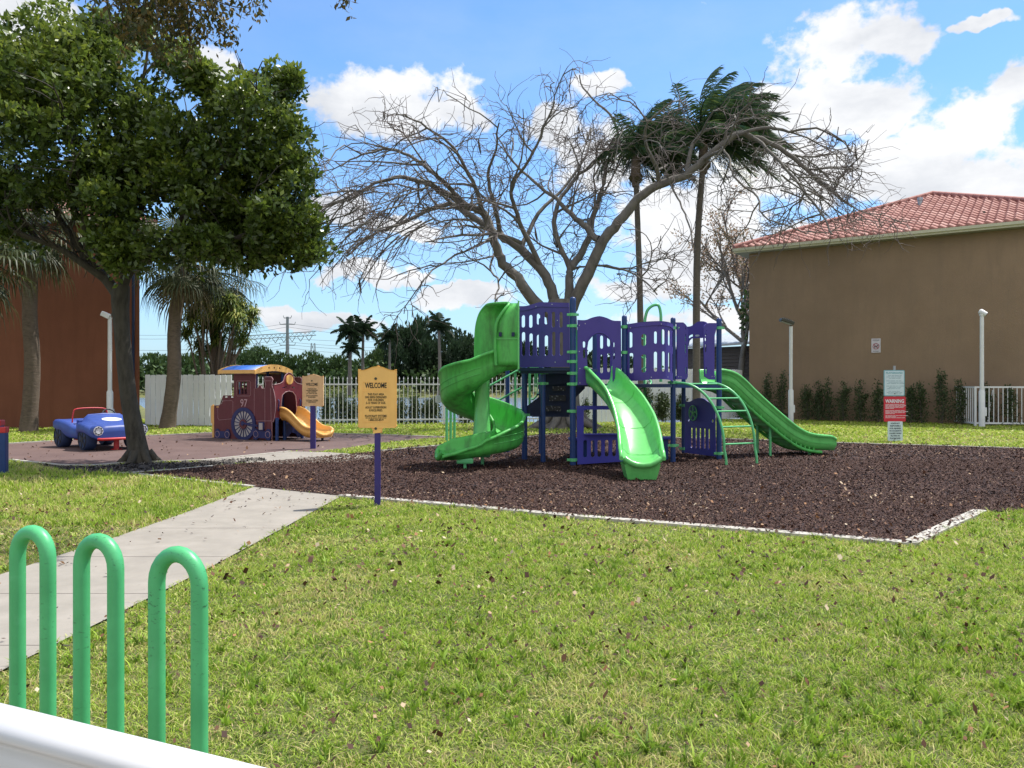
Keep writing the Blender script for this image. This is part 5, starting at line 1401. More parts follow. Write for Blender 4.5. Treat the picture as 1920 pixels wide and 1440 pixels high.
# ================================================================== TOY TRAIN
def train():
    th = R(28); u = Vector((math.cos(th), -math.sin(th), 0)); v = Vector((math.sin(th), math.cos(th), 0))
    S0 = Vector((-8.33, 22.35, 0)); L = 2.32; Wd = 1.10; S1 = S0 + u * L
    o = thing('toy_train', 'maroon toy train playhouse numbered 97 with yellow slide', 'playhouse', (S0.x, S0.y, 0))
    pl = Plane2((S0.x, S0.y), (S1.x, S1.y)); q = lambda x: 380 + x / 6; r = lambda y: 660 + y / 6
    body = [(125, 600), (195, 600), (235, 488), (355, 488), (355, 245), (600, 245), (600, 410), (632, 400), (640, 375), (660, 375), (672, 410), (705, 410), (715, 370), (703, 320), (705, 280), (780, 280), (795, 310), (785, 345), (785, 385), (803, 425), (818, 500), (826, 570), (824, 650), (812, 740), (800, 785), (785, 785), (785, 985), (135, 975)]
    def X(p): return [(q(x), r(y)) for x, y in p]
    outl = pxp(pl, X(body))
    wins = []
    for i in range(3):
        for j in range(2): x0 = 402 + i * 36; y0 = 335 + j * 75; wins.append(pxp(pl, X([(x0, y0), (x0 + 27, y0), (x0 + 27, y0 + 65), (x0, y0 + 65)])))
    sl = [pxp(pl, X(p)) for p in ([(248, 500), (285, 500), (285, 512), (245, 512)], [(315, 500), (350, 500), (350, 512), (315, 512)], [(212, 560), (222, 530), (231, 535), (218, 585), (206, 585)], [(150, 612), (185, 612), (185, 625), (150, 625)])]
    mb = MB(); plate(mb, pl, outl, wins + sl, t=.03); sp = mb.build('side_panel', MT['maroon'], o)
    mb = MB()
    for e in range(len(outl)): pass
    loop = outl[4:-1]; mb.tube([pl.P(a, b, .017) for a, b in loop], .007, 5); mb.build('edge_strip', MT['maroon_edge'], sp)
    # engraved lines
    mb = MB()
    for P in ([(395, 325), (530, 325), (545, 340), (545, 485), (530, 495), (395, 495), (385, 480), (385, 340), (395, 325)], [(585, 410), (585, 860)], [(705, 410), (705, 860)], [(175, 740), (175, 620), (235, 550), (330, 545), (345, 560), (345, 750), (190, 765), (175, 740)], [(770, 410), (775, 780)], [(585, 775), (785, 775)], [(705, 325), (785, 325)]):
        mb.tube([pl.P(*p, off=.016) for p in pxp(pl, X(P))], .004, 4)
    mb.build('engraved_line', MT['maroon_edge'], sp)
    cu_u, cu_z = pl.uz(q(468), r(578)); text_mesh('97', .30, pl, cu_u, cu_z, .018, MT['maroon_edge'], 'number', sp, width=.26)
    # wheel
    wu, wz = pl.uz(q(470), r(810)); Rw = .40; pl_o = .035
    mb = MB(); plate(mb, pl, circ(wu, wz, Rw + .05, 40), [circ(wu, wz, Rw - .05, 40)], t=.035, off=pl_o); 
    for k in range(18):
        a = 2 * PI * k / 18 + .17; mb.bar(pl.P(wu, wz, pl_o), pl.P(wu + (Rw - .04) * math.cos(a), wz + (Rw - .04) * math.sin(a), pl_o), .020, .02, up=tuple(pl.n))
    w = mb.build('driving_wheel', MT['tblue'], o)
    mb = MB(); mb.disc(pl.P(wu, wz, pl_o - .012), pl.n, Rw - .05, .012, 36); mb.build('spoke_backing', MT['paleins'], w)
    mb = MB(); mb.disc(pl.P(wu, wz, pl_o + .01), pl.n, .13, .03, 24); mb.build('wheel_hub', MT['maroon'], w)
    a = pl.uz(q(640), r(830)); mb = MB(); mb.bar(pl.P(wu, wz + .03, .07), pl.P(a[0], a[1], .07), .02, .05); mb.disc(pl.P(wu, wz + .02, .07), pl.n, .06, .03, 14); mb.build('connecting_rod', MT['tblue'], o)
    c = pl.uz(q(677), r(835)); mb = MB(); mb.box(pl.P(*c, off=.05), (.19, .05, .24), rz=-th, bev=.02); cy = mb.build('steam_chest', MT['tblue'], o)
    mb = MB(); mb.box(pl.P(*c, off=.078), (.13, .006, .18), rz=-th); mb.build('chest_face', MT['paleins'], cy)
    for cx, ww in ((235, 150), (680, 170)):
        c = pl.uz(q(cx), r(925)); s = .6 * ww / 170; mb = MB()
        plate(mb, pl, [(c[0] + a_ * s, c[1] + b_ * .17) for a_, b_ in ((-.5, -.8), (-.55, 0), (-.48, .8), (-.36, .9), (-.2, .5), (.2, .5), (.34, .9), (.48, .8), (.56, 0), (.48, -.85), (.34, -.95), (.2, -.6), (-.2, -.6), (-.34, -.95))], t=.03, off=.035)
        b_ = mb.build('bogie', MT['tblue'], o)
        mb = MB()
        for d_ in (-.36, .36): mb.tube([pl.P(c[0] + d_ * s + .085 * math.cos(2 * PI * k / 16), c[1] + .085 * math.sin(2 * PI * k / 16), .052) for k in range(16)], .006, 4, closed=True)
        build_split(mb, 'bogie_ring', MT['maroon_edge'], b_)
    # rear panel (yellow edge) and far side panel
    far = Plane2(((S0 + v * Wd).x, (S0 + v * Wd).y), ((S1 + v * Wd).x, (S1 + v * Wd).y))
    mb = MB(); plate(mb, far, outl, wins, t=.03); fp = mb.build('side_panel', MT['maroon'], o)
    mb = MB(); mb.tube([far.P(a, b, .017) for a, b in outl[12:-1]], .007, 5); mb.build('edge_strip', MT['maroon_edge'], fp)
    rp = Plane2((S0.x, S0.y), ((S0 + v * Wd).x, (S0 + v * Wd).y)); mb = MB(); z0 = outl[0][1]
    plate(mb, rp, [(0.03, .05), (Wd - .03, .05), (Wd - .03, z0), (.03, z0)], t=.02, off=.03); mb.build('rear_panel', MT['yellow'], o)
    p = S0 - u * .07 - Vector((0, 0, 0)); mb = MB(); mb.tube([p + Vector((0, 0, z)) + u * dx for z, dx in ((.42, .06), (.44, 0), (z0 - .02, 0), (z0, .06))], .03, 8); mb.bar(S0 + Vector((-.01, -.01, .03)), S0 + Vector((-.01, -.01, z0)), .05, .04, up=(0, 1, 0)); mb.build('grab_handle', MT['yellow'], o)
    # floor, inner wall
    z = .62; mb = MB(); c = S0 + u * (L * .62) + v * Wd / 2; mb.box((c.x, c.y, z), (L * .7, Wd - .04, .05), rz=-th); mb.build('floor', MT['navy_dark'], o)
    mb = MB(); c = S0 + u * (L * .40) + v * Wd / 2; mb.box((c.x, c.y, 1.0), (.03, Wd - .04, .75), rz=-th); mb.build('inner_wall', MT['maroon'], o)
    # front face with arch opening
    fp_ = Plane2((S1.x, S1.y), ((S1 + v * Wd).x, (S1 + v * Wd).y)); fpo = Plane2(((S1 - u * .06).x, (S1 - u * .06).y), ((S1 - u * .06 + v * Wd).x, (S1 - u * .06 + v * Wd).y))
    top = [(0, 1.50), (.10, 1.52), (.22, 1.54), (.33, 1.60), (.38, 1.72), (.46, 1.80), (.55, 1.83), (.64, 1.80), (.72, 1.72), (.77, 1.60), (.88, 1.54), (1.0, 1.52), (1.10, 1.50)]
    arch = [(.86, .62), (.83, 1.0), (.80, 1.20), (.70, 1.30), (.55, 1.33), (.40, 1.30), (.29, 1.22), (.25, 1.0), (.22, .62)]
    out = smooth_line(top, 3)[::-1] + [(0, .58), (.22, .58)] + arch[::-1] + [(.86, .58), (1.10, .58)]
    mb = MB(); plate(mb, fpo, [(a, b) for a, b in out], [[(.30, 1.40), (.46, 1.43), (.46, 1.46), (.30, 1.43)], [(.62, 1.43), (.78, 1.40), (.78, 1.43), (.62, 1.46)]], t=.025); fr = mb.build('front_panel', simple('maroon_front', (.20, .032, .045), .6, .08), o)
    mb = MB(); mb.tube([fpo.P(a, b, .014) for a, b in arch], .010, 6); mb.tube([fpo.P(a, b, .014) for a, b in smooth_line(top, 3)], .008, 5); mb.build('edge_strip', MT['maroon_edge'], fr)
    mb = MB(); mb.disc(fpo.P(.55, 1.64, .03), fpo.n, .13, .03, 24); mb.build('headlamp', MT['yellow'], o)
    for cc in (.14, .96):
        mb = MB(); mb.tube([fpo.P(cc, 1.10, .02), fpo.P(cc - .02, 1.06, .07), fpo.P(cc - .05, .90, .07), fpo.P(cc, .80, .02)], .018, 8); mb.build('grab_handle', MT['tblue'], o)
    # legs
    for c in (S1 + u * .01 + v * .04, S1 - u * .05 + v * .38, S1 + v * (Wd - .1), S0 + v * .5):
        mb = MB(); mb.tube([(c.x, c.y, -.05), (c.x, c.y, 1.4 if c is None else .62)], .045, 10); mb.build('leg', MT['navy'], o)
    mb = MB(); c0 = S1 + v * .42; plate(mb, fpo, [(.42, .12), (.46, .05), (.6, .10), (.7, .2), (.85, .16), (.95, .04), (1.05, .05), (1.08, .25), (1.02, .60), (.42, .6)], t=.02, off=-.05); mb.build('skirt_panel', MT['tblue'], o)
    # cab posts + roof
    ze = HC - (697 - CY) / F * 21.9
    for a, b in ((.98, .05), (.98, Wd - .05), (1.55, .06), (1.55, Wd - .06)):
        c = S0 + u * a + v * b; mb = MB(); mb.tube([(c.x, c.y, .6), (c.x, c.y, ze + .03)], .04, 8); mb.build('cab_post', MT['navy'], o)
    R0_, R1_ = .35, 1.72
    def rf(a, b, z): c = S0 + u * a + v * b; return Vector((c.x, c.y, z))
    arc = [(-.14 + (Wd + .28) * k / 16, ze + .02 + .17 * math.sin(PI * k / 16) ** .8) for k in range(17)]
    vs = [rf(R0_ + .03, b, z) for b, z in arc] + [rf(R1_ - .03, b, z) for b, z in arc] + [rf(R0_ + .03, b, z - .03) for b, z in arc] + [rf(R1_ - .03, b, z - .03) for b, z in arc]
    fs = []
    for k in range(16): fs += [(k, k + 1, 18 + k, 17 + k), (34 + k, 51 + k, 52 + k, 35 + k)]
    for b in (0,): fs += [(17 + k, 18 + k, 52 + k, 51 + k) for k in range(16)] + [(k + 1, k, 34 + k, 35 + k) for k in range(16)]
    mb = MB(); mb.add(vs, fs, True); rfo = mb.build('roof', MT['roofblue'], o)
    for Rr in (R0_, R1_):
        b0 = S0 + u * Rr - v * .16; b1 = S0 + u * Rr + v * (Wd + .16); pp = Plane2((b0.x, b0.y), (b1.x, b1.y)); LL = pp.L
        up_ = [(LL * k / 16, ze + .03 + .17 * math.sin(PI * k / 16) ** .8) for k in range(17)]; lo = [(LL * k / 16, ze - .07 + .09 * math.sin(PI * k / 16)) for k in range(17)][::-1]
        hs = [circ(LL * f_, ze + .06 + .05 * math.sin(PI * f_), .028 if .25 < f_ < .75 else .016, 10) for f_ in (.18, .36, .5, .64, .82)]
        mb = MB(); plate(mb, pp, up_ + lo, hs, t=.03); mb.build('roof_end', MT['yellow'], rfo)
    for b in (-.15, Wd + .15):
        mb = MB(); mb.bar(rf(R0_, b, ze + .0), rf(R1_, b, ze + .0), .03, .10); mb.build('roof_edge', MT['yellow'], rfo)
    # slide
    c = S1 + v * Wd * .5; pth = [(c + u * s_, z_) for s_, z_ in ((-.06, .60), (.06, .60), (.22, .53), (.45, .36), (.66, .23), (.85, .17), (1.04, .16), (1.20, .17))]
    path = densify([(p.x, p.y, z_) for p, z_ in pth], 5); n = len(path); f = [i / (n - 1) for i in range(n)]
    h = [.30 - .09 * x if x < .9 else .22 - (x - .9) * .9 for x in f]; w = [.60 + .12 * max(0, x - .5) for x in f]
    mb = MB(); sweep_slide(mb, path, w, h, h, rim=.05, t=.06)
    e = Vector(path[-1]); mb.tube([e + v * (-math.cos(PI * k / 8) * .33) + u * (.05 * math.sin(PI * k / 8) - .02) + Vector((0, 0, .10 * abs(math.cos(PI * k / 8)) ** 2.5)) for k in range(9)], .045, 8)
    mb.build('slide', MT['yslide'], o)
    mb = MB()
    for b in (-.2, .2): p = S1 + u * .95 + v * (Wd * .5 + b); mb.tube([(p.x, p.y, -.03), (p.x, p.y, .13)], .035, 8)
    build_split(mb, 'slide_leg', MT['navy_dark'], o)
train()

# ================================================================== TOY CAR
def car():
    th = math.atan2(-.65, .76); u = Vector((math.cos(th), math.sin(th), 0)); v = Vector((-u.y, u.x, 0))     # u forward, v to far side
    c0 = gp(116, 839); c0 = Vector((c0.x, c0.y, 0))                                                                 # rear near wheel on the ground
    o = thing('toy_buggy', 'blue toy buggy with red roll bar on the rubber surface', 'toy car', (c0.x, c0.y, 0))
    Wd = 1.06
    def P(a, b, z): q = c0 + u * a + v * b; return Vector((q.x, q.y, z))
    # body sections along a: (a, zb, z side, z centre, half width, z inner)
    secs = [(-.44, .48, .60, .60, .50), (-.36, .44, .66, .66, .60), (-.10, .42, .67, .66, .64), (.18, .40, .65, .62, .64), (.36, .28, .62, .44, .60), (.60, .24, .52, .36, .54), (.86, .24, .51, .36, .54),
            (1.02, .28, .58, .50, .58), (1.10, .36, .62, .78, .62), (1.20, .40, .64, .77, .66), (1.42, .42, .64, .71, .68), (1.62, .40, .60, .67, .67), (1.82, .32, .53, .61, .62), (1.96, .29, .49, .56, .58), (2.00, .28, .40, .44, .56)]
    rings = []
    for a, zb, zs, zc, hw in smooth_line(secs, 3):
        m_ = Wd / 2; prof = [(-hw + .04, zb), (-hw, zb + .05), (-hw, zs - .05), (-hw + .05, zs), (-hw + .12, zs + .005), (-hw + .20, (zs + zc) / 2 + (.02 if zc > zs else 0)), (-hw + .26, zc), (0, zc + .01), (hw - .26, zc), (hw - .20, (zs + zc) / 2 + (.02 if zc > zs else 0)), (hw - .12, zs + .005), (hw - .05, zs), (hw, zs - .05), (hw, zb + .05), (hw - .04, zb)]
        rings.append([P(a, m_ + y, z) for y, z in prof])
    n = len(rings); m = len(rings[0]); vs = [q for r_ in rings for q in r_]; fs = [(i * m + k, (i + 1) * m + k, (i + 1) * m + (k + 1) % m, i * m + (k + 1) % m) for i in range(n - 1) for k in range(m)]
    fs += [tuple(range(m)), tuple(range((n - 1) * m, n * m))[::-1]]
    mb = MB(); mb.add(vs, fs, True); body = mb.build('body', MT['carblue'], o)
    body.data.polygons.foreach_set('use_smooth', [False] * 0 + [len(p.vertices) == 4 for p in body.data.polygons])
    # hood scoop plate with pale oval
    mb = MB(); q = P(1.50, Wd / 2, .69); nrm = (Vector((0, 0, 1)) * .97 + u * .24).normalized()
    el = [q + u * (.15 * math.cos(t)) * .97 + v * (.22 * math.sin(t)) - Vector((0, 0, .037 * math.cos(t))) for t in [2 * PI * k / 24 for k in range(24)]]
    mb.add(el + [p + nrm * .02 for p in el], [tuple(range(24, 48))] + [(k, (k + 1) % 24, 24 + (k + 1) % 24, 24 + k) for k in range(24)]); mb.build('hood_badge', MT['white'], o)
    mb = MB(); q2 = q + nrm * .024; mb.box(q2, (.05, .018, .004), rz=th + .9); mb.box(q2 + v * .03, (.04, .018, .004), rz=th - .5); build_split(mb, 'badge_mark', MT['hub'], o)
    # windscreen cowl
    mb = MB(); mb.tube([P(1.12, .06, .60), P(1.10, .10, .72), P(1.09, .18, .79), P(1.09, Wd / 2, .81), P(1.09, Wd - .18, .79), P(1.10, Wd - .10, .72), P(1.12, Wd - .06, .60)], .035, 8); mb.build('cowl', MT['carblue'], o)
    # wheels
    for (a, b, r_, w_) in ((0, .03, .275, .24), (0, Wd - .03, .275, .24), (1.44, .02, .265, .24), (1.44, Wd - .02, .265, .24)):
        c = P(a, b, r_); ax = -v if b < .5 else v; mb = MB()
        mb.tube([c - ax * w_ / 2, c - ax * (w_ / 2 - .03), c + ax * (w_ / 2 - .03), c + ax * w_ / 2], [r_ * .9, r_, r_, r_ * .9], 24); wh = mb.build('wheel', MT['tyre'], o)
        mb = MB(); f = c + ax * (w_ / 2 + .004); e1 = u; e2 = Vector((0, 0, 1))
        for k in range(6):
            t = 2 * PI * k / 6 + .3; d_ = e1 * math.cos(t) + e2 * math.sin(t); mb.bar(f + d_ * .06, f + d_ * r_ * .72, .05, .012, up=tuple(ax))
        mb.tube([f + (e1 * math.cos(2 * PI * k / 20) + e2 * math.sin(2 * PI * k / 20)) * r_ * .80 for k in range(20)], .012, 6, closed=True); mb.disc(f, ax, .06, .02, 12)
        mb.build('rim', MT['hub'], wh)
    # lamps, bumper, roll bar, steering wheel
    for b in (.13, Wd - .13):
        q = P(1.93, b - .10 if b < .5 else b + .10, .47); mb = MB(); mb.tube([q - u * .10, q + u * .06], .12, 20); hl = mb.build('headlight', MT['carblue'], o)
        mb = MB(); mb.tube([q + u * .06, q + u * .075], .105, 20); mb.build('lens', MT['white'], hl)
        mb = MB(); mb.tube([q + u * .078 + (v * math.cos(2 * PI * k / 8) + Vector((0, 0, math.sin(2 * PI * k / 8)))) * .075 for k in range(8)], .006, 5, closed=True)
        for k in range(8): p_ = q + u * .08 + (v * math.cos(2 * PI * k / 8) + Vector((0, 0, math.sin(2 * PI * k / 8)))) * .078; mb.disc(p_, u, .015, .01, 6)
        mb.build('lens_ring', MT['hub'], hl)
    mb = MB(); mb.tube([P(1.98, .02, .29), P(2.03, .08, .28), P(2.04, Wd / 2, .28), P(2.03, Wd - .08, .28), P(1.98, Wd - .02, .29)], .03, 8); mb.build('bumper', MT['red'], o)
    mb = MB(); rb = [P(.30, .12, .60), P(.30, .14, .82), P(.30, .24, .93), P(.30, Wd - .24, .93), P(.30, Wd - .14, .82), P(.30, Wd - .12, .55)]; mb.tube([Vector(p) for p in smooth_line([tuple(p) for p in rb], 4)], .017, 8); mb.build('roll_bar', MT['red'], o)
    mb = MB(); q = P(.96, Wd * .66, .80); mb.tube([q + v * .15 * math.cos(2 * PI * k / 20) + (Vector((0, 0, .8)) - u * .6) * .15 * math.sin(2 * PI * k / 20) for k in range(20)], .016, 6, closed=True); mb.tube([q, q + u * .14 - Vector((0, 0, .1))], .02, 6); mb.bar(q - v * .14, q + v * .14, .03, .015); mb.build('steering_wheel', MT['hub'], o)
    mb = MB(); q = P(.72, Wd / 2, .22); mb.box(q, (1.0, .72, .07), rz=th, bev=.02)
    for a in (.3, 1.75): q = P(a, Wd / 2, .12); mb.tube([P(a, Wd / 2, 0), P(a, Wd / 2, .28)], .06, 10); mb.tube([P(a, Wd / 2, 0), P(a, Wd / 2, .03)], .12, 12)
    mb.build('red_chassis', MT['red'], o)
    mb = MB(); mb.box(P(.42, Wd / 2, .52), (.10, .70, .30), rz=th, bev=.03); mb.box(P(.62, Wd / 2, .42), (.34, .70, .08), rz=th, bev=.03); mb.build('seat', MT['carblue'], o)
car()
# ================================================================== TREES AND PLANTS
class Branches:
    """tapered tubes collected in numpy-friendly lists"""
    def __init__(s): s.V = []; s.F = []; s.n = 0
    def add(s, pts, radii, sides=6):
        P = np.array([tuple(p) for p in pts], float); m = len(P)
        T = np.gradient(P, axis=0); T /= np.linalg.norm(T, axis=1)[:, None] + 1e-9
        ref = np.array([0.31, .22, .92]) if abs(T[0] @ np.array([0.31, .22, .92])) < .9 else np.array([1., 0, 0])
        U = np.cross(T, ref); U /= np.linalg.norm(U, axis=1)[:, None] + 1e-9; Wv = np.cross(T, U)
        a = np.arange(sides) * 2 * PI / sides; r = np.asarray(radii)[:, None, None]
        ring = P[:, None, :] + (U[:, None, :] * np.cos(a)[None, :, None] + Wv[:, None, :] * np.sin(a)[None, :, None]) * r
        s.V.append(ring.reshape(-1, 3)); i = np.arange(m - 1)[:, None] * sides; k = np.arange(sides)[None, :]; k2 = (k + 1) % sides
        s.F.append((np.stack([i + k, i + k2, i + sides + k2, i + sides + k], -1).reshape(-1, 4)) + s.n); s.n += m * sides
    def build(s, name, mat, parent): return np_mesh(name, np.concatenate(s.V), np.concatenate(s.F), mat, parent, smooth=True)
def crook(p, d, L, n, wob, grav=0.0, rnd=random):
    pts = [Vector(p)]; d = Vector(d).normalized(); st = L / n
    for i in range(n):
        d = (d + Vector((rnd.gauss(0, wob), rnd.gauss(0, wob), rnd.gauss(0, wob) + grav))).normalized(); pts.append(pts[-1] + d * st)
    return pts
def taper(r0, r1, n): return [r0 + (r1 - r0) * (i / (n - 1)) ** .8 for i in range(n)]
def leaf_quads(C, D, size, asp=.5, tone=None, jitter=.35):
    """C centres (n,3), D directions (n,3) -> folded quads"""
    n = len(C); D = D + rng.normal(0, jitter, D.shape); D /= np.linalg.norm(D, axis=1)[:, None] + 1e-9
    R_ = rng.normal(0, 1, D.shape); S = np.cross(D, R_); S /= np.linalg.norm(S, axis=1)[:, None] + 1e-9
    L_ = (size * rng.uniform(.65, 1.3, n))[:, None]; wd = L_ * asp / 2
    V = np.stack([C, C + D * L_ * .5 + S * wd, C + D * L_, C + D * L_ * .45 - S * wd], 1).reshape(-1, 3)
    b = np.arange(n)[:, None] * 4; Fc = b + np.array([[0, 1, 2, 3]])
    return V, Fc, (tone if tone is not None else rng.uniform(0, 1, n))
def rosettes(C, D, k, size, asp, tone):
    n = len(C); Cn = np.repeat(C, k, 0) + rng.normal(0, size * .25, (n * k, 3)); Dn = np.repeat(D, k, 0)
    Rn = rng.normal(0, 1, (n * k, 3)); Rn /= np.linalg.norm(Rn, axis=1)[:, None]
    t = np.clip(np.repeat(tone, k) + rng.normal(0, .12, n * k), 0, 1)
    return leaf_quads(Cn, Dn * .45 + Rn * .9, size, asp, t)
def clump_points(clumps, dens, shell=.55, lumpf=1.3, lumpa=.30):
    out = []; dr = []
    for (c, r) in clumps:
        c = np.array(c); r = np.array(r); n = int(dens * r[0] * r[1] * r[2])
        d = rng.normal(0, 1, (n, 3)); d /= np.linalg.norm(d, axis=1)[:, None]; q = rng.uniform(shell ** 3, 1, n) ** (1 / 3)
        # lumpy surface
        lump = 1 + .16 * np.sin(d[:, 0] * 7 + c[0] * 3) * np.sin(d[:, 2] * 6 + c[2] * 5) + .10 * np.sin(d[:, 1] * 9 + d[:, 0] * 5)
        P_ = c + d * r * (q * lump)[:, None]
        nn = np.array([mnoise.noise(Vector(p) * lumpf) for p in P_]); P_ = P_ + d * r * (nn * lumpa)[:, None]
        out.append(P_); dr.append(d)
    return np.concatenate(out), np.concatenate(dr)
def pclump(px, py, rx, ry, Y, rd=None):
    s = Y / F; c = at(px, py, Y); return ((c.x, c.y, c.z), (rx * s, rd or (rx + ry) / 2 * s, ry * s))

# ---- big leafy tree at the left
def leafy_tree():
    Y0 = 15.5; b = gp(262, 868); o = thing('leafy_tree', 'big dark green leafy tree with forked trunk beside the toy buggy', 'tree', (b.x, b.y, 0))
    Y0 = b.y; br = Branches()
    tr = [(262, 882, .31), (262, 866, .24), (259, 845, .195), (251, 800, .17), (242, 750, .155), (236, 700, .15), (231, 650, .146), (228, 610, .15), (226, 580, .16), (226, 556, .17), (228, 535, .15)]
    pts = smooth_line([(*at(x, y, Y0), r) for x, y, r in tr], 4)
    br.add([p[:3] for p in pts], [p[3] for p in pts], 14)
    for k in range(6):
        a = 2 * PI * k / 6 + .4; br.add([(b.x + .15 * math.cos(a), b.y + .15 * math.sin(a), .22), (b.x + .27 * math.cos(a), b.y + .27 * math.sin(a), .07), (b.x + .42 * math.cos(a), b.y + .42 * math.sin(a), -.03)], [.09, .075, .04], 7)
    br.build('trunk', MT['bark_oak'], o)
    br = Branches(); limbs = [([(226, 560), (200, 525), (165, 490), (140, 450), (112, 410), (95, 360)], 0, .12), ([(200, 525), (150, 490), (110, 465), (70, 450), (20, 430)], -.8, .09), ([(226, 560), (236, 520), (262, 492), (300, 470), (345, 464), (400, 468), (440, 462)], .3, .12),
             ([(236, 520), (222, 470), (212, 420), (205, 340), (190, 260)], .5, .10), ([(300, 470), (330, 430), (380, 350), (430, 300), (470, 240)], -.5, .09), ([(400, 468), (460, 440), (520, 430), (560, 440)], -.4, .06),
             ([(222, 470), (260, 400), (300, 320), (330, 220)], 1.2, .08), ([(165, 490), (160, 430), (150, 340), (120, 220)], -1.4, .08), ([(345, 464), (400, 410), (470, 380), (540, 350)], 1.0, .07), ([(70, 450), (20, 380), (-40, 300)], -1, .06),
             ([(205, 340), (240, 240), (270, 140), (280, 60)], .3, .06)]
    tips = []
    for P, dy, r in limbs:
        n = len(P); pp = smooth_line([tuple(at(x, y, Y0 + dy * i / (n - 1))) for i, (x, y) in enumerate(P)], 4); br.add(pp, taper(r, r * .35, len(pp)), 8)
        for i in range(4, len(pp), 2):
            d = Vector(pp[i]) - Vector(pp[i - 2]); L = random.uniform(.8, 1.8)
            q = crook(pp[i], d.normalized() * .6 + Vector((random.gauss(0, .6), random.gauss(0, .8), random.uniform(-.1, .8))), L, 5, .18); br.add(q, taper(r * .3, .01, 6), 5); tips.append(q)
            for j in (2, 3, 4):
                q2 = crook(q[j], Vector((random.gauss(0, 1), random.gauss(0, 1), random.gauss(.3, .6))), .7, 4, .2); br.add(q2, taper(.014, .005, 5), 4)
    br.build('limbs', MT['bark_oak'], o)
    cl = [pclump(*q) for q in ((120, 190, 165, 130, 15.3), (40, 300, 150, 150, 14.8), (240, 260, 160, 145, 15.9), (395, 265, 120, 115, 15.2), (480, 235, 100, 95, 15.5), (540, 300, 68, 95, 15.6), (545, 400, 60, 80, 15.3),
           (330, 380, 150, 90, 15.9), (150, 385, 150, 70, 15.2), (140, 70, 110, 62, 15.6), (270, 140, 95, 75, 16.1), (572, 470, 38, 38, 15.3), (460, 400, 110, 75, 15.8), (360, 445, 130, 60, 15.0), (50, 410, 110, 55, 15.6), (300, 448, 90, 40, 14.8), (450, 450, 70, 45, 14.9), (250, 400, 110, 60, 15.0), (40, 150, 90, 80, 16.2), (500, 455, 60, 30, 15.6), (20, 225, 60, 40, 13.6))]
    rs = random.Random(8); ext = []
    for k in range(120):
        c, r = cl[rs.randrange(len(cl))]; d = Vector((rs.gauss(0, 1), rs.gauss(0, .7), rs.gauss(.15, 1))).normalized(); rr = rs.uniform(.22, .5)
        ext.append(((c[0] + d.x * r[0] * 1.04, c[1] + d.y * r[1] * 1.04, c[2] + d.z * r[2] * 1.04), (rr, rr, rr * rs.uniform(.6, 1.1))))
    C, D = clump_points(cl, 500, .45); C2, D2_ = clump_points(ext, 1500, .2); C, D = np.concatenate([C, C2]), np.concatenate([D, D2_])
    # holes where the sky shows
    nz = np.array([mnoise.noise(Vector(c) * .75) + .5 * mnoise.noise(Vector(c) * 1.9) for c in C]); k = (nz > -.21) & (CX + C[:, 0] / C[:, 1] * F + rng.normal(0, 16, len(C)) < 600); C, D, nz = C[k], D[k], nz[k]
    tone = np.clip(.42 + .28 * nz + .34 * np.clip(D[:, 2], 0, 1) + rng.normal(0, .10, len(C)), 0, 1)  # sunlit tops put into the leaf colour: upward sides take lighter tones
    D2 = D * .6 + np.array([0, 0, .5])
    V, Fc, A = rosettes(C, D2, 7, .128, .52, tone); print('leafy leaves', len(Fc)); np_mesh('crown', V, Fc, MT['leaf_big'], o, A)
leafy_tree()

# ---- overhanging branches of another tree above the frame
def overhang():
    Y = 9.0; o = thing('overhanging_tree', 'olive brown leafy branches hanging in at the top from a tree out of frame', 'tree', (-9.0, 8.0, 0))
    br = Branches(); br.add(smooth_line([(-9, 8, -.1), (-9, 8.1, 2), (-8.8, 8.2, 4), (-8.2, 8.6, 6.2), (-6.5, 9, 7.2), (-4.2, 9, 7.0), (-2.4, 9, 6.6), (-1.6, 9, 6.25)], 4), taper(.22, .03, 29), 10)
    Cs = []; Ds = []
    for k in range(76):
        if k < 66: px, py = random.gauss(305, 62), random.uniform(-90, 75)
        else: px, py = random.gauss(640, 16), random.uniform(-60, -30)
        p = at(px, py - 30, Y + random.uniform(-.7, .7)); top = Vector((p.x - .3, 9, 6.9 if k < 66 else 6.45))
        q = [top.lerp(p, t / 3) + Vector((random.gauss(0, .04),) * 3) for t in range(4)]; q += crook(q[-1], Vector((random.uniform(-.1, .9), random.gauss(0, .3), -.7)), (.42 if k < 66 else .38) * random.uniform(.7, 1.5), 7, .18, .03)[1:]
        br.add(q, taper(.012, .003, len(q)), 4)
        for a in q[3:]:
            for _ in range(9): Cs.append(Vector(a) + Vector((random.gauss(0, .05),) * 1 + (random.gauss(0, .05), random.gauss(0, .05)))); Ds.append((random.gauss(0, .6), random.gauss(0, .6), -.8))
    br.build('branches', MT['bark_oak'], o)
    V, Fc, A = leaf_quads(np.array([tuple(c) for c in Cs]), np.array(Ds), .075, .42); np_mesh('leaves', V, Fc, MT['leaf_brown'], o, A)
overhang()

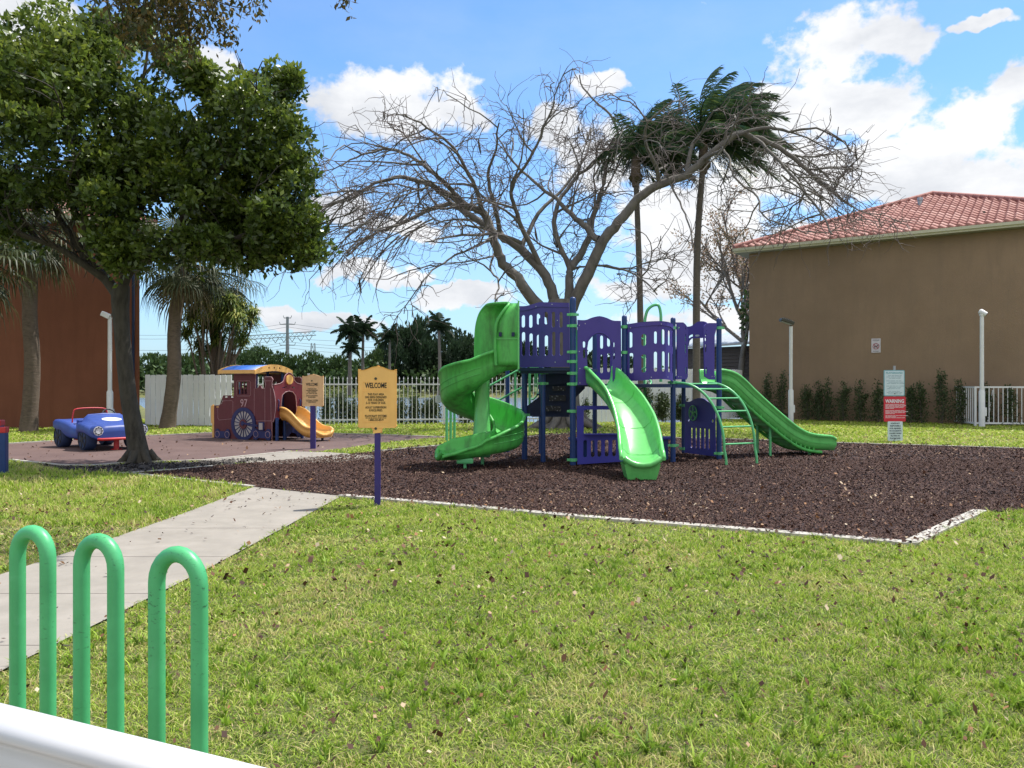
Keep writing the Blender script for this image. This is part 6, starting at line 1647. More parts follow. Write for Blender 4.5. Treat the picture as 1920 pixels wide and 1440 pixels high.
# ---- bare spreading tree
def bare_tree():
    rnd = random.Random(11); Y0 = 27.5; b = at(1060, 718, Y0)
    o = thing('bare_tree', 'wide spreading bare tree with tangled leafless branches behind the climbing frame', 'tree', (b.x, Y0, 0))
    def A(px, py, dy): return at(px, py, Y0 + dy)
    tk = Branches()
    pts = smooth_line([(*A(1058, 806, 0), .95), (*A(1060, 790, 0), .62), (*A(1060, 760, 0), .50), (*A(1058, 680, 0), .46), (*A(1055, 620, 0), .50), (*A(1052, 585, 0), .52), (*A(1052, 562, 0), .42)], 4)
    tk.add([p[:3] for p in pts], [p[3] for p in pts], 16)
    for k in range(9):
        a = 2 * PI * k / 9; r1 = rnd.uniform(1.0, 1.7)
        tk.add([(b.x + .35 * math.cos(a), Y0 + .35 * math.sin(a), .75), (b.x + .7 * math.cos(a), Y0 + .7 * math.sin(a), .25), (b.x + r1 * math.cos(a), Y0 + r1 * math.sin(a), -.05)], [.16, .15, .07], 7)
    tk.build('trunk', MT['bark_bare'], o)
    L = [ # (px,py) list, depth offsets start..end, radii
        ([(1050, 600), (1007, 572), (977, 530), (943, 493), (927, 453), (907, 400), (880, 390), (837, 363), (807, 347), (777, 337), (740, 333), (690, 350), (650, 380)], 0, -1.5, .26),
        ([(1055, 590), (1040, 563), (1023, 517), (977, 467), (937, 440), (907, 420), (870, 395), (843, 383), (800, 395), (750, 420), (700, 440), (650, 480)], 0, 2.0, .25),
        ([(1060, 600), (1067, 563), (1067, 520), (1067, 500), (1047, 460), (1040, 440)], 0, .5, .26),
        ([(1067, 505), (1085, 480), (1107, 440), (1107, 417), (1123, 377), (1133, 333), (1137, 307), (1160, 267), (1145, 215), (1100, 175), (1085, 140)], .3, 3.0, .17),
        ([(1065, 600), (1077, 563), (1110, 497), (1130, 453), (1160, 417), (1197, 370), (1237, 347), (1287, 327), (1330, 290), (1383, 253), (1413, 257), (1450, 272), (1500, 307), (1540, 343), (1570, 365), (1600, 388)], 0, -1.5, .27),
        ([(1123, 450), (1093, 420), (1070, 400), (1043, 373), (1000, 340), (960, 300), (930, 250)], 0, 1.5, .15),
        ([(907, 400), (890, 350), (870, 310), (843, 270), (800, 240), (760, 215)], -.8, -3.5, .10), ([(940, 440), (925, 380), (915, 330), (930, 280), (935, 230)], .8, -2.5, .11),
        ([(1023, 517), (985, 440), (965, 390), (960, 350), (990, 300), (1020, 240), (1040, 190)], .5, -3, .12), ([(977, 467), (1010, 400), (1060, 350), (1100, 290), (1110, 240)], .8, 4, .11),
        ([(1047, 460), (1040, 400), (1075, 340), (1120, 300), (1180, 250), (1230, 210)], .5, 3.5, .12), ([(1237, 347), (1230, 310), (1210, 270), (1215, 230), (1260, 190)], -.5, -3, .10),
        ([(1287, 327), (1300, 270), (1330, 240), (1370, 230), (1430, 215), (1480, 210)], -.7, 1.0, .09), ([(1383, 253), (1430, 240), (1480, 245), (1530, 240), (1580, 265)], -1, -3, .08), ([(1413, 257), (1450, 290), (1500, 350), (1540, 400), (1560, 440)], -1, -4, .07),
        ([(880, 390), (830, 340), (780, 300), (730, 280), (680, 290), (640, 310)], -.8, -2.5, .09), ([(977, 455), (940, 440), (880, 440), (830, 445), (800, 455)], 0, -3, .08), ([(925, 450), (870, 470), (820, 500), (790, 530)], .5, -3.5, .05),
        ([(930, 465), (920, 500), (935, 530), (925, 570)], .5, -3.8, .05), ([(1110, 497), (1150, 500), (1200, 520), (1230, 550)], 0, -3.5, .05), ([(1260, 345), (1275, 380), (1290, 420), (1300, 460)], -.5, -3, .04),
        ([(1350, 275), (1370, 300), (1375, 330), (1420, 370), (1425, 400), (1460, 420)], -1, -3.5, .05)]
    lb = Branches(); tw = Branches(); nt = [0]
    ctr = Vector((A(1060, 300, 0)))
    def twig(p, d, n=1, lv=0):
        q = crook(p, d, rnd.uniform(.5, 1.3), 5, .28, -.04, rnd); tw.add(q, taper(.014 if lv == 0 else .010, .005, 6), 4); nt[0] += 1
        if lv < 1:
            for i in (2, 3, 4):
                if rnd.random() < .42: twig(q[i], Vector((rnd.gauss(0, 1), rnd.gauss(0, 1), rnd.gauss(.1, .7))) + (q[i + 1] - q[i]).normalized(), lv=lv + 1)
    def branch(p, d, Ln, r, lv):
        n = max(5, int(Ln / .45)); out = Vector((p.x - ctr.x, p.y - ctr.y, 0)); rad = out.length
        grav = -.055 * max(0, (rad - 4) / 5) - .01
        q = crook(p, d, Ln, n, .21, grav, rnd)
        # keep below the umbrella top
        zmax = (10.9 + .12 * (p.y - Y0 if False else 0)) - .026 * rad * rad
        q = [Vector((a.x, a.y, min(a.z, zmax + rnd.uniform(-.3, .3)))) for a in q]
        lb.add(q, taper(r, max(.014, r * .3), n + 1), 6 if r > .04 else 5)
        for i in range(1, n + 1):
            dd = (q[i] - q[i - 1]).normalized()
            if lv < 2:
                for _ in range(1):
                    if rnd.random() < .36: branch(q[i], dd * .7 + Vector((rnd.gauss(0, .75), rnd.gauss(0, .75), rnd.gauss(.05, .45))), Ln * rnd.uniform(.35, .6), r * .48, lv + 1)
            if lv >= 1 or i > n // 2:
                if rnd.random() < .46: twig(q[i], dd * .8 + Vector((rnd.gauss(0, .8), rnd.gauss(0, .8), rnd.gauss(.0, .6))))
    for P, d0, d1, r in L:
        r *= .88; n = len(P); pp = [Vector(x) for x in smooth_line([tuple(A(x, y, d0 + (d1 - d0) * i / (n - 1))) for i, (x, y) in enumerate(P)], 4)]
        # slight kinks
        pp = [p + Vector((rnd.gauss(0, .02), rnd.gauss(0, .02), rnd.gauss(0, .02))) for p in pp]
        lb.add(pp, taper(r, max(.022, r * .16), len(pp)), 9)
        m = len(pp); st = int(m * (.42 if r > .16 else .22))
        for i in range(st, m, 3):
            dd = (pp[i] - pp[i - 1]).normalized(); out = Vector((pp[i].x - ctr.x, pp[i].y - ctr.y, 0)).normalized()
            f = i / m
            for _ in range(1):
                if len(P) <= 5 and rnd.random() < .4: continue
                d = dd * .55 + out * .35 + Vector((rnd.gauss(0, .55), rnd.gauss(0, .85), rnd.uniform(-.35, .65)))
                branch(pp[i], d, rnd.uniform(1.5, 3.2) * (1 if f < .8 else .75), max(.022, r * (1 - f) * .35 + .022), 0 if r > .16 or f < .6 else 1)
    # long drooping outer sprays at the left
    for k in range(34):
        px, py = rnd.uniform(640, 820), rnd.uniform(330, 450); p = A(px, py, rnd.uniform(-4, 3))
        q = crook(p, Vector((-.8, rnd.gauss(0, .4), rnd.uniform(-.6, .0))), rnd.uniform(1.5, 3.2), 9, .10, -.10, rnd); lb.add(q, taper(.03, .012, 10), 5)
        for a in q[2:]:
            if rnd.random() < .5: twig(a, Vector((-.5, rnd.gauss(0, .5), -.5 + rnd.gauss(0, .4))))
    for k in range(12):
        px, py = rnd.uniform(1460, 1540), rnd.uniform(290, 360); p = A(px, py, rnd.uniform(-4, 0))
        q = crook(p, Vector((.8, rnd.gauss(0, .4), rnd.uniform(-.6, .1))), rnd.uniform(1.2, 2.6), 9, .12, -.08, rnd); lb.add(q, taper(.03, .012, 10), 5)
        for a in q[2:]:
            if rnd.random() < .5: twig(a, Vector((.5, rnd.gauss(0, .5), -.4 + rnd.gauss(0, .4))))
    print('bare twigs', nt[0]); lb.build('limbs', MT['bark_bare'], o); tw.build('twigs', MT['twig'], o)
    for px, py in ((673, 520), (1603, 275), (897, 260), (1240, 345 - 60), (1003, 425)):
        mb = MB(); p = A(px, py, -2.5); mb.tube([p, p + Vector((.03, 0, -.25)), p + Vector((.08, 0, -.5))], [.015, .04, .012], 6); mb.build('seed_pod', MT['bark_oak'], o)
bare_tree()

# ---- palms
def feather(base, d, Ln, wind, droop, nl, ll, acc):
    """pinnate frond: curved rachis with leaflets both sides"""
    d = Vector(d).normalized(); pts = [Vector(base)]; n = 14; st = Ln / n
    for i in range(n): d = (d + Vector((wind * .075, 0, -droop * (.2 + i / n))) ).normalized(); pts.append(pts[-1] + d * st)
    acc['r'].append(pts)
    for i in range(nl):
        f = .10 + .90 * i / nl; x = f * n; j = min(int(x), n - 1); p = pts[j].lerp(pts[j + 1], x - j); t = (pts[j + 1] - pts[j]).normalized()
        s = t.cross(Vector((0, 0, 1))); s = s.normalized() if s.length > .05 else Vector((0, 1, 0)); L_ = ll * (math.sin(PI * min(1, .22 + f * .75)) ** .7)
        for sg in (-1, 1):
            dr = (s * sg * .75 + t * .55 + Vector((wind * .55 + random.gauss(0, .12), random.gauss(0, .12), (-.22 if wind else -.35) + random.gauss(0, .22 if wind else .12)))).normalized()
            w = (t * .5 + Vector((0, 0, .5))).normalized() * .022 * acc['w']
            m = p + dr * L_ * .5; e = p + dr * L_ + Vector((wind * .06, 0, -.12 * L_)); k = len(acc['V'])
            acc['V'] += [p - w * .6, p + w * .6, m + w, m - w, e]; acc['F'] += [(k, k + 1, k + 2, k + 3), (k + 3, k + 2, k + 4, k + 4)]; v = random.gauss(.45, .25); acc['A'] += [v, v]
def palm_crown(name, c, parent, n, Ln, wind, nl=42, ll=.75, w=1.0, el=(5, 85), seed=1, mat='frond', az0=None, lean=0.0):
    random.seed(seed); acc = dict(V=[], F=[], A=[], r=[], w=w)
    for k in range(n):
        az = 2 * PI * k / n * 1.618 * 3; e = R(el[0] + (el[1] - el[0]) * ((k + .5) / n) ** .8)
        d = Vector((math.cos(az) * math.cos(e) + wind * .22, math.sin(az) * math.cos(e), math.sin(e) + (.25 if wind else 0)))
        feather(c, d, Ln * random.uniform(.7, 1.12), wind, .13 if wind else .17, nl, ll, acc)
    br = Branches()
    for p in acc['r']: br.add(p, taper(.03 * w, .008 * w, len(p)), 4)
    br.build('rachises', MT['frond_dry'] if 0 else MT[mat], parent)
    V = np.array([tuple(v) for v in acc['V']]); Fc = np.array(acc['F'])
    # tip triangles stored as degenerate quads -> move last corner slightly
    tri = Fc[:, 2] == Fc[:, 3]
    q = Fc.copy(); 
    me = np_mesh('fronds', V, np.concatenate([Fc[~tri][:, [0, 1, 2]], Fc[~tri][:, [0, 2, 3]], Fc[tri][:, [0, 1, 2]]]), MT[mat], parent, np.concatenate([np.array(acc['A'])[~tri]] * 2 + [np.array(acc['A'])[tri]]))
def palm_trunk(o, pts, r0, r1, mat='bark_palm', rings=True):
    pp = smooth_line([tuple(p) for p in pts], 8); n = len(pp); rr = [r0 + (r1 - r0) * i / (n - 1) for i in range(n)]
    rr = [r * (1.35 if i == 0 else 1.12 if i < 3 else 1) * (1 + .025 * (i % 2)) for i, r in enumerate(rr)]
    br = Branches(); br.add(pp, rr, 12); br.build('trunk', MT[mat], o)
def coconut(px_pts, Y, label, crown, n, Ln, seed, r0=.145, r1=.105):
    b = at(px_pts[0][0], 718, Y); o = thing('coconut_palm', label, 'palm tree', (b.x, Y, 0), group='tall coconut palms')
    P = [Vector((b.x, Y, -.1))] + [at(x, y, Y) for x, y in px_pts[1:]]; palm_trunk(o, P, r0, r1)
    top = P[-1]; br = Branches()
    br.add([top - Vector((0, 0, .5)), top - Vector((0, 0, .1)), top + Vector((0, 0, .5)), top + Vector((.05, 0, 1.1))], [.13, .20, .15, .06], 10); br.build('crown_shaft', MT['bark_sabal'], o)
    for k in range(7):
        a = k * 2.4; mb = MB(); p = top + Vector((.17 * math.cos(a), .17 * math.sin(a), -.15 - .06 * (k % 3))); mb.tube([p + Vector((0, 0, .13)), p + Vector((0, 0, .07)), p, p - Vector((0, 0, .1))], [.03, .09, .10, .03], 8); mb.build('coconut', MT['frond_dry'], o)
    palm_crown('crown', top + Vector((.1, 0, 1.1 if Ln > 3 else .6)), o, n, Ln, 1.0, 50, .80, 1.1, (-22, 106) if Ln > 3 else (-25, 100), seed)
    return o
coconut([(1306, 718), (1306, 560), (1309, 430), (1319, 300)], 29.3, 'taller coconut palm with windswept crown, trunk rising behind the right platform', None, 70, 2.95, 3)
coconut([(1203, 718), (1200, 560), (1196, 430), (1192, 325)], 29.3, 'shorter coconut palm left of the taller one, crown tangled in bare branches', None, 54, 2.3, 5, .12, .095)

def fan_palm(name, base, top, Y, label, n, Rf, seed, rz=0):
    random.seed(seed); b = gp(*base) if base[1] > 760 else at(base[0], 718, Y); Y = b.y if base[1] > 760 else Y
    o = thing(name, label, 'palm tree', (b.x, Y, 0)); t = at(*top, Y)
    mids = [b.lerp(t, .33) + Vector((.08, 0, 0)), b.lerp(t, .62) + Vector((-.05, 0, 0))]
    palm_trunk(o, [b - Vector((0, 0, .1)), *mids, t], .24, .20, 'bark_sabal')
    V = []; Fc = []; A = []; pet = Branches(); dead = dict(V=[], F=[], A=[])
    for k in range(n):
        az = k * 2.399; e = R(-62 + 140 * (k / n)); d = Vector((math.cos(az) * math.cos(e), math.sin(az) * math.cos(e), math.sin(e)))
        Lp = random.uniform(.8, 1.2) * Rf; q = []; p = Vector(t) + Vector((0, 0, .2)); dd = d.copy()
        for i in range(6): q.append(p.copy()); dd = (dd + Vector((0, 0, -.07))).normalized(); p += dd * Lp / 5
        pet.add(q, taper(.03, .015, 6), 4); h = q[-1]; s = dd.cross(Vector((0, 0, 1))).normalized() if abs(dd.z) < .95 else Vector((1, 0, 0)); up = s.cross(dd)
        old = k < n * .14; tgt = dead if old else dict(V=V, F=Fc, A=A)
        m = 26
        for j in range(m):
            a = R(-125 + 250 * j / (m - 1)); dir_ = (dd * math.cos(a) + s * math.sin(a) + up * .18 * math.cos(a * 2)).normalized(); L_ = random.uniform(.75, 1.05) * Rf * (1 - .25 * abs(a) / 2.2)
            p1 = h + dir_ * L_ * .55; p2 = h + dir_ * L_ * .8 + Vector((0, 0, -.10 * L_)); p3 = p2 + Vector((0, 0, -.42 * L_)) + dir_ * .12
            w = (dir_.cross(up)).normalized() * .028; kk = len(tgt['V'])
            tgt['V'] += [h, h, p1 + w, p1 - w, p2 + w * .7, p2 - w * .7, p3, p3]
            tgt['F'] += [(kk, kk + 2, kk + 3), (kk + 2, kk + 4, kk + 3), (kk + 3, kk + 4, kk + 5), (kk + 4, kk + 6, kk + 5)]; v = random.gauss(.45, .25); tgt['A'] += [v] * 4
    pet.build('petioles', MT['frond_sabal'], o); np_mesh('fronds', [tuple(v) for v in V], Fc, MT['frond_sabal'], o, A)
    if dead['V']: np_mesh('dry_fronds', [tuple(v) for v in dead['V']], dead['F'], MT['frond_dry'], o, dead['A'])
fan_palm('cabbage_palm', (53, 809), (62, 440), 25.6, 'cabbage palm with straight trunk against the rust house, cut by the left edge', 30, 1.05, 4)
fan_palm('cabbage_palm', (313, 803), (340, 500), 27.4, 'leaning cabbage palm with drooping fan fronds before the white board fence', 38, 1.1, 6)
fan_palm('cabbage_palm', (-75, 718), (-60, 490), 22.5, 'low hanging fan fronds of a palm at the far left edge', 26, 1.15, 9)
fan_palm('cabbage_palm', (405, 718), (400, 520), 30.6, 'cabbage palm crown half hidden behind the leaning one', 34, 1.2, 12)

def strap_tree():
    random.seed(5); Y = 30.2; b = at(390, 718, Y); o = thing('dragon_tree', 'clumped yellow green strap leaved tree above the white board fence', 'tree', (b.x, Y, 0))
    br = Branches(); V = []; Fc = []; A = []
    heads = [(365, 590, 26), (350, 625, 22), (385, 610, 28), (400, 580, 24), (425, 590, 28), (450, 580, 26), (468, 605, 22), (440, 620, 26), (410, 640, 24), (372, 650, 22), (455, 640, 20), (430, 565, 20), (385, 575, 18), (475, 590, 14), (395, 660, 20), (360, 600, 20), (445, 600, 24), (415, 605, 26)]
    for (x, y, r) in heads:
        dy = random.uniform(-1.0, 1.0); c = at(x, y, Y + dy); base = at(390 + random.uniform(-28, 40), 718, Y + random.uniform(-.3, .3)); base.z = 0
        q = [base, base.lerp(c, .4) + Vector((random.gauss(0, .1), 0, .1)), base.lerp(c, .75) + Vector((random.gauss(0, .12), 0, .1)), c]
        br.add(smooth_line([tuple(p) for p in q], 4), taper(.055, .025, 13), 6)
        for k in range(120):
            a = random.uniform(0, 2 * PI); e = random.uniform(-.5, 1.5); d = Vector((math.cos(a) * math.cos(e), math.sin(a) * math.cos(e), math.sin(e))); L_ = r / F * Y * random.uniform(.9, 1.35)
            p0 = c + Vector((random.gauss(0, .08), random.gauss(0, .08), random.gauss(0, .12))); p1 = p0 + d * L_ * .55; p2 = p1 + (d + Vector((0, 0, -1.3))).normalized() * L_ * .5
            w = d.cross(Vector((.2, .3, 1))).normalized() * .028; kk = len(V); V += [p0 - w * .5, p0 + w * .5, p1 + w, p1 - w, p2]; Fc += [(kk, kk + 1, kk + 2), (kk, kk + 2, kk + 3), (kk + 3, kk + 2, kk + 4)]
            v = min(1, max(0, random.gauss(.42 if y > 600 else .62, .28))); A += [v] * 3
    for k in range(16): # pale canes
        x0 = random.uniform(395, 440); x1 = x0 + random.uniform(-5, 45); p0 = at(x0, 718, Y + .4); p0.z = 0; br.add([p0, at((x0 + x1) / 2, 680, Y + .4), at(x1, 620, Y + .5)], [.03, .025, .012], 5)
    br.build('stems', MT['bark_sabal'], o); np_mesh('crown', [tuple(v) for v in V], Fc, MT['strap'], o, A)
strap_tree()

def sparse_tree():
    rnd = random.Random(3); Y = 47.0; b = at(1397, 718, Y); o = thing('sparse_tree', 'thin tree with sparse pinkish leaves beyond the fence left of brown house', 'tree', (b.x, Y, 0))
    br = Branches(); C = []
    def grow(p, d, Ln, r, lv):
        n = 6; q = crook(p, d, Ln, n, .09, .01, rnd); br.add(q, taper(r, r * .5, n + 1), 6)
        if lv == 0:
            pass
        if lv < 4:
            for i in ((2, 3, 4, 5, 6) if lv else (3, 4, 4, 5, 5, 6, 6)):
                if rnd.random() < .82: grow(q[i], (q[i] - q[i - 1]).normalized() * 1.1 + Vector((rnd.gauss(-.12 if lv == 0 else 0, .55), rnd.gauss(0, .55), rnd.gauss(.15, .25))), Ln * rnd.uniform(.52, .74), r * .55, lv + 1)
        if lv >= 3:
            for i in (3, 4, 5, 6): C.append(q[i] + Vector((rnd.gauss(0, .1), rnd.gauss(0, .1), rnd.gauss(0, .1))))
    grow(Vector((b.x, Y, 0)), Vector((-.14, 0, 1)), 6.0, .24, 0)
    br.build('trunk', MT['bark_bare'], o); C = np.array([tuple(c) for c in C]); C = np.repeat(C, 3, 0) + rng.normal(0, .14, (len(C) * 3, 3)); V, Fc, A = leaf_quads(C, rng.normal(0, 1, C.shape), .16, .6)
    np_mesh('leaves', V, Fc, MT['autumn'], o, A); print('sparse', len(Fc))
sparse_tree()

def crown_mesh(name, clumps, dens, size, mat, parent, asp=.6, shell=.6, dark=.0, jit=.5):
    C, D = clump_points(clumps, dens, shell, .6, .25); nz = np.array([mnoise.noise(Vector(c) * (.9 / max(clumps[0][1][0] * .35, .2))) for c in C]); k = nz > -.38; C, D, nz = C[k], D[k], nz[k]
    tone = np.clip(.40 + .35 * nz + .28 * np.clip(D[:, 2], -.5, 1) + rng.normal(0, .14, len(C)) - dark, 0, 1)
    V, Fc, A = leaf_quads(C, D + np.array([0, 0, .25]), size, asp, tone, jit); return np_mesh(name, V, Fc, MT[mat], parent, A)
# green bush tree beside the house edge
o = thing('dense_tree', 'dark green tree tucked against the brown house left corner', 'tree', (at(1404, 718, 44).x, 44, 0)); b = at(1410, 718, 44)
crown_mesh('crown', [pclump(1410, 580, 22, 38, 44), pclump(1404, 615, 16, 24, 44), pclump(1418, 545, 14, 22, 44)], 260, .26, 'leaf_far', o)
br = Branches(); br.add([(b.x, 44, -.1), (b.x, 44, 2), (b.x, 44, 4.5)], [.16, .13, .08], 7); br.build('trunk', MT['bark_oak'], o)
o = thing('small_palm', 'tuft of a small palm poking above the grey building roof', 'palm tree', (at(1331, 718, 54).x, 54, 0)); t = at(1331, 655, 54); palm_trunk(o, [Vector((t.x, 54, 0)), Vector((t.x, 54, 2)), t], .14, .12); palm_crown('crown', t, o, 12, 1.0, 0, 18, .3, 1.6, (20, 85), 2)

# ---- shrubs
def shrub(px, top, half, Y, label, group, seed, size=.085, mat='shrub', dens=1.0, cat='shrub', name='shrub'):
    r2 = random.Random(seed); b = at(px, 718, Y); zt = HC - (top - CY) / F * Y; hw = half / F * Y
    o = thing(name, label, cat, (b.x, Y, 0), group=group); br = Branches(); C = []
    ns = 4 + int(hw * 6)
    for k in range(ns):
        x = b.x + r2.uniform(-.5, .5) * hw; H = zt * (r2.uniform(.6, .92) if k else .97); tx = b.x + r2.uniform(-1, 1) * hw * (.85 if k else .2)
        q = [Vector((x * .3 + b.x * .7, Y + r2.uniform(-.08, .08), -.03)), Vector((x, Y + r2.uniform(-.12, .12), H * .4)), Vector(((x + tx) / 2, Y + r2.uniform(-.2, .2), H * .75)), Vector((tx, Y + r2.uniform(-.2, .2), H))]
        qq = smooth_line([tuple(p) for p in q], 5); br.add(qq, taper(.014, .004, len(qq)), 4)
        for i, p in enumerate(qq):
            f = i / len(qq)
            if f < .08: continue
            for _ in range(int(26 * dens)): 
                s = .12 * (1.15 - f * .75) * (1 + hw); C.append((p[0] + r2.gauss(0, s), p[1] + r2.gauss(0, s), max(.03, p[2] + r2.gauss(0, .06))))
    br.build('stems', MT['twig'], o); C = np.array(C); V, Fc, A = leaf_quads(C, rng.normal(0, .6, C.shape) + [0, 0, .6], size, .5, np.clip(rng.normal(.45, .22, len(C)), 0, 1)); np_mesh('foliage', V, Fc, MT[mat], o, A); return o
uW = Vector((math.cos(angR), math.sin(angR), 0))
def wallY(px, off=.8):
    # depth of a line 'off' metres before the brown wall
    n = Vector((uW.y, -uW.x, 0)); o_ = Vector((A_R[0], A_R[1], 0)) + n * off; r = Vector(((px - CX) / F, 1, 0)); return o_.dot(n) / r.dot(n)
WS = [(1440, 700, 11, 'slim sparse shrub by the brown wall, nearest the white board fence'), (1468, 697, 11, 'tall dark shrub just left of the floodlight pole'), (1513, 724, 14, 'low bushy shrub just right of the floodlight pole'), (1536, 716, 12, 'dark shrub second to the right of the floodlight pole'),
      (1553, 711, 10, 'slender shrub with high tip third right of the floodlight pole'), (1583, 717, 13, 'pointed shrub below left of the no dogs sign'), (1615, 714, 15, 'broad shrub directly under the left of the no dogs sign'), (1648, 716, 12, 'shrub partly hidden behind the left of the warning sign'),
      (1708, 722, 12, 'low shrub close to the right of the warning sign'), (1727, 717, 11, 'leaning shrub second right of the warning sign'), (1765, 694, 17, 'tallest widest shrub along the brown wall'), (1802, 713, 16, 'bushy shrub left of the white balustrade'), (1850, 720, 13, 'shrub seen through the left bars of the balustrade'), (1893, 722, 13, 'shrub seen through the right bars of the balustrade')]
for i, (px, top, h, lab) in enumerate(WS): shrub(px, top, h * .72, wallY(px, .7), lab, 'shrubs planted along the brown wall', 30 + i, dens=.62, size=.085)
FS = [(612, 746, 7, 'thin climber right of the far welcome sign'), (640, 738, 17, 'wide dense shrub behind the picket fence between the two welcome signs'), (662, 752, 7, 'narrow shrub left of the near welcome sign'), (751, 750, 7, 'slim shrub just right of the near welcome sign at the fence'), (777, 745, 9, 'dark shrub at the picket fence midway to the spiral slide'),
      (802, 752, 7, 'thin loose shrub left of the fence notice'), (814, 748, 6, 'leafy shrub at the left edge of the fence notice'), (872, 764, 8, 'low shrub seen under the upper bend of the spiral slide')]
for i, (px, top, h, lab) in enumerate(FS): shrub(px, top, h, 30.4 - (640 > px) * .6, lab, 'shrubs along the picket fence', 60 + i, dens=.7, size=.10)
GS = [(1095, 742, 7, 'thin shrub between posts left of the front slide'), (1213, 716, 13, 'tall feathery shrub right of the front slide before the board fence'), (1243, 738, 11, 'loose shrub left of the blue post under the curved panel'), (1277, 742, 8, 'shrub showing between the two right blue posts'), (1395, 745, 6, 'small shrub at the right end of the white board fence')]
for i, (px, top, h, lab) in enumerate(GS): shrub(px, top, h, 30 + (px - 1080) / 330 * 4 + .4, lab, 'shrubs before the right board fence', 80 + i, dens=.8, size=.10)

# ---- far bank
protos = []
def far_tree_proto(k, mat):
    rk = np.random.default_rng(k); cl = [((0, 0, 3.9), (3.2, 2.6, 2.6))]
    for _ in range(6): a = rk.uniform(0, 6.28); cl.append(((math.cos(a) * 2.4, math.sin(a) * 1.6, rk.uniform(1.8, 5.2)), (rk.uniform(1.3, 2.1),) * 2 + (rk.uniform(1.1, 1.7),)))
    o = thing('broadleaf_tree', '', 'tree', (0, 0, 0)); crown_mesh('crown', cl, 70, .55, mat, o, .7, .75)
    br = Branches(); br.add([(0, 0, -.4), (.1, 0, 1.5), (0, 0, 4)], [.28, .22, .1], 7); br.build('trunk', MT['bark_oak'], o); return o
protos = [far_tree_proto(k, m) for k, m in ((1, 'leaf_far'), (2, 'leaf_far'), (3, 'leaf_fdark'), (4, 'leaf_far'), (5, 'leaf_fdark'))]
used = set()
def far_tree(k, px, top, Y, wpx, label, group='trees on the far bank'):
    b = at(px, 718, Y); H = HC - (top - CY) / F * Y; s = H / 6.6; sx = wpx / F * Y / 3.6; o = protos[k]
    if k in used: o = copy_tree(o)
    used.add(k); o.location = (b.x, Y, 0); o.rotation_euler = (0, 0, (px * 7 % 6)); o.scale = (sx, sx, s); o['label'] = label; o['group'] = group
row1 = [(280, 664, 28), (305, 668, 22), (345, 665, 26), (385, 660, 26), (425, 664, 26), (462, 660, 26), (492, 652, 26), (525, 662, 24), (556, 668, 26), (588, 662, 26), (618, 672, 24), (640, 668, 22), (668, 676, 24), (700, 660, 22), (716, 646, 22)]
LB1 = ['far bank tree just right of the rust house corner', 'far bank tree immediately left of the leaning cabbage palm trunk', 'far bank tree immediately right of the leaning cabbage palm trunk', 'far bank tree behind the dragon tree stems', 'far bank tree just right of the dragon tree stems', 'far bank tree above the left end of the toy train roof', 'rounded far bank tree above the middle of the toy train', 'far bank tree directly left of the steel power pole foot', 'far bank tree directly right of the steel power pole foot', 'far bank tree under the right leg of the gantry', 'far bank tree above the farther welcome sign', 'far bank tree just left of the close palm pair trunks', 'low far bank tree between the trunks of the close palm pair', 'far bank tree rising behind the nearer welcome sign top', 'far bank tree right of the nearer welcome sign, left of the single palm']
for i, (px, top, w) in enumerate(row1): far_tree((0, 1, 3)[i % 3], px, top, 132 + (i * 5) % 9, w, LB1[i])
row2 = [(742, 640, 24), (765, 612, 30), (788, 600, 34), (808, 640, 26), (840, 620, 32), (862, 640, 26), (880, 632, 24), (905, 640, 30), (940, 650, 34), (980, 645, 34), (1020, 655, 34), (1060, 650, 34), (1100, 660, 34), (1140, 668, 34), (1180, 672, 30)]
LB2 = ['dark far tree just right of the single far palm', 'broad dark tree at the left shoulder of the clump across the lake', 'highest dark round tree in the clump, left of the tallest palm', 'dark tree directly left of the tallest far palm trunk', 'dark tree directly right of the tallest far palm trunk', 'dark far tree left of the spiral slide upper bend', 'dark far tree touching the left of the spiral slide hood', 'dark far tree behind the spiral slide hood', 'dark far tree seen through the tower panel left slots', 'dark far tree seen behind the tower panel middle', 'dark far tree seen through the tower panel right slots', 'dark far tree behind the tall blue front post', 'dark far tree seen through the slide entry arch', 'dark far tree seen left of the curved panel', 'dark far tree seen through the curved panel slots']
for i, (px, top, w) in enumerate(row2): far_tree((2, 4)[i % 2], px, top, 130 + (i * 3) % 7, w, LB2[i], 'dark trees across the lake')
# low bright growth on the bank
o = thing('bank_bush', '', 'bush', (0, 0, 0)); crown_mesh('foliage', [((0, 0, .7), (1.6, 1.2, 1.1)), ((1.3, 0, .5), (1.2, 1, .8)), ((-1.2, .2, .5), (1.1, 1, .8))], 90, .3, 'strap', o); 
LB3 = ['yellowish bush at the far water edge just right of the farther welcome sign', 'yellowish bush at the far water edge midway between both welcome signs', 'yellowish bush at the far water edge left of the nearer welcome sign', 'yellowish bush at the far water edge behind the toy train front', 'yellowish bush at the far water edge right of the nearer welcome sign', 'yellowish bush at the far water edge hidden behind the nearer welcome sign', 'yellowish bush at the far water edge behind the spiral slide']
bl = [(614, 726, 10), (632, 728, 12), (655, 727, 10), (505, 735, 10), (765, 738, 10), (700, 735, 9), (880, 735, 10)]
for i, (px, top, w) in enumerate(bl):
    q = o if i == 0 else copy_tree(o); b = at(px, 718, 124.5); H = max(.8, HC + .3 - (top - CY) / F * 124.5); q.location = (b.x, 124.5, -.7); q.scale = (w / 12 * .9, .9, 1.0); q['label'] = LB3[i]; q['group'] = 'bushes on the far bank'
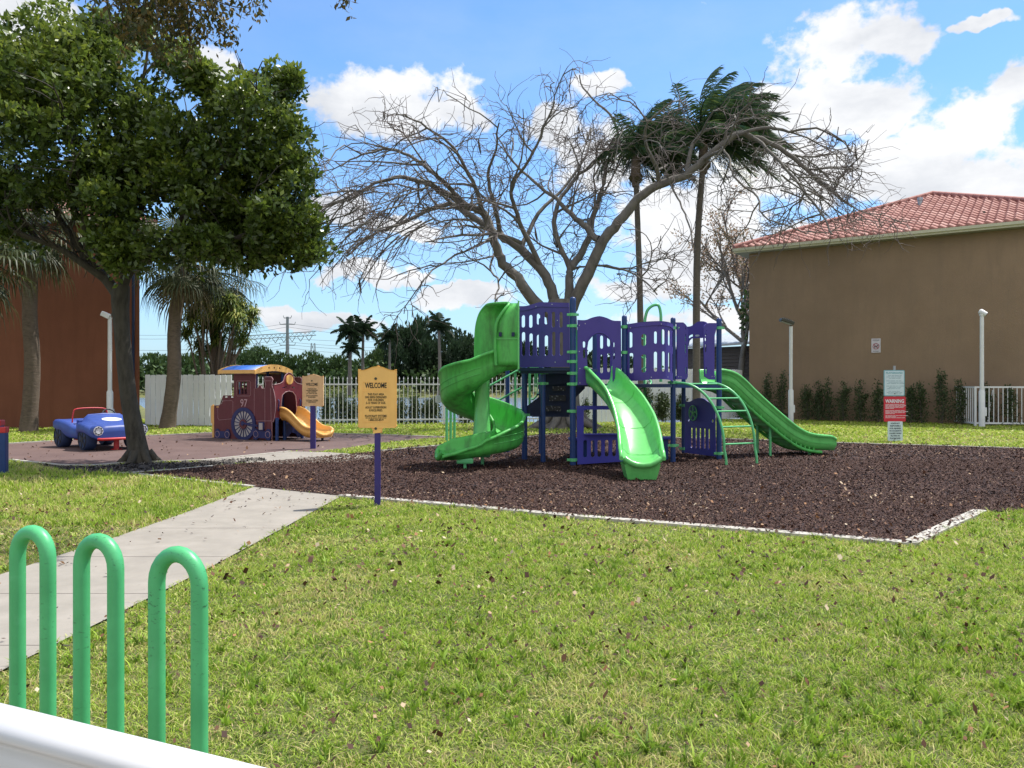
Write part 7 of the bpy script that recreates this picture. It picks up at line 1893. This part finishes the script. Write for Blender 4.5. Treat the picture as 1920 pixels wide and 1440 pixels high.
# far hedge mass that closes the row
def far_mass():
    n = 26000; x = rng.uniform(-110, 62, n); y = rng.uniform(127, 150, n); h = 3.6 + .8 * np.sin(x * .21) + .6 * np.sin(x * .53 + 1) + rng.uniform(-.6, .6, n); z = h * rng.uniform(0, 1, n) ** .6
    C = np.stack([x, y, z], -1); V, Fc, A = leaf_quads(C, rng.normal(0, 1, C.shape) + [0, 0, .6], .8, .7, np.clip(rng.normal(.35, .22, n) + .2 * (z / 4), 0, 1)); o = np_mesh('far_woodland', V, Fc, MT['leaf_far'], attr=A); tag(o, 'dense low woodland along the far lake bank', 'woodland', kind='stuff')
far_mass()
# royal palms across the lake
def far_palm(px, top, Y, label, Ln=3.0, seed=1, proto=[None]):
    b = at(px, 718, Y); zt = HC - (top - CY) / F * Y
    if proto[0] is None:
        o = thing('royal_palm', label, 'palm tree', (0, 0, 0)); palm_trunk(o, [Vector((0, 0, -.3)), Vector((.1, 0, 4)), Vector((0, 0, 8.4))], .26, .17); palm_crown('crown', Vector((0, 0, 8.6)), o, 17, 3.0, 0, 26, 1.0, 4.5, (-25, 80), 4, 'leaf_fdark'); proto[0] = o
    else: o = copy_tree(proto[0])
    s = zt / 10.4; o.location = (b.x, Y, 0); o.rotation_euler = (0, 0, px); o.scale = (s, s, s) if Ln >= 3 else (s * .8, s * .8, s); o['label'] = label; o['group'] = 'palms across the lake'
for px, top, Y, lab in ((655, 602, 122, 'far palm, left one of the tall close pair across the lake'), (681, 600, 124, 'far palm, right one of the tall close pair across the lake'), (658, 640, 121, 'shorter far palm below the close pair'), (731, 614, 122, 'single far palm between the close pair and the dark clump'),
                        (823, 592, 120, 'palm rising highest out of the dark clump across the lake'), (471, 655, 165, 'tiny distant palm left of the gantry')):
    far_palm(px, top, Y, lab, 3.0)

# ---- power line structures
def lattice(mb, a, b, w, n, r=.06, up=(0, 0, 1)):
    a, b = Vector(a), Vector(b); d = (b - a); u = Vector(up).normalized() * w / 2
    s = d.normalized().cross(Vector(up)).normalized() * w / 2
    C4 = [u + s, u - s, -u - s, -u + s]
    for c in C4: mb.bar(a + c, b + c, r, r)
    for i in range(n):
        p, q = a + d * i / n, a + d * (i + 1) / n
        for k in range(4): mb.bar(p + C4[k], q + C4[(k + 1) % 4], r * .7, r * .7)
def power():
    Y = 210; st = simple('grey_steel', (.20, .23, .26), .6)
    b = at(539, 718, Y); o = thing('power_pole', 'tall grey steel power pole with short cross arms beyond the lake', 'power pole', (b.x, Y, 0)); zt = HC - (594 - CY) / F * Y
    mb = MB(); mb.tube([(b.x, Y, -1), (b.x, Y, zt)], [.62, .36], 10); mb.build('mast', st, o)
    for py, w in ((610, 1.9), (649, 1.9), (598, .9)): z = HC - (py - CY) / F * Y; mb = MB(); mb.bar((b.x - w, Y, z + .25), (b.x + w, Y, z + .25), .18, .2); mb.bar((b.x - w, Y, z + .25), (b.x - w - .2, Y, z + .9), .12, .12); mb.bar((b.x + w, Y, z + .25), (b.x + w + .2, Y, z + .9), .12, .12); mb.build('cross_arm', st, o)
    a = at(466, 633, 200); c = at(592, 625, 200); o = thing('power_gantry', 'wide lattice steel gantry with V shaped insulator strings beyond the lake', 'gantry', (a.x, 200, 0))
    mb = MB(); lattice(mb, a, c, .95, 16, .10); mb.build('beam', st, o)
    for px, w in ((587, 1.1), (484, 1.1), (535, 2.2)):
        p = at(px, 718, 200); mb = MB(); z = 11.5 if px != 535 else 9
        for dx in (-w, w):
            for dy in (-w, w): mb.bar((p.x + dx, 200 + dy, -1), (p.x + dx * .35, 200 + dy * .35, z), .12, .12)
        for k in range(5):
            f0, f1 = k / 5, (k + 1) / 5
            for s in (-1, 1): mb.bar((p.x + s * w * (1 - .65 * f0), 200 - w * (1 - .65 * f0), z * f0), (p.x - s * w * (1 - .65 * f1), 200 - w * (1 - .65 * f1), z * f1), .08, .08)
        mb.build('leg', st, o)
    for i in range(7):
        f0 = .10 + i * .125; p, q = a.lerp(c, f0), a.lerp(c, f0 + .10); m = (p + q) / 2 - Vector((0, 0, 1.75)); mb = MB(); mb.bar(p - Vector((0, 0, .5)), m, .13, .13); mb.bar(q - Vector((0, 0, .5)), m, .13, .13); mb.build('insulator', st, o)
    wm = simple('wire_grey', (.10, .12, .14), .6)
    LB4 = ['topmost power line touching the power pole tip', 'second power line from the top, just under the tip one', 'lowest long power line from the lower cross arm', 'upper of three power lines along the gantry beam', 'bottom power line of the three below the gantry beam', 'power line running along the top of the gantry beam']
    for i, (y0, y1, Yw) in enumerate(((606, 640, 205), (613, 646, 205), (652, 676, 205), (641, 655, 195), (646, 662, 195), (634, 640, 195))):
        mb = MB(); p0 = at(240, y0 + 22, Yw); p1 = at(539, y0, Yw); p2 = at(900, y1 - 8, Yw + 20); pts = []
        for A_, B_ in ((p0, p1), (p1, p2)):
            for k in range(14): f = k / 13; q = A_.lerp(B_, f); q.z -= 1.1 * 4 * f * (1 - f); pts.append(q)
        mb.tube(pts, .035, 4); o = mb.build('power_line', wm); tag(o, LB4[i], 'power line', 'power lines')
power()
